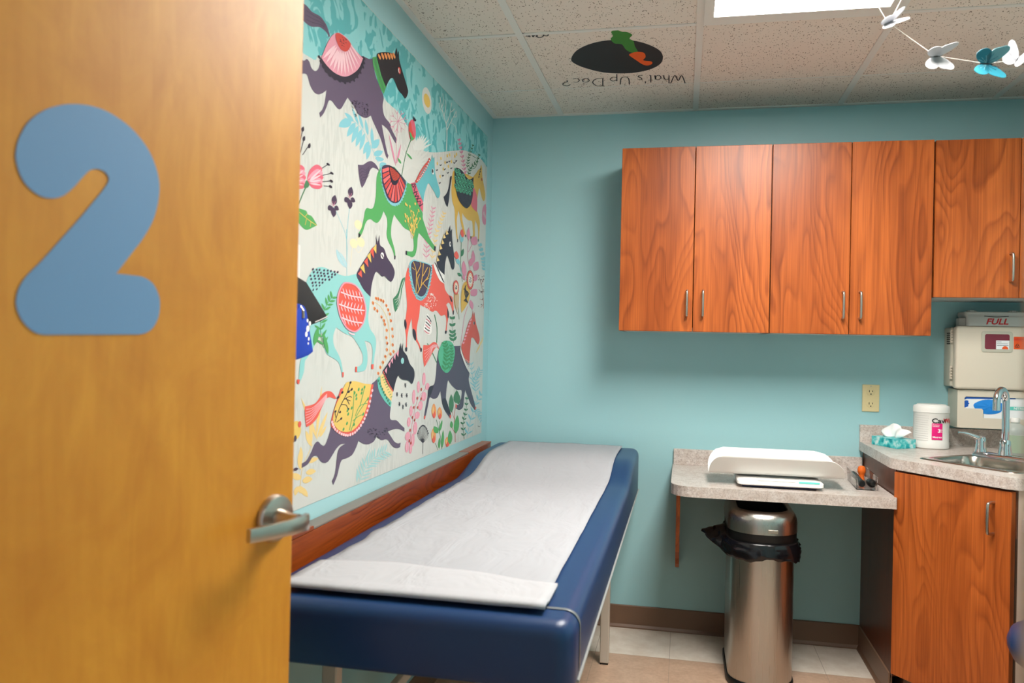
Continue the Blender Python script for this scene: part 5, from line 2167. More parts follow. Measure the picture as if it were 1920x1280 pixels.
MY0, MY1, MZ0, MZ1 = .106, 2.5, .868, 2.237
bm = B(.0003, .0012, -MY1, -MY0, MZ0, MZ1)
mm = [mat('mural_white', rough=.45, build=grass)]
for i, c in enumerate(MUR_PAL):
    mm.append(mat('mural_teal', rough=.45, build=camo) if i == 0 else mat('mural_print_%d' % i, tuple(v*.93 for v in c), .45))
for rank, row in enumerate(MUR.split('\n')):
    hd, w, ps = row.split(','); ty = hd[0]; mi = int(hd[1:])+1
    v = [float(x) for x in ps.split()]; P2 = [(v[i], v[i+1]) for i in range(0, len(v), 2)]
    x = .0013+rank*1.5e-6
    if w: wx, wy = [float(q) for q in w.split()]
    polys = []
    if ty == 'S': polys = [[(p.x, p.y) for p in cat3([(a, b, 0) for a, b in P2], 4, True)]]
    elif ty == 'H': polys = [P2]
    elif ty == 'D':
        n = 8 if max(wx, wy) < 9 else 18
        polys = [[(P2[0][0]+wx*math.cos(2*PI*k/n), P2[0][1]+wy*math.sin(2*PI*k/n)) for k in range(n)]]
    elif ty == 'F':
        (a, b), (c, d_) = P2; tx, tz = (c-a)/wx, (d_-b)/wy; l = math.hypot(tx, tz) or 1; ox, oz = -tz/l*wx/2, tx/l*wy/2
        up = []; dn = []
        for k in range(7):
            s = k/6; h = math.sin(PI*s**.85)**.8 if 0 < k < 6 else 0
            up.append((a+(c-a)*s+ox*h, b+(d_-b)*s+oz*h)); dn.append((a+(c-a)*s-ox*h, b+(d_-b)*s-oz*h))
        polys = [up+dn[1:-1][::-1]]
    elif ty == 'L':
        cl = cat3([(a, b, 0) for a, b in P2], 3) if len(P2) > 2 else [Vector((a, b, 0)) for a, b in P2]
        up = []; dn = []
        for i, p in enumerate(cl):
            q0_, q1_ = cl[max(i-1, 0)], cl[min(i+1, len(cl)-1)]
            tx, tz = (q1_.x-q0_.x)/wx, (q1_.y-q0_.y)/wy; l = math.hypot(tx, tz) or 1
            ox, oz = -tz/l*wx/2, tx/l*wy/2
            up.append((p.x+ox, p.y+oz)); dn.append((p.x-ox, p.y-oz))
        polys = [[up[i], up[i+1], dn[i+1], dn[i]] for i in range(len(up)-1)]
    for pl in polys:
        q = []
        for a, b in pl:
            e = (min(max(a/1000, MY0), MY1), min(max(b/1000, MZ0), MZ1))
            if not q or abs(q[-1][0]-e[0])+abs(q[-1][1]-e[1]) > 1e-5: q.append(e)
        if len(q) > 1 and abs(q[-1][0]-q[0][0])+abs(q[-1][1]-q[0][1]) < 1e-5: q.pop()
        if len(q) < 3: continue
        flat(bm, [(x, -a, b) for a, b in q], mi=mi)
obj('wall_mural', bm, mm, label='wall mural of colourful prancing horses and flowers above the exam table', cat='mural', recalc=False)


# ------------------------------------------------------------------ upper cabinets
def pull(name, parent, x, y, z0, z1, n=(0, -1), r=.0048, proj=.03):
    nx, ny = n
    p = [(x, y, z0), (x+nx*proj*.7, y+ny*proj*.7, z0+.001), (x+nx*proj, y+ny*proj, z0+.012), (x+nx*proj, y+ny*proj, z1-.012), (x+nx*proj*.7, y+ny*proj*.7, z1-.001), (x, y, z1)]
    return obj(name, tube(new(), cat3(p, 5), r, 10), SATIN, parent, smooth=True, label='satin metal bar pull')
def upper(x0, x1, z0, z1, label, handles):
    t = thing('wall_cabinet', label, 'cabinet', ((x0+x1)/2, -.155, z0), 'cherry cabinets hung on the back wall')
    bm = new()
    box(bm, x0, x0+.016, -.303, -.001, z0, z1); box(bm, x1-.016, x1, -.303, -.001, z0, z1)
    box(bm, x0+.016, x1-.016, -.303, -.001, z1-.016, z1); box(bm, x0+.016, x1-.016, -.012, -.001, z0+.016, z1-.016)
    box(bm, x0+.016, x1-.016, -.303, -.012, (z0+z1)/2, (z0+z1)/2+.016)
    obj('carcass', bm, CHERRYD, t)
    obj('bottom_panel', B(x0+.016, x1-.016, -.303, -.001, z0, z0+.016), GREYP, t, label='pale grey cabinet underside')
    m = (x0+x1)/2
    for (a, b, hx) in ((x0+.0015, m-.0015, handles[0]), (m+.0015, x1-.0015, handles[1])):
        d = obj('door', B(a, b, -.325, -.305, z0-.001, z1, .0012, 1), CHERRY, t)
        if hx: pull('handle', d, hx[0], -.325, hx[1], hx[1]+.104)
upper(.637, 1.2415, 1.347, 2.109, 'tall cherry wall cabinet at the left end of the row, two doors', ((1.215-.3+.0, 1.41), (.979, 1.41)))
upper(1.2425, 1.8455, 1.347, 2.109, 'tall cherry wall cabinet in the middle of the row, next to the short one', ((1.518, 1.409), (1.582, 1.409)))
upper(1.8495, 2.452, 1.497, 2.106, 'short cherry wall cabinet above the sink and sharps bin', ((2.118, 1.56), (2.19, 1.56)))

# ------------------------------------------------------------------ fold out desk under the scale
DZ = .755
t = thing('wall_desk', 'speckled laminate desk shelf on the back wall carrying the baby scale', 'desk', (1.27, -.3, .306))
op = rrect(.868, 1.668, -.6, -.001, [.002, .002, .085, .004], 6)
obj('desktop', prism(new(), op, DZ-.04, DZ), LAM, t)
obj('backsplash', B(.872, 1.667, -.019, -.001, DZ, DZ+.07, .001, 1), LAM, t)
bm = new()
for k in range(1): 
    arc = [(-.002, .31), (-.03, .306)] + [(-.03-.32*math.sin(a)**1.0*1.0, .306+.41*(1-math.cos(a))) for a in [PI/2*i/10 for i in range(1, 11)]] + [(-.35, DZ-.04), (-.002, DZ-.04)]
    loft(bm, [[(.889, y, z) for y, z in arc], [(.905, y, z) for y, z in arc]])
obj('bracket', bm, CHERRY, t, label='cherry wood support bracket')

# ------------------------------------------------------------------ sink base cabinet and counter
CZ = .893
D = Vector((.589, -.808)); D.normalize(); NI = Vector((-D.y, D.x))          # along the slanted front, and inward
pB, pC = Vector((1.655, -.568)), Vector((1.918, -.932))
t = thing('sink_base_cabinet', 'cherry corner base cabinet with slanted door below the sink', 'cabinet', (2.05, -.45, 0))
q0, q1 = Vector((1.672, -.555)), Vector((1.944, -.918))
foot = [(1.672, -.001), tuple(q0), tuple(q1), (XR-.001, q1.y), (XR-.001, -.001)]
cin = lambda k: [(1.672+k, -.001), (q0.x+k, q0.y+k*.5), (q1.x+k*.5, q1.y+k), (XR-.001, q1.y+k), (XR-.001, -.001)]
obj('carcass', prism(new(), cin(.02), .1, .70), CHERRYD, t)
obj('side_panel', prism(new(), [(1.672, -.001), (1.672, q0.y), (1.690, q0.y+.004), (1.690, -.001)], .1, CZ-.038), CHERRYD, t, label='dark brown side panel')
obj('end_panel', prism(new(), [(q1.x, q1.y), (XR-.001, q1.y), (XR-.001, q1.y+.018), (q1.x+.01, q1.y+.018)], .1, CZ-.038), JAMB, t, label='beige end panel')
u = (q1-q0).normalized(); nn = Vector((u.y, -u.x))
def onf(a, b): p = q0+u*a+nn*b; return (p.x, p.y)
fl = (q1-q0).length
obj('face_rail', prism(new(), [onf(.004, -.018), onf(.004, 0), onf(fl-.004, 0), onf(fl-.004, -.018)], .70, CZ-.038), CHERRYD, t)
dr = obj('door', prism(new(), [onf(.012, .001), onf(.012, .021), onf(fl-.008, .021), onf(fl-.008, .001)], .118, CZ-.046), CHERRY, t)
hp = onf(fl-.066, .021)
pull('handle', dr, hp[0], hp[1], .705, .805, (nn.x, nn.y))
obj('kick_plate', prism(new(), cin(.045), 0, .1), BASEB, t)
prof = [(0, 0), (.014, 0), (.013, .006), (.006, .016), (.005, .098), (0, .1016)]
bm = new(); loft(bm, [[(1.7145-.045+.003-d, y, z) for d, z in prof] for y in (-.006, q0.y+.03)]); loft(bm, [[(1.717-.045+.003-d+.005, y, z) for d, z in prof] for y in (q0.y+.03, q0.y+.0301)])
obj('cove_base', bm, BASEB, t, label='brown rubber cove base')

# countertop with cut-out
SO = pB + D*.018 + NI*.094      # outer corner of the sink rim
def sk(a, b): p = SO+D*a+NI*b; return (p.x, p.y)
SW, SD = .385, .345
hole = [sk(x, y) for x, y in rrect(.012, SW-.012, .012, SD-.012, .03)]
t = thing('sink_countertop', 'speckled laminate corner countertop with backsplash around the sink', 'countertop', (2.05, -.45, CZ-.038))
def clipc(p0, p1, p2, r, n=5):
    a = (Vector(p0)-Vector(p1)).normalized(); b = (Vector(p2)-Vector(p1)).normalized(); out = []
    for k in range(n+1):
        s = k/n; q = (Vector(p1)+a*r)*(1-s)**2+Vector(p1)*2*s*(1-s)+(Vector(p1)+b*r)*s*s; out.append((q.x, q.y))
    return out
outer = [(1.655, -.0195)] + clipc((1.655, 0), pB, pC, .045) + clipc(pB, pC, (XR, pC.y), .03) + [(XR-.001, pC.y), (XR-.001, -.0195)]
obj('worktop', holed_slab(new(), outer, [hole], CZ-.038, CZ), LAM, t)
bm = new(); box(bm, 1.655, XR-.001, -.019, -.001, CZ-.038, CZ+.072, .001, 1)
obj('backsplash', bm, LAM, t)
obj('side_splash', B(XR-.02, XR-.001, pC.y+.004, -.02, CZ, CZ+.072, .001, 1), LAM, t)

# sink
t = thing('sink', 'small stainless steel sink set in the corner countertop', 'sink', (SO.x+.25, SO.y, CZ-.15))
bm = new()
rim_o = [(*sk(x, y), CZ+.0008) for x, y in rrect(0, SW, 0, SD, .04)]
rim_t = [(*sk(x, y), CZ+.004) for x, y in rrect(.006, SW-.006, .006, SD-.006, .037)]
lv = []
for (ins, z, r) in ((.03, .004, .05), (.036, -.004, .05), (.042, -.03, .055), (.05, -.125, .06), (.075, -.142, .05)):
    lv.append([(*sk(x, y), CZ+z) for x, y in rrect(ins, SW-ins, ins, SD-.085-ins*.3, r)])
loft(bm, [rim_o, rim_t]+lv, False, True)
o = obj('basin', bm, SINKM, t, smooth=True, angle=50); solid(o, .0012, -1)
dc = sk(SW/2, (SD-.085)/2)
obj('drain', lathe(new(), (dc[0], dc[1], CZ-.1415), [(.036, 0), (.036, .002), (.028, .003), (.02, .001)], 24), CHROME, t, smooth=True)

# faucet
fa, fb = .14, SD-.05
def fp(a, b=0): x, y = sk(fa+a, fb+b); return x, y
t = thing('faucet', 'chrome gooseneck faucet with two lever handles', 'faucet', (*fp(0), CZ+.004))
z0 = CZ+.0042
bm = new(); loft(bm, [[(*fp(x, y), z) for x, y in rrect(-.125+i, .125-i, -.026+i, .026-i, .024-i*.5, 6)] for i, z in ((0, z0), (0, z0+.008), (.004, z0+.014), (.012, z0+.017))])
obj('deck_plate', bm, CHROME, t, smooth=True)
bx, by = fp(0)
obj('spout_base', lathe(new(), (bx, by, z0+.015), [(.024, 0), (.022, .012), (.019, .03), (.018, .05), (.014, .056)]), CHROME, t, smooth=True)
vx, vy = -.62, -.785; R0 = .044; zarc = 1.108
pp = [(bx, by, z0+.06), (bx, by, z0+.12), (bx, by, zarc)]
for k in range(1, 13):
    a = PI*k/12; pp.append((bx+vx*R0*(1-math.cos(a)), by+vy*R0*(1-math.cos(a)), zarc+R0*math.sin(a)))
pp.append((bx+vx*2*R0, by+vy*2*R0, zarc-.03))
obj('spout', tube(new(), pp, .0125, 18), CHROME, t, smooth=True)
for s, ang in ((-1, 188), (1, 10)):
    hx, hy = fp(s*.095)
    h = obj('handle', lathe(new(), (hx, hy, z0+.014), [(.022, 0), (.02, .01), (.0175, .03), (.0185, .048), (.016, .056), (.006, .06)]), CHROME, t, smooth=True)
    a = math.radians(ang); ca, sa = math.cos(a), math.sin(a)
    pl = [(hx, hy, z0+.062), (hx+.025*ca, hy+.025*sa, z0+.072), (hx+.055*ca, hy+.055*sa, z0+.082), (hx+.082*ca, hy+.082*sa, z0+.086)]
    obj('lever', tube(new(), cat3(pl, 5), [.0125-.0085*i/15 for i in range(16)], 12), CHROME, h, smooth=True)

# soap bottle
sx_, sy_ = 2.142, -.335
t = thing('soap_bottle', 'cloudy plastic soap bottle with pale green label behind the faucet', 'bottle', (sx_, sy_, CZ))
obj('bottle_body', lathe(new(), (sx_, sy_, CZ+.0008), [(.038, 0), (.042, .006), (.042, .088), (.040, .1), (.034, .113), (.022, .122), (.014, .1265), (.014, .13)], 30), SOAPC, t, smooth=True)
obj('label', lathe(new(), (sx_, sy_, CZ+.018), [(.0425, 0), (.0425, .066)], 30, cap0=False, cap1=False), SOAPG, t, smooth=True)
obj('cap', lathe(new(), (sx_, sy_, CZ+.1308), [(.0165, 0), (.0165, .012), (.014, .016), (.004, .017)], 20), WHITE, t, smooth=True)

# ------------------------------------------------------------------ wipes tub
wx, wy, wr = 1.9, -.147, .067
t = thing('wipes_tub', 'white round tub of disinfecting wipes with magenta label', 'tub', (wx, wy, CZ))
prof = [(wr-.004, 0), (wr, .004), (wr, .026)]
for k in range(1): pass
prof += [(wr-.0012, .028), (wr-.0012, .143), (wr, .145)]
obj('tub_body', lathe(new(), (wx, wy, CZ+.0006), prof, 48), WHITE, t, smooth=True)
lid = obj('lid', lathe(new(), (wx, wy, CZ+.1464), [(wr+.0005, 0), (wr+.0005, .02), (wr-.002, .026), (wr-.012, .029), (wr-.014, .032), (.03, .0325)], 48), WHITE, t, smooth=True)
def cyl_patch(a0, a1, z0, z1, r, n=10, th=.0005):
    bm = new(); rows = []
    for z in (z0, z1):
        rows.append([bm.verts.new((wx+r*math.cos(math.radians(a0+(a1-a0)*k/n)), wy+r*math.sin(math.radians(a0+(a1-a0)*k/n)), CZ+z)) for k in range(n+1)])
    bridge(bm, rows[0], rows[1], False); return bm
lb = obj('label', cyl_patch(-103, -68, .04, .105, wr+.0004), MAGENTA, t, label='magenta label')
def wrap_text(s, size, a, z, m, name='lettering', sx=1, bold=0, shear=0, al='CENTER'):
    bm = text_bm(s, size, Matrix.Identity(4), .0003, shear, bold, sx, al)
    for v in bm.verts:
        an = math.radians(a)+v.co.x/wr; r = wr+.0008+v.co.z; zz = z+v.co.y
        v.co = (wx+r*math.cos(an), wy+r*math.sin(an), CZ+zz)
    return obj(name, bm, m, lb, recalc=False)
wrap_text('Cavi', .026, -104, .115, INK, sx=1.25, bold=.0003, al='LEFT')
wrap_text('Wipes', .026, -64.5, .115, REDP, sx=1.25, bold=.0003, al='LEFT')
wrap_text('3', .02, -80, .075, WHITEP, sx=1.1, bold=.0006)
wrap_text('Metrex', .0105, -85, .05, WHITEP, sx=1.15, bold=.0002)
wrap_text('Disinfecting', .0055, -101, .099, WHITEP, al='LEFT', bold=.0001); wrap_text('Towelettes', .0055, -101, .093, WHITEP, al='LEFT', bold=.0001)
wrap_text('MIN', .006, -74, .079, WHITEP, bold=.0001); wrap_text('KILL', .006, -74, .072, WHITEP, bold=.0001)
bm = new()
for k in range(12):
    z = CZ+.034+k*.009; r = wr-.0006; w = []
    for a0, a1 in ((-168+rnd.random()*6, -112-rnd.random()*4),):
        loops = [[(wx+r*math.cos(math.radians(a0+(a1-a0)*i/8)), wy+r*math.sin(math.radians(a0+(a1-a0)*i/8)), zz) for i in range(9)] for zz in (z, z+.0013)]
        rs = [ring(bm, l) for l in loops]; bridge(bm, rs[0], rs[1], False)
obj('fine_print', bm, GREYP, t, label='lines of small grey print')

# ------------------------------------------------------------------ tissue box
a0 = Vector((1.684, -.105)); a1 = Vector((1.746, -.25)); a2 = Vector((1.831, -.195)); a3 = a0+(a2-a1)
t = thing('tissue_box', 'flat turquoise tissue box with a white tissue sticking out', 'tissue box', ((a0.x+a2.x)/2, (a0.y+a2.y)/2, CZ))
obj('carton', prism(new(), [tuple(a0), tuple(a1), tuple(a2), tuple(a3)], CZ+.0006, CZ+.036), TISSUEB, t)
tc = (a0+a2)/2
bm = new(); nu, nv = 14, 9; g = []
du = (a1-a0).normalized(); dv = (a2-a1).normalized()
for i in range(nu+1):
    row = []
    for j in range(nv+1):
        s = i/nu*2-1; v = j/nv
        hh = .052*v*(1-.55*s*s)+.006*math.sin(5*s+3*v)*v
        lat = .012*math.sin(4.2*s+2)*(1-v*.3)+.028*(v-.4)*v+.006*math.sin(9*s)*v
        wd = .066*s*(.6+.75*v)
        p = tc+du*wd+dv*lat
        row.append(bm.verts.new((p.x, p.y, CZ+.0363+hh)))
    g.append(row)
for i in range(nu):
    for j in range(nv): bm.faces.new((g[i][j], g[i+1][j], g[i+1][j+1], g[i][j+1]))
o = obj('tissue', bm, TISSUE, t, smooth=True, label='white tissue', angle=None); solid(o, .0006)

# ------------------------------------------------------------------ outlet
t = thing('wall_outlet', 'ivory duplex power outlet on the teal back wall', 'outlet', (1.698, -.003, 1.022))
obj('cover_plate', B(1.664, 1.733, -.006, -.0005, 1.022, 1.138, .002, 2), IVORY, t)
for zc in (1.106, 1.054):
    s = obj('socket', lathe(new(), (1.698, -.0062, zc), [(.0165, 0), (.0165, -.0016), (.0155, -.0022)], 24, 'y'), IVORY, t, smooth=True)
    bm = new(); box(bm, 1.698-.0078, 1.698-.0052, -.0091, -.0086, zc-.001, zc+.008); box(bm, 1.698+.0052, 1.698+.0078, -.0091, -.0086, zc, zc+.007); box(bm, 1.698-.0025, 1.698+.0025, -.0091, -.0086, zc-.0105, zc-.006, .0005, 1)
    obj('slots', bm, DARK, s, label='dark plug slots')
obj('screw', lathe(new(), (1.698, -.0062, 1.131), [(.0025, 0), (.0025, -.001)], 12, 'y'), SATIN, t)

# ------------------------------------------------------------------ sharps cabinet, container, glove dispenser
X0, X1, SY = 1.984, 2.345, -.143
t = thing('sharps_cabinet', 'beige locking sharps disposal cabinet on the back wall under the short cabinet', 'sharps cabinet', (2.15, -.08, 1.14))
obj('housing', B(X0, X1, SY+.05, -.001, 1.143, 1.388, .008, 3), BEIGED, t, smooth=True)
d = obj('door', B(X0+.006, X1-.004, SY, SY+.048, 1.136, 1.392, .012, 4), BEIGE, t, smooth=True)
w = obj('window_frame', loft(new(), [[(x, y, z) for x, z in rrect(2.082-i, 2.196+i, 1.289-i, 1.372+i, .01)] for i, y in ((0, SY-.0002), (0, SY-.003), (-.004, SY-.0042))]), BEIGED, d, smooth=True)
obj('window_pane', loft(new(), [[(x, y, z) for x, z in rrect(2.094, 2.184, 1.3, 1.361, .007)] for y in (SY-.0043, SY-.0047)]), MAROON, d, label='dark red window pane')
bm = B(2.135, 2.183, SY-.0054, SY-.0048, 1.3005, 1.336)
obj('notice', bm, CARTON, d, label='white notice card')
bm = new()
for k, (wd) in enumerate((.016, .04, .042)): box(bm, 2.138, 2.138+wd, SY-.0057, SY-.0055, 1.329-k*.007, 1.3305-k*.007)
obj('notice_lines', bm, INK, d)
obj('notice_mark', loft(new(), [[(2.168+.0115*math.cos(a), y, 1.3012+.0125*math.sin(a)) for a in [PI*k/10 for k in range(11)]] for y in (SY-.0055, SY-.0058)]), ORANGE, d)
obj('hazard_label', B(2.201, 2.262, SY-.0009, SY-.0002, 1.302, 1.352), ORANGE, d, label='orange biohazard label')
bm = new(); cx, cz = 2.2135, 1.3145
for k in range(3):
    a = PI/2+k*2*PI/3
    tube(bm, [(cx+.0042*math.cos(a)+.0042*math.cos(b), SY-.0012, cz+.0042*math.sin(a)+.0042*math.sin(b)) for b in [a-2.3+4.6*i/8 for i in range(9)]], .0009, 5)
tube(bm, [(cx+.0022*math.cos(b), SY-.0012, cz+.0022*math.sin(b)) for b in [2*PI*i/10 for i in range(11)]], .0006, 5)
obj('hazard_symbol', bm, INK, d)
bm = new()
for k in range(3): box(bm, 2.2, 2.26, SY-.0012, SY-.001, 1.345-k*.005, 1.347-k*.005)
obj('hazard_print', bm, REDP, d)
for z in (1.35, 1.2):
    bm = new(); tube(bm, [(X0-.002, SY+.044, z-.026), (X0-.002, SY+.044, z+.026)], .0022, 8)
    for k in range(5): box(bm, X0-.003, X0+.004, SY+.038, SY+.05, z-.026+k*.0115, z-.0175+k*.0115, .001, 1)
    obj('hinge', bm, BEIGE, t)
bm = new()
for i in range(4):
    for k in range(6): box(bm, X0-.0008, X0+.0004, SY+.06+i*.011, SY+.067+i*.011, 1.318+k*.0085, 1.3235+k*.0085)
obj('vent', bm, DARK, t, label='dark vent grille')
t = thing('sharps_container', 'translucent grey sharps container with a red FULL mark above the beige cabinet', 'sharps container', (2.16, -.09, 1.388))
bm = new(); loft(bm, [[(x, y, z) for x, y in rrect(2.03-e, 2.33, -.131+f, -.02, .012)] for e, f, z in ((0, 0, 1.3935), (0, 0, 1.43), (.003, .006, 1.437), (.003, .006, 1.449), (0, .01, 1.452))])
obj('container_top', bm, GREYP, t, smooth=True)
for x in (2.06, 2.215, 2.3):
    bm = new(); box(bm, x-.018, x+.018, -.102, -.078, 1.4521, 1.4535); box(bm, x-.009, x+.009, -.1, -.08, 1.4522, 1.459, .001, 1); box(bm, x-.016, x-.012, -.1, -.08, 1.4522, 1.457); box(bm, x+.012, x+.016, -.1, -.08, 1.4522, 1.457)
    obj('lid_latch', bm, GREYP, t)
obj('lid_slot', tube(new(), cat3([(2.095, -.1313, 1.434), (2.14, -.1313, 1.4305), (2.185, -.1313, 1.434)], 4), .0012, 6), DARK, t)
obj('lettering', text_bm('FULL', .033, FRONT(2.142, -.1316, 1.411), .0006, .25, .0009, 1.15), REDP, t, recalc=False, label='red FULL lettering')
obj('side_ear', prism(new(), [(2.012, -.1), (2.029, -.12), (2.029, -.05), (2.012, -.06)], 1.394, 1.425), GREYP, t)

GX0, GX1, GY = 2.004, 2.345, -.125
t = thing('glove_dispenser', 'beige wall dispenser for gloves under the sharps cabinet', 'dispenser', (2.16, -.06, .975))
op_ = [(2.03, 1.062), (2.03, 1.1), (2.036, 1.106), (2.29, 1.1055), (2.29, 1.02), (2.10, 1.02), (2.10, 1.052), (2.095, 1.058), (2.034, 1.058)]
out_ = rrect(GX0, GX1, .978, 1.133, .008)
bm = new()
loops = [out_, op_]; allp = out_+op_
tris = tessellate_polygon([[Vector((x, z, 0)) for x, z in l] for l in loops])
fr_ = [bm.verts.new((x, GY, z)) for x, z in allp]; bk_ = [bm.verts.new((x, GY+.004, z)) for x, z in allp]
for tr in tris: bm.faces.new([fr_[i] for i in tr]); bm.faces.new([bk_[i] for i in reversed(tr)])
n1 = len(out_); bridge(bm, fr_[:n1], bk_[:n1]); bridge(bm, fr_[n1:], bk_[n1:])
obj('front_panel', bm, BEIGE, t)
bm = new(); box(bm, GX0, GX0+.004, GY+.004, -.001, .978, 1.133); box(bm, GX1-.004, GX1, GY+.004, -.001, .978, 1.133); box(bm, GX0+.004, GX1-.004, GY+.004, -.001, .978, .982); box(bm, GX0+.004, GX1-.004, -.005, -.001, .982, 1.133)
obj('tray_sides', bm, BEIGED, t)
t = thing('glove_box', 'white and blue carton of nitrile gloves inside the beige dispenser', 'glove box', (2.16, -.07, .982))
obj('carton', B(2.0125, 2.282, GY+.006, -.01, .9825, 1.108), CARTON, t)
bm = new(); yy = GY+.0055
flat(bm, [(2.031, yy, 1.1045), (2.22, yy, 1.1045), (2.22, yy, 1.1005), (2.04, yy, 1.0965), (2.031, yy, 1.092)], .0004, (0, -1, 0))
obj('carton_band', bm, BLUEB, t, label='dark blue printed band')
bm = new(); pts = cat3([(2.031, yy, 1.087), (2.045, yy, 1.089), (2.046, yy, 1.081), (2.05, yy, 1.077), (2.045, yy, 1.072), (2.046, yy, 1.067), (2.038, yy, 1.062), (2.031, yy, 1.062)], 4, True); flat(bm, pts, .0004, (0, -1, 0))
obj('printed_hand', bm, BLUEB, t)
cy_ = GY+.0048; bm = new()
gl = []
for r in range(6):
    f = r/5; gl.append([(2.122+.056*f**.8*math.cos(a)*(1+.05*math.sin(5*a)*f), cy_-.004*(1-f)-.002*math.sin(7*a)*(1-f)*f*2, 1.066+.03*f**.8*math.sin(a)) for a in [2*PI*k/28 for k in range(28)]])
loft(bm, gl[::-1] if False else gl, True, True)
obj('gloves', bm, GLOVE, t, smooth=True, label='bright blue gloves')
obj('name_band', B(2.2, 2.28, yy-.0004, yy, 1.056, 1.07), TEALB, t)
obj('lettering', text_bm('NITRILE', .0135, FRONT(2.237, yy-.0008, 1.0625), .0004, 0, .0002, 1.0), WHITEP, t, recalc=False, label='white NITRILE lettering')

# ------------------------------------------------------------------ baby scale
t = thing('baby_scale', 'white curved baby weighing scale on the laminate desk', 'baby scale', (1.27, -.42, DZ))
obj('base_foot', B(1.135, 1.405, -.53, -.32, DZ+.0008, DZ+.010, .003, 2), NAVYP, t, smooth=True)
bm = new(); loft(bm, [[(x, y, z) for x, y in rrect(1.116+e, 1.428-e, -.553+g_, -.31, .018)] for e, g_, z in ((.008, .006, DZ+.0102), (0, 0, DZ+.014), (0, .002, DZ+.025), (.006, .012, DZ+.031), (.03, .05, DZ+.033))])
obj('base_body', bm, SCALEW, t, smooth=True)
M_ = Matrix.Identity(4)
def on_disp(x0, x1, f0, f1): # strip on the sloping top front of the base
    p0 = Vector((0, -.551, DZ+.0252)); p1 = Vector((0, -.5415, DZ+.0308)); nrm_ = Vector((0, -.51, .86))
    a = p0.lerp(p1, f0)+nrm_*.0012; b = p0.lerp(p1, f1)+nrm_*.0012
    return flat(new(), [(x0, a.y, a.z), (x1, a.y, a.z), (x1, b.y, b.z), (x0, b.y, b.z)], .0006, nrm_)
obj('display_label', on_disp(1.338, 1.412, .05, .95), TEALB, t, label='turquoise instruction label')
obj('display_strip', on_disp(1.19, 1.326, .35, .65), GREYP, t)
bm = new(); NU, NV = 46, 34; g = []
prof = [(-.556, .120), (-.546, .102), (-.53, .078), (-.508, .056), (-.475, .042), (-.42, .038), (-.375, .041), (-.345, .053), (-.328, .076), (-.318, .106), (-.314, .123)]
pc = cat3([(0, y, z) for y, z in prof], 6)
seg = [0]
for a, b in zip(pc, pc[1:]): seg.append(seg[-1]+(b-a).length)
LT = seg[-1]
def pat(s):
    s = max(0, min(1, s))*LT
    for i in range(len(seg)-1):
        if seg[i+1] >= s-1e-9:
            f = (s-seg[i])/(seg[i+1]-seg[i]); p = pc[i].lerp(pc[i+1], f); return p.y, p.z
    return pc[-1].y, pc[-1].z
xa, xb = 1.012, 1.508
for i in range(NU+1):
    row = []; sx = math.sin(PI*(i/NU-.5))*.5+.5
    for j in range(NV+1):
        v = j/NV; L_ = v*LT; y, z = pat(v)
        e0 = min(L_, LT-L_); rl = .075                  # outline rounds off towards both rims
        insl = rl*.8*(1-math.sqrt(max(0, 1-((rl-e0)/rl)**2))) if e0 < rl else 0
        rr_ = .085; insr = rr_*(1-math.sqrt(max(0, 1-((rr_-e0)/rr_)**2))) if e0 < rr_ else 0
        row.append(bm.verts.new((xa+insl+(xb-insr-xa-insl)*sx, y, DZ+z)))
    g.append(row)
for i in range(NU):
    for j in range(NV): bm.faces.new((g[i][j], g[i+1][j], g[i+1][j+1], g[i][j+1]))
o = obj('weighing_tray', bm, SCALEW, t, smooth=True, angle=None); solid(o, .004, 0)
obj('tray_support', B(1.2, 1.36, -.46, -.36, DZ+.0332, DZ+.0355), WHITE, t)

# ------------------------------------------------------------------ clear tray with otoscope bits
bx0, bx1, by0, by1 = 1.562, 1.64, -.465, -.2; bz = DZ+.0006; bh = .052
M = Matrix.Translation((1.6, -.33, 0)) @ Matrix.Rotation(math.radians(-3), 4, 'Z') @ Matrix.Translation((-1.6, .33, 0))
t = thing('clear_tray', 'clear acrylic tray holding black instruments at the right end of the desk', 'tray', (1.6, -.33, bz))
bm = new()
loft(bm, [[(x, y, z) for x, y in rrect(bx0-e, bx1+e, by0-e, by1+e, .006, 3)] for e, z in ((-.003, bz), (0, bz+bh), (-.0025, bz+bh), (-.0055, bz+.0025))])
bmesh.ops.transform(bm, matrix=M, verts=bm.verts)
obj('tray_shell', bm, CLEAR, t, smooth=True)
bm = new(); pts = [(1.583, -.43, bz+.018), (1.586, -.38, bz+.02), (1.588, -.31, bz+.026), (1.585, -.24, bz+.03)]
tube(bm, cat3(pts, 5), [.011, .013, .0135, .013, .012, .0115, .011, .0105, .010, .010, .0105, .011, .0115, .012, .0115, .009], 14)
o = obj('otoscope_handle', bm, BLACK, smooth=True, label='black instrument handle lying along the left of the clear tray', cat='instrument')
bm = new(); lathe(bm, (1.618, -.445, bz+.022), [(.008, 0), (.014, .006), (.0155, .018), (.0145, .05), (.011, .064), (.006, .068)], 18, 'y')
obj('instrument_head', bm, BLACK, smooth=True, label='round black instrument head at the near end of the clear tray', cat='instrument')
bm = new(); lathe(bm, (1.617, -.25, bz+.005), [(.008, 0), (.012, .004), (.011, .018), (.012, .028), (.0155, .033), (.016, .044), (.012, .056), (.005, .059)], 18)
obj('orange_cap', bm, ORANGEP, smooth=True, label='orange plastic cap standing in the clear tray', cat='cap')

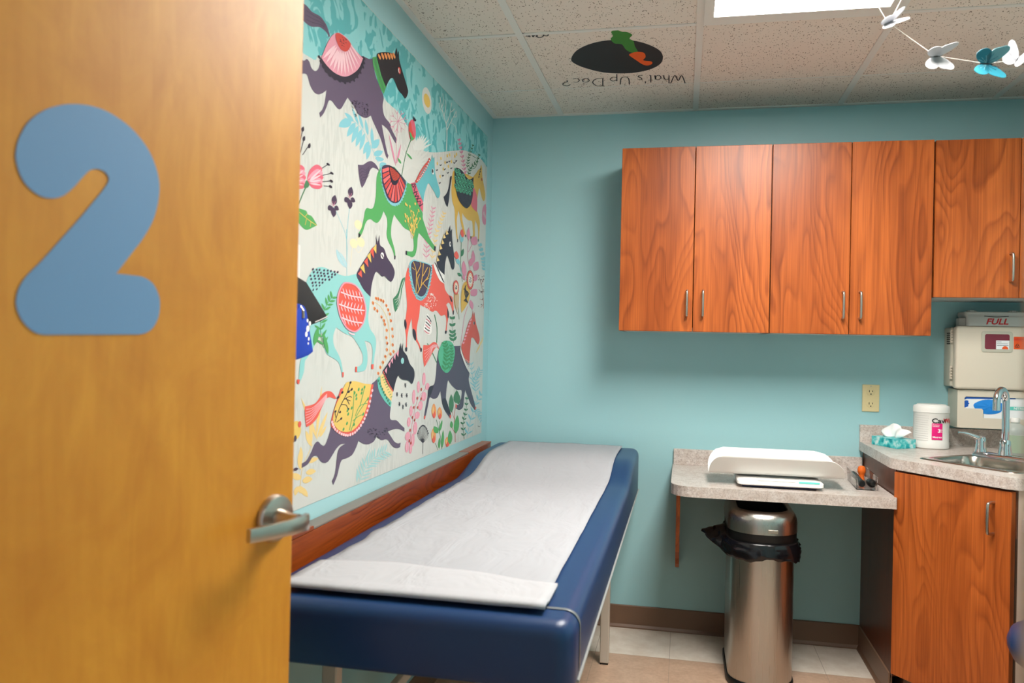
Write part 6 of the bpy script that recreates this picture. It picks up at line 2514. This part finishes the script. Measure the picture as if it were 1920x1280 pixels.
# ------------------------------------------------------------------ bin and liner
def bin_loop(e, z, n=10):
    x0, x1, y0, y1 = 1.094-e, 1.336+e, -.585-e, -.2+e
    return [(x, y, z) for x, y in rrect(x0, x1, y0, y1, [.03+e, .03+e, .105+e, .105+e], n)]
t = thing('trash_bin', 'tall stainless steel trash bin with open top under the desk', 'trash bin', (1.216, -.38, 0))
obj('foot_ring', loft(new(), [bin_loop(e, z) for e, z in ((.002, 0), (.004, .004), (.004, .024), (.001, .028))]), BLACK, t, smooth=True)
obj('bin_body', loft(new(), [bin_loop(e, z) for e, z in ((-.002, .0282), (-.002, .53))]), STEEL, t, smooth=True)
obj('collar', loft(new(), [bin_loop(e, z) for e, z in ((.004, .5302), (.006, .534), (.006, .588))]), BLACK, t, smooth=True)
bm = new(); loft(bm, [bin_loop(e, z) for e, z in ((.008, .5885), (.008, .622), (.006, .638), (.001, .652), (-.008, .663), (-.02, .669), (-.028, .67), (-.031, .665), (-.031, .62))], False, False)
obj('lid_ring', bm, STEEL, t, smooth=True, angle=60)
obj('lid_opening', loft(new(), [bin_loop(-.034, .592), bin_loop(-.034, .6), bin_loop(-.0322, .6), bin_loop(-.0322, .6685), bin_loop(-.0335, .669), bin_loop(-.036, .602)], True, True), DARK, t, label='dark bin opening')
obj('badge', B(1.226, 1.262, -.5965, -.5925, .597, .61, .0006, 1), SATIN, t, label='small metal badge')
# liner skirt
bm = new(); rows = []
raw = bin_loop(.0095, 0, 12); base = []
for a, b in zip(raw, raw[1:]+raw[:1]):
    m = max(1, int(math.dist(a, b)/.008))
    base += [tuple(a[i]+(b[i]-a[i])*k/m for i in range(3)) for k in range(m)]
n = len(base)
cxb, cyb = 1.216, -.38
per = []
for k in range(n):
    x, y, _ = base[k]; a = math.atan2(y-cyb, x-cxb)
    per.append(a)
def lobe(a, c, w): 
    d = (a-c+PI) % (2*PI)-PI; return math.exp(-(d/w)**2)
for lv_ in range(11):
    f = lv_/10; r_ = []
    for k in range(n):
        x, y, _ = base[k]; a = per[k]
        d = Vector((x-cxb, y-cyb)).normalized()
        nz = noise.noise(Vector((math.cos(a)*3.1, math.sin(a)*3.1, f*2.2)))
        nz2 = noise.noise(Vector((math.cos(a)*11, math.sin(a)*11, f*5+5)))
        left = lobe(a, math.radians(190), .42); rt = lobe(a, math.radians(-52), .28); fr_ = lobe(a, math.radians(-110), .6)
        e = .0005+f*(.004+.012*abs(nz)+(.085+.02*nz2)*left+.008*rt+.004*fr_)+math.sin(PI*f)*(.004+.014*max(0, nz2))
        z = .556+.03*left*(1-f)-f*(.052+.016*nz+.022*rt+.014*fr_-.045*left)+.008*nz2*f
        r_.append((x+d.x*e, y+d.y*e, z))
    rows.append(r_)
loft(bm, rows, False, False)
o = obj('bin_liner', bm, LINER, smooth=True, angle=None, label='crumpled black plastic liner folded over the rim of the steel bin', cat='trash bag'); solid(o, .0008, 1)

# ------------------------------------------------------------------ exam table
t = thing('exam_table', 'padded navy exam table with grey metal legs beside the mural wall', 'exam table', (.39, -1.17, 0))
TXA, TXB, TYA, TYB = .062, .722, -2.283, -.055
def ztop(y):
    def sm(a, b, v): s = max(0, min(1, (v-a)/(b-a))); return s*s*(3-2*s)
    return .772+.054*sm(-.80, -.42, y)
bm = new(); loops = []
ys = [TYA, TYA+.002, TYA+.008, TYA+.018, TYA+.032, TYA+.042]+[TYA+.05+(TYB-.03-TYA-.05)*i/44 for i in range(45)]+[TYB-.018, TYB-.008, TYB-.002, TYB]
for i, y in enumerate(ys):
    dy = min(y-TYA, TYB-y); r = .03
    s = r-math.sqrt(max(0, r*r-(r-min(dy, r))**2))         # end rounding
    rp = .05; sp_ = rp-math.sqrt(max(0, rp*rp-(rp-min(dy, rp))**2))
    zt = ztop(y); zb = .642
    sec = rrect(TXA+sp_*.7, TXB-sp_*.7, zb+s*.5, zt-s, [max(.03-s*.4, .004)]*2+[.012, .012], 5)
    loops.append([(x, y, z) for x, z in sec])
loft(bm, loops)
c = obj('cushion', bm, VINYL, t, smooth=True, angle=60)
bm = new(); pl = [(TXB+.001, y, .648) for y in (TYA+.06, -1.2, TYB-.05)]
tube(bm, pl, .0032, 8)
obj('piping', bm, VINYLP, c, smooth=True, label='pale edge piping')
obj('support_board', B(TXA+.04, TXB-.04, TYA+.26, TYB-.03, .618, .6415), FRAMEM, t)
for x, y in ((.60, -.468), (.60, -2.0), (.105, -.468), (.105, -2.0)):
    l = obj('leg', B(x, x+.036, y, y+.036, .006, .618, .003, 1), FRAMEM, t)
    obj('foot_cap', B(x+.002, x+.034, y+.002, y+.034, 0, .006), BLACK, l)
for y in (-.46, -1.99): obj('crossbar', B(.141, .60, y, y+.022, .285, .315, .002, 1), FRAMEM, t)
obj('side_rail', B(.112, .134, -1.964, -.432, .285, .315, .002, 1), FRAMEM, t)
# clear strap near the foot end
bm = new(); sp = [Vector((TXA+.03, 0, .772)), Vector((TXB-.03, 0, .772))]+[Vector((TXB-.03+.03*math.sin(PI/2*k/8), 0, .742+.03*math.cos(PI/2*k/8))) for k in range(1, 9)]+[Vector((TXB, 0, .66))]
rows = [[bm.verts.new((p.x+(.0007 if p.z < .77 else 0), y, p.z+(.0007 if p.x < TXB-.002 else 0))) for p in sp] for y in (-2.204, -2.192)]
bridge(bm, rows[0], rows[1], False)
o = obj('paper_strap', bm, mat('strap_plastic', (120, 124, 128), .3), t, smooth=True, label='narrow translucent paper strap'); solid(o, .0008, 1)

# paper sheet
bm = new(); nx_, ny_ = 26, 110; g = []
for j in range(ny_+1):
    y = -2.225+(2.16)*j/ny_; row = []
    for i in range(nx_+1):
        s = i/nx_
        xl = .125+.004*noise.noise(Vector((3, y*5, 0)))+(.006*noise.noise(Vector((1, y*14, 0))) if y < -.9 else 0); xr = .644-.006*(y+.06)/-2.1*-1+.004*noise.noise(Vector((9, y*4, 0)))
        x = xl+(xr-xl)*s
        wv = .004*noise.noise(Vector((x*5, y*2.2, 1)))+.0018*noise.noise(Vector((x*16, y*7, 4)))+.005*max(0, noise.noise(Vector((x*3, y*9, 9))))*(1 if y < -1.2 else .3)
        row.append(bm.verts.new((x, y, ztop(y)+.0062+wv)))
    g.append(row)
for j in range(ny_):
    for i in range(nx_): bm.faces.new((g[j][i], g[j][i+1], g[j+1][i+1], g[j+1][i]))
o = obj('exam_paper', bm, PAPER, smooth=True, angle=None, label='white paper sheet running the length of the navy exam table', cat='paper sheet'); solid(o, .0012, 1)
# folded layers at the foot end
bm = new(); g = []
for j in range(15):
    f = j/14; row = []
    for i in range(nx_+1):
        s = i/nx_; x = .118+.543*s
        yl = -2.242+f*(.16+.10*math.sin(2.4*s+.3)*(1-s)+.02*noise.noise(Vector((x*7, 0, 2))))
        row.append(bm.verts.new((x, yl, ztop(yl)+.0152+.006*math.sin(PI*min(1, f*3+.1))*(1-f)+.0016*noise.noise(Vector((x*9, yl*9, 3))))))
    g.append(row)
for j in range(14):
    for i in range(nx_): bm.faces.new((g[j][i], g[j][i+1], g[j+1][i+1], g[j+1][i]))
o = obj('paper_fold', bm, mat('folded_paper', (182, 182, 186), .85, spec=.2, build=paperb), smooth=True, angle=None, label='folded end of white table paper at the foot of the exam table', cat='paper sheet'); solid(o, .0075, -1)

# ------------------------------------------------------------------ bumper board on the left wall
t = thing('bumper_board', 'cherry wood wall bumper board running behind the exam table', 'wall board', (.022, -1.2, .68))
obj('board', B(.001, .044, -3.0, -.09, .68, .822, .002, 1), CHERRYB, t)
obj('top_strip', B(.002, .0445, -1.93, -.49, .8222, .828, .001, 1), mat('taupe_strip', (122, 112, 104), .45), t, label='grey strip along the top edge')
obj('end_block', B(.001, .0455, -3.0, -1.931, .8222, .832, .001, 1), CHERRYB, t)
obj('end_block', B(.001, .0455, -.489, -.09, .8222, .829, .001, 1), CHERRYB, t)

# ------------------------------------------------------------------ blood pressure cuffs by the door
t = thing('cuff_holder', 'slim white wall holder beside the mural, mostly behind the door', 'wall holder', (.02, -2.2, 1.34))
obj('holder_plate', B(.0042, .022, -2.35, -1.985, 1.34, 1.5, .003, 2), WHITE, t)
def pillow(pts, x0, x1, nl=7):
    """a soft slab: outline in (y, z) puffed between x0 and x1"""
    cl = [(p.y, p.z) for p in cat3([(0, y, z) for y, z in pts], 5, True)]
    cy = sum(p[0] for p in cl)/len(cl); cz = sum(p[1] for p in cl)/len(cl); loops = []
    for k in range(nl):
        a = PI*k/(nl-1); x = (x0+x1)/2-(x1-x0)/2*math.cos(a); q = .82+.18*math.sin(a)**.6
        loops.append([(x, cy+(y-cy)*q, cz+(z-cz)*q) for y, z in cl])
    return loft(new(), loops)
o = thing('pressure_cuff', 'black nylon blood pressure cuff hanging by the door edge', 'pressure cuff', (.045, -2.02, 1.31))
obj('cuff_sleeve', pillow([(-2.12, 1.43), (-2.12, 1.43), (-2.03, 1.412), (-2.03, 1.412), (-1.965, 1.37), (-1.906, 1.332), (-1.906, 1.332), (-1.94, 1.322), (-1.988, 1.312), (-1.988, 1.312), (-2.12, 1.33), (-2.12, 1.33)], .026, .062), CUFF, o, smooth=True)
bm = new(); tube(bm, [(.0605, -1.985, 1.3195), (.0605, -1.918, 1.335)], .002, 6); obj('cuff_trim', bm, GREYP, o)
o = thing('blue_pouch', 'royal blue fabric cuff pouch hanging in front of the black cuff', 'pouch', (.085, -2.08, 1.23))
obj('pouch_body', pillow([(-2.226, 1.345), (-2.226, 1.345), (-2.156, 1.34), (-2.126, 1.356), (-2.102, 1.347), (-2.086, 1.31), (-2.062, 1.256), (-2.066, 1.247), (-2.100, 1.238), (-2.156, 1.232), (-2.226, 1.236), (-2.226, 1.236)], .063, .099), ROYAL, o, smooth=True)
bm = new()
for k, (dy, dz, r) in enumerate(((0, 0, .007), (.010, .012, .005), (-.006, -.012, .006), (.006, -.022, .004), (.004, -.032, .003), (-.002, .018, .004))):
    lathe(bm, (.0982, -2.098+dy, 1.302+dz), [(r, 0), (r, .0012)], 12, 'x')
obj('pouch_print', bm, WHITEP, o, label='white printed mark')
obj('pouch_clip', tube(new(), [(.094, -2.128, 1.35), (.0995, -2.124, 1.34), (.0995, -2.122, 1.325)], .004, 8), SATIN, o)

# ------------------------------------------------------------------ the open door
HX, HY = .08, YF
ex, ey = .308-HX, -2.563-HY; dl = math.hypot(ex, ey); ux, uy = ex/dl, ey/dl; nx, ny = uy, -ux    # face normal towards the hall side
def dp(s, z, off=0): return (HX+ux*s+nx*off, HY+uy*s+ny*off, z)
DW = .916
d = thing('door_1', 'open maple veneer door with a light blue numeral 2', 'door', (HX, HY, .012), kind='structure')
def door_box(s0, s1, o0, o1, z0, z1, bev=0):
    Md = Matrix(((ux, nx, 0, HX), (uy, ny, 0, HY), (0, 0, 1, 0), (0, 0, 0, 1)))
    return box(new(), s0, s1, o0, o1, z0, z1, bev, 2, Md)
obj('door_leaf', door_box(.004, DW, -.044, 0, .012, 2.06, .002), MAPLE, d)
lk = thing('door_handle', None, None, (0, 0, 0)); lk.parent = d; lk.location = Vector(dp(.873, 1.005, 0))-Vector((HX, HY, .012))
Ml = frame(dp(.873, 1.005, 0), (nx, ny, 0), (ux, uy, 0))      # local x out of the face, y towards the free edge, z up
def mk(name, bm, m=SATIN):
    bmesh.ops.transform(bm, matrix=Ml, verts=bm.verts)
    return obj(name, bm, m, lk, smooth=True)
bm = new(); lathe(bm, (0, 0, 0), [(.036, .0003), (.036, .006), (.033, .010), (.022, .012)], 36, 'x'); mk('rose', bm)
bm = new(); lathe(bm, (0, 0, 0), [(.015, .0122), (.014, .02), (.011, .034), (.011, .05)], 24, 'x'); mk('neck', bm)
bm = new(); pts = [(.054, .013, -.002), (.057, 0, -.002), (.056, -.03, -.003), (.05, -.06, -.004), (.042, -.095, -.004)]
cl = cat3(pts, 5); loops = []
for i, p in enumerate(cl):
    hw = .0125-.003*i/len(cl); th = .0055-.0015*i/len(cl)
    loops.append([(p.x+th*a, p.y, p.z+hw*b) for a, b in ((-1, -.7), (-.7, -1), (.7, -1), (1, -.7), (1, .7), (.7, 1), (-.7, 1), (-1, .7))])
loft(bm, loops); mk('lever', bm)
TWO = [(0.5292, 1.5425), (0.5502, 1.5463), (0.5722, 1.5456), (0.5952, 1.539), (0.6148, 1.5284), (0.6321, 1.5128), (0.6436, 1.4941), (0.6496, 1.474), (0.6489, 1.4524), (0.6423, 1.4274), (0.6289, 1.4031), (0.6113, 1.3801), (0.59, 1.3529), (0.59, 1.3529), (0.615, 1.3528), (0.6303, 1.3515), (0.6446, 1.3439), (0.653, 1.3298), (0.655, 1.3165), (0.6522, 1.3003), (0.643, 1.2867), (0.6292, 1.2805), (0.6051, 1.2792), (0.5231, 1.2773), (0.4984, 1.277), (0.4864, 1.2813), (0.4757, 1.2913), (0.4696, 1.3035), (0.4683, 1.3136), (0.4713, 1.3273), (0.4802, 1.3417), (0.4964, 1.3593), (0.5155, 1.3825), (0.5378, 1.4095), (0.5585, 1.4359), (0.5731, 1.4559), (0.5771, 1.4654), (0.5727, 1.472), (0.5629, 1.4745), (0.5521, 1.4709), (0.5431, 1.4612), (0.5317, 1.447), (0.5192, 1.4352), (0.5068, 1.4303), (0.4922, 1.4305), (0.4779, 1.4383), (0.4695, 1.4492), (0.4646, 1.464), (0.4644, 1.4752), (0.4685, 1.4919), (0.4785, 1.5103), (0.4947, 1.526), (0.5116, 1.536)]

bm = new(); cl = cat3([(s, z, 0) for s, z in TWO], 4, True)
flat(bm, [dp(p.x, p.y, .0003) for p in cl], .0008, (nx, ny, 0)); obj('door_number', bm, BLUE2, d, label='light blue numeral 2 on the door')


# strike jamb of the doorway is part of trim_1; strike plate
# ------------------------------------------------------------------ stool and second desk at the right edge
t = thing('work_desk', 'second laminate desk against the right wall, cut by the photo edge', 'desk', (2.23, -1.3, 0))
obj('desktop', B(1.947, XR-.001, -1.7, pC.y-.004, .728, .768, .001, 1), LAM, t)
obj('end_support', B(2.03, XR-.001, -1.69, -1.672, 0, .728), CHERRYD, t)
obj('desk_splash', B(XR-.02, XR-.001, -1.7, pC.y-.001, .7682, .838), LAM, t)
st = (2.015, -1.25)
t = thing('rolling_stool', 'navy padded rolling stool at the right edge by the sink cabinet', 'stool', (st[0], st[1], 0))
obj('seat', lathe(new(), (st[0], st[1], .405), [(.12, 0), (.17, .006), (.19, .022), (.203, .05), (.204, .07), (.195, .095), (.17, .111), (.1, .116), (.02, .117)], 40), VINYL, t, smooth=True, angle=None)
obj('seat_pan', lathe(new(), (st[0], st[1], .39), [(.15, 0), (.15, .0148)], 30), BLACK, t)
obj('post', lathe(new(), (st[0], st[1], .10), [(.028, 0), (.028, .12), (.016, .122), (.016, .289)], 20), CHROME, t, smooth=True)
for k in range(5):
    a = 2*PI*k/5+.3; ca, sa = math.cos(a), math.sin(a)
    l = obj('leg', tube(new(), [(st[0]+.02*ca, st[1]+.02*sa, .098), (st[0]+.12*ca, st[1]+.12*sa, .085), (st[0]+.23*ca, st[1]+.23*sa, .062)], [.018, .015, .012], 10), BLACK, t, smooth=True)
    cx, cy = st[0]+.23*ca, st[1]+.23*sa
    bm = new(); lathe(bm, (0, 0, 0), [(.018, -.01), (.024, -.008), (.024, .008), (.018, .01)], 18, 'x')
    bmesh.ops.transform(bm, matrix=Matrix.Translation((cx, cy, .0245)) @ Matrix.Rotation(a+PI/2, 4, 'Z'), verts=bm.verts)
    obj('caster', bm, BLACK, l, smooth=True)

# ------------------------------------------------------------------ butterfly garland
BF = [((1.345, -1.768, 2.026), 'w'), ((1.44, -1.79, 1.937), 'w'), ((1.543, -1.786, 1.916), 't'), ((1.612, -1.766, 1.927), 'w')]
cen = [Vector(b[0]) for b in BF]
strand = [Vector((1.13, -1.86, H-.013)), cen[0], cen[1], cen[2], cen[3], Vector((1.78, -1.74, 1.99)), Vector((2.05, -1.7, H-.001))]
bm = new(); tube(bm, [strand[0]]+[p+Vector((0, .004, .003)) for p in strand[1:-1]]+[strand[-1]], .0008, 6)
tube(bm, [cen[0]+Vector((.004, .002, .004)), cen[0]+Vector((.07, -.12, .15)), Vector((1.50, -2.03, H-.013))], .0008, 6)
obj('garland_string', bm, STRING, smooth=True, label='thin pale string of the butterfly garland strung below the ceiling', cat='string')
def wing(sx, up):
    if up: o = [(0, .005), (.012, .024), (.032, .040), (.043, .041), (.047, .034), (.043, .020), (.036, .006), (.018, -.004), (0, -.003)]
    else: o = [(0, .002), (.018, .006), (.033, .003), (.039, -.008), (.035, -.021), (.024, -.028), (.011, -.023), (.002, -.010)]
    return [(p.x*sx, p.y) for p in cat3([(x, y, 0) for x, y in o], 4, True)]
def butterfly(c, rot, fold, kind, label, sc):
    t = thing('paper_butterfly', label, 'butterfly', c, 'butterflies on the ceiling garland')
    R = Matrix.Translation(c) @ rot
    for sx in (-1, 1):
        F = Matrix.Rotation(-sx*fold[0 if sx < 0 else 1], 4, 'Y')
        for up in (1, 0):
            bm = new(); pts = [(x*sc, y*sc, .0006) for x, y in wing(sx, up)]
            flat(bm, pts, .0008, (0, 0, 1))
            bmesh.ops.transform(bm, matrix=R @ F, verts=bm.verts)
            w = obj('wing', bm, WHITEW if kind == 'w' else (TURQL if (sx < 0 and up) else TURQ), t)
            if kind == 't':
                bm = new()
                for a in (20, 45, 70) if up else (-15, -40, -60):
                    a = math.radians(a); ln = .03 if up else .022
                    tube(bm, [(sx*.004*sc, 0, .0016), (sx*ln*sc*math.cos(a), ln*sc*math.sin(a), .0016)], .0006, 5)
                bmesh.ops.transform(bm, matrix=R @ F, verts=bm.verts); obj('wing_veins', bm, TURQB if up else TURQL, w)
    bm = new(); tube(bm, [(0, -.014*sc, .001), (0, 0, .002), (0, .014*sc, .001)], [.0012, .0024, .0015], 8); bmesh.ops.transform(bm, matrix=R, verts=bm.verts)
    obj('body', bm, INK, t, smooth=True)
    bm = new()
    for s in (-1, 1): tube(bm, [(0, .014*sc, .001), (s*.006*sc, .024*sc, .003)], .0005, 5)
    bmesh.ops.transform(bm, matrix=R, verts=bm.verts); obj('antennae', bm, INK, t)
def E3(x, y, z): return Matrix.Rotation(math.radians(z), 4, 'Z') @ Matrix.Rotation(math.radians(y), 4, 'Y') @ Matrix.Rotation(math.radians(x), 4, 'X')

FX = lambda xd, yd: frame((0, 0, 0), xd, yd)
butterfly(cen[0], FX((.35, -.75, -.55), (.85, .1, .45)), (2.2, .1), 'w', 'white paper butterfly just below the bright ceiling lamp', .8)
butterfly(cen[1], FX((.0, -.2, -1), (1, .1, .1)), (1.35, .15), 'w', 'white paper butterfly with one wing hanging, between the lamp one and turquoise one', .85)
butterfly(cen[2], FX((-.1, -.1, -1), (1, 0, -.1)), (.75, .45), 't', 'turquoise paper butterfly on the string, the only coloured one', .9)
butterfly(cen[3], FX((.75, -.3, -.55), (.55, .2, .8)), (.35, .9), 'w', 'white paper butterfly cut by the right edge, beyond the turquoise one', .8)


# ------------------------------------------------------------------ light, world, camera
w = bpy.data.worlds.new('World'); SC.world = w; w.use_nodes = True
w.node_tree.nodes['Background'].inputs[0].default_value = (.9, .95, 1, 1); w.node_tree.nodes['Background'].inputs[1].default_value = .25
cd = bpy.data.cameras.new('camera'); cam = bpy.data.objects.new('camera', cd); COL.objects.link(cam); SC.camera = cam
cd.sensor_width = 36; cd.lens = 1522.37*36/1920; cd.clip_start = .02
yaw, pitch, roll = .2079, .0039, .0215
f = Vector((-math.sin(yaw)*math.cos(pitch), math.cos(yaw)*math.cos(pitch), math.sin(pitch))); r = Vector((math.cos(yaw), math.sin(yaw), 0)); u = r.cross(f)
r2 = r*math.cos(roll)+u*math.sin(roll); u2 = -r*math.sin(roll)+u*math.cos(roll)
cam.matrix_world = Matrix(((r2.x, u2.x, -f.x, .9041), (r2.y, u2.y, -f.y, -3.7448), (r2.z, u2.z, -f.z, 1.2769), (0, 0, 0, 1)))
cd.dof.use_dof = True; cd.dof.focus_distance = 3.1; cd.dof.aperture_fstop = 4.5
SC.view_settings.view_transform = 'Standard'; SC.view_settings.look = 'None'; SC.view_settings.exposure = 1.1; SC.view_settings.gamma = 1
SC.view_settings.use_curve_mapping = False
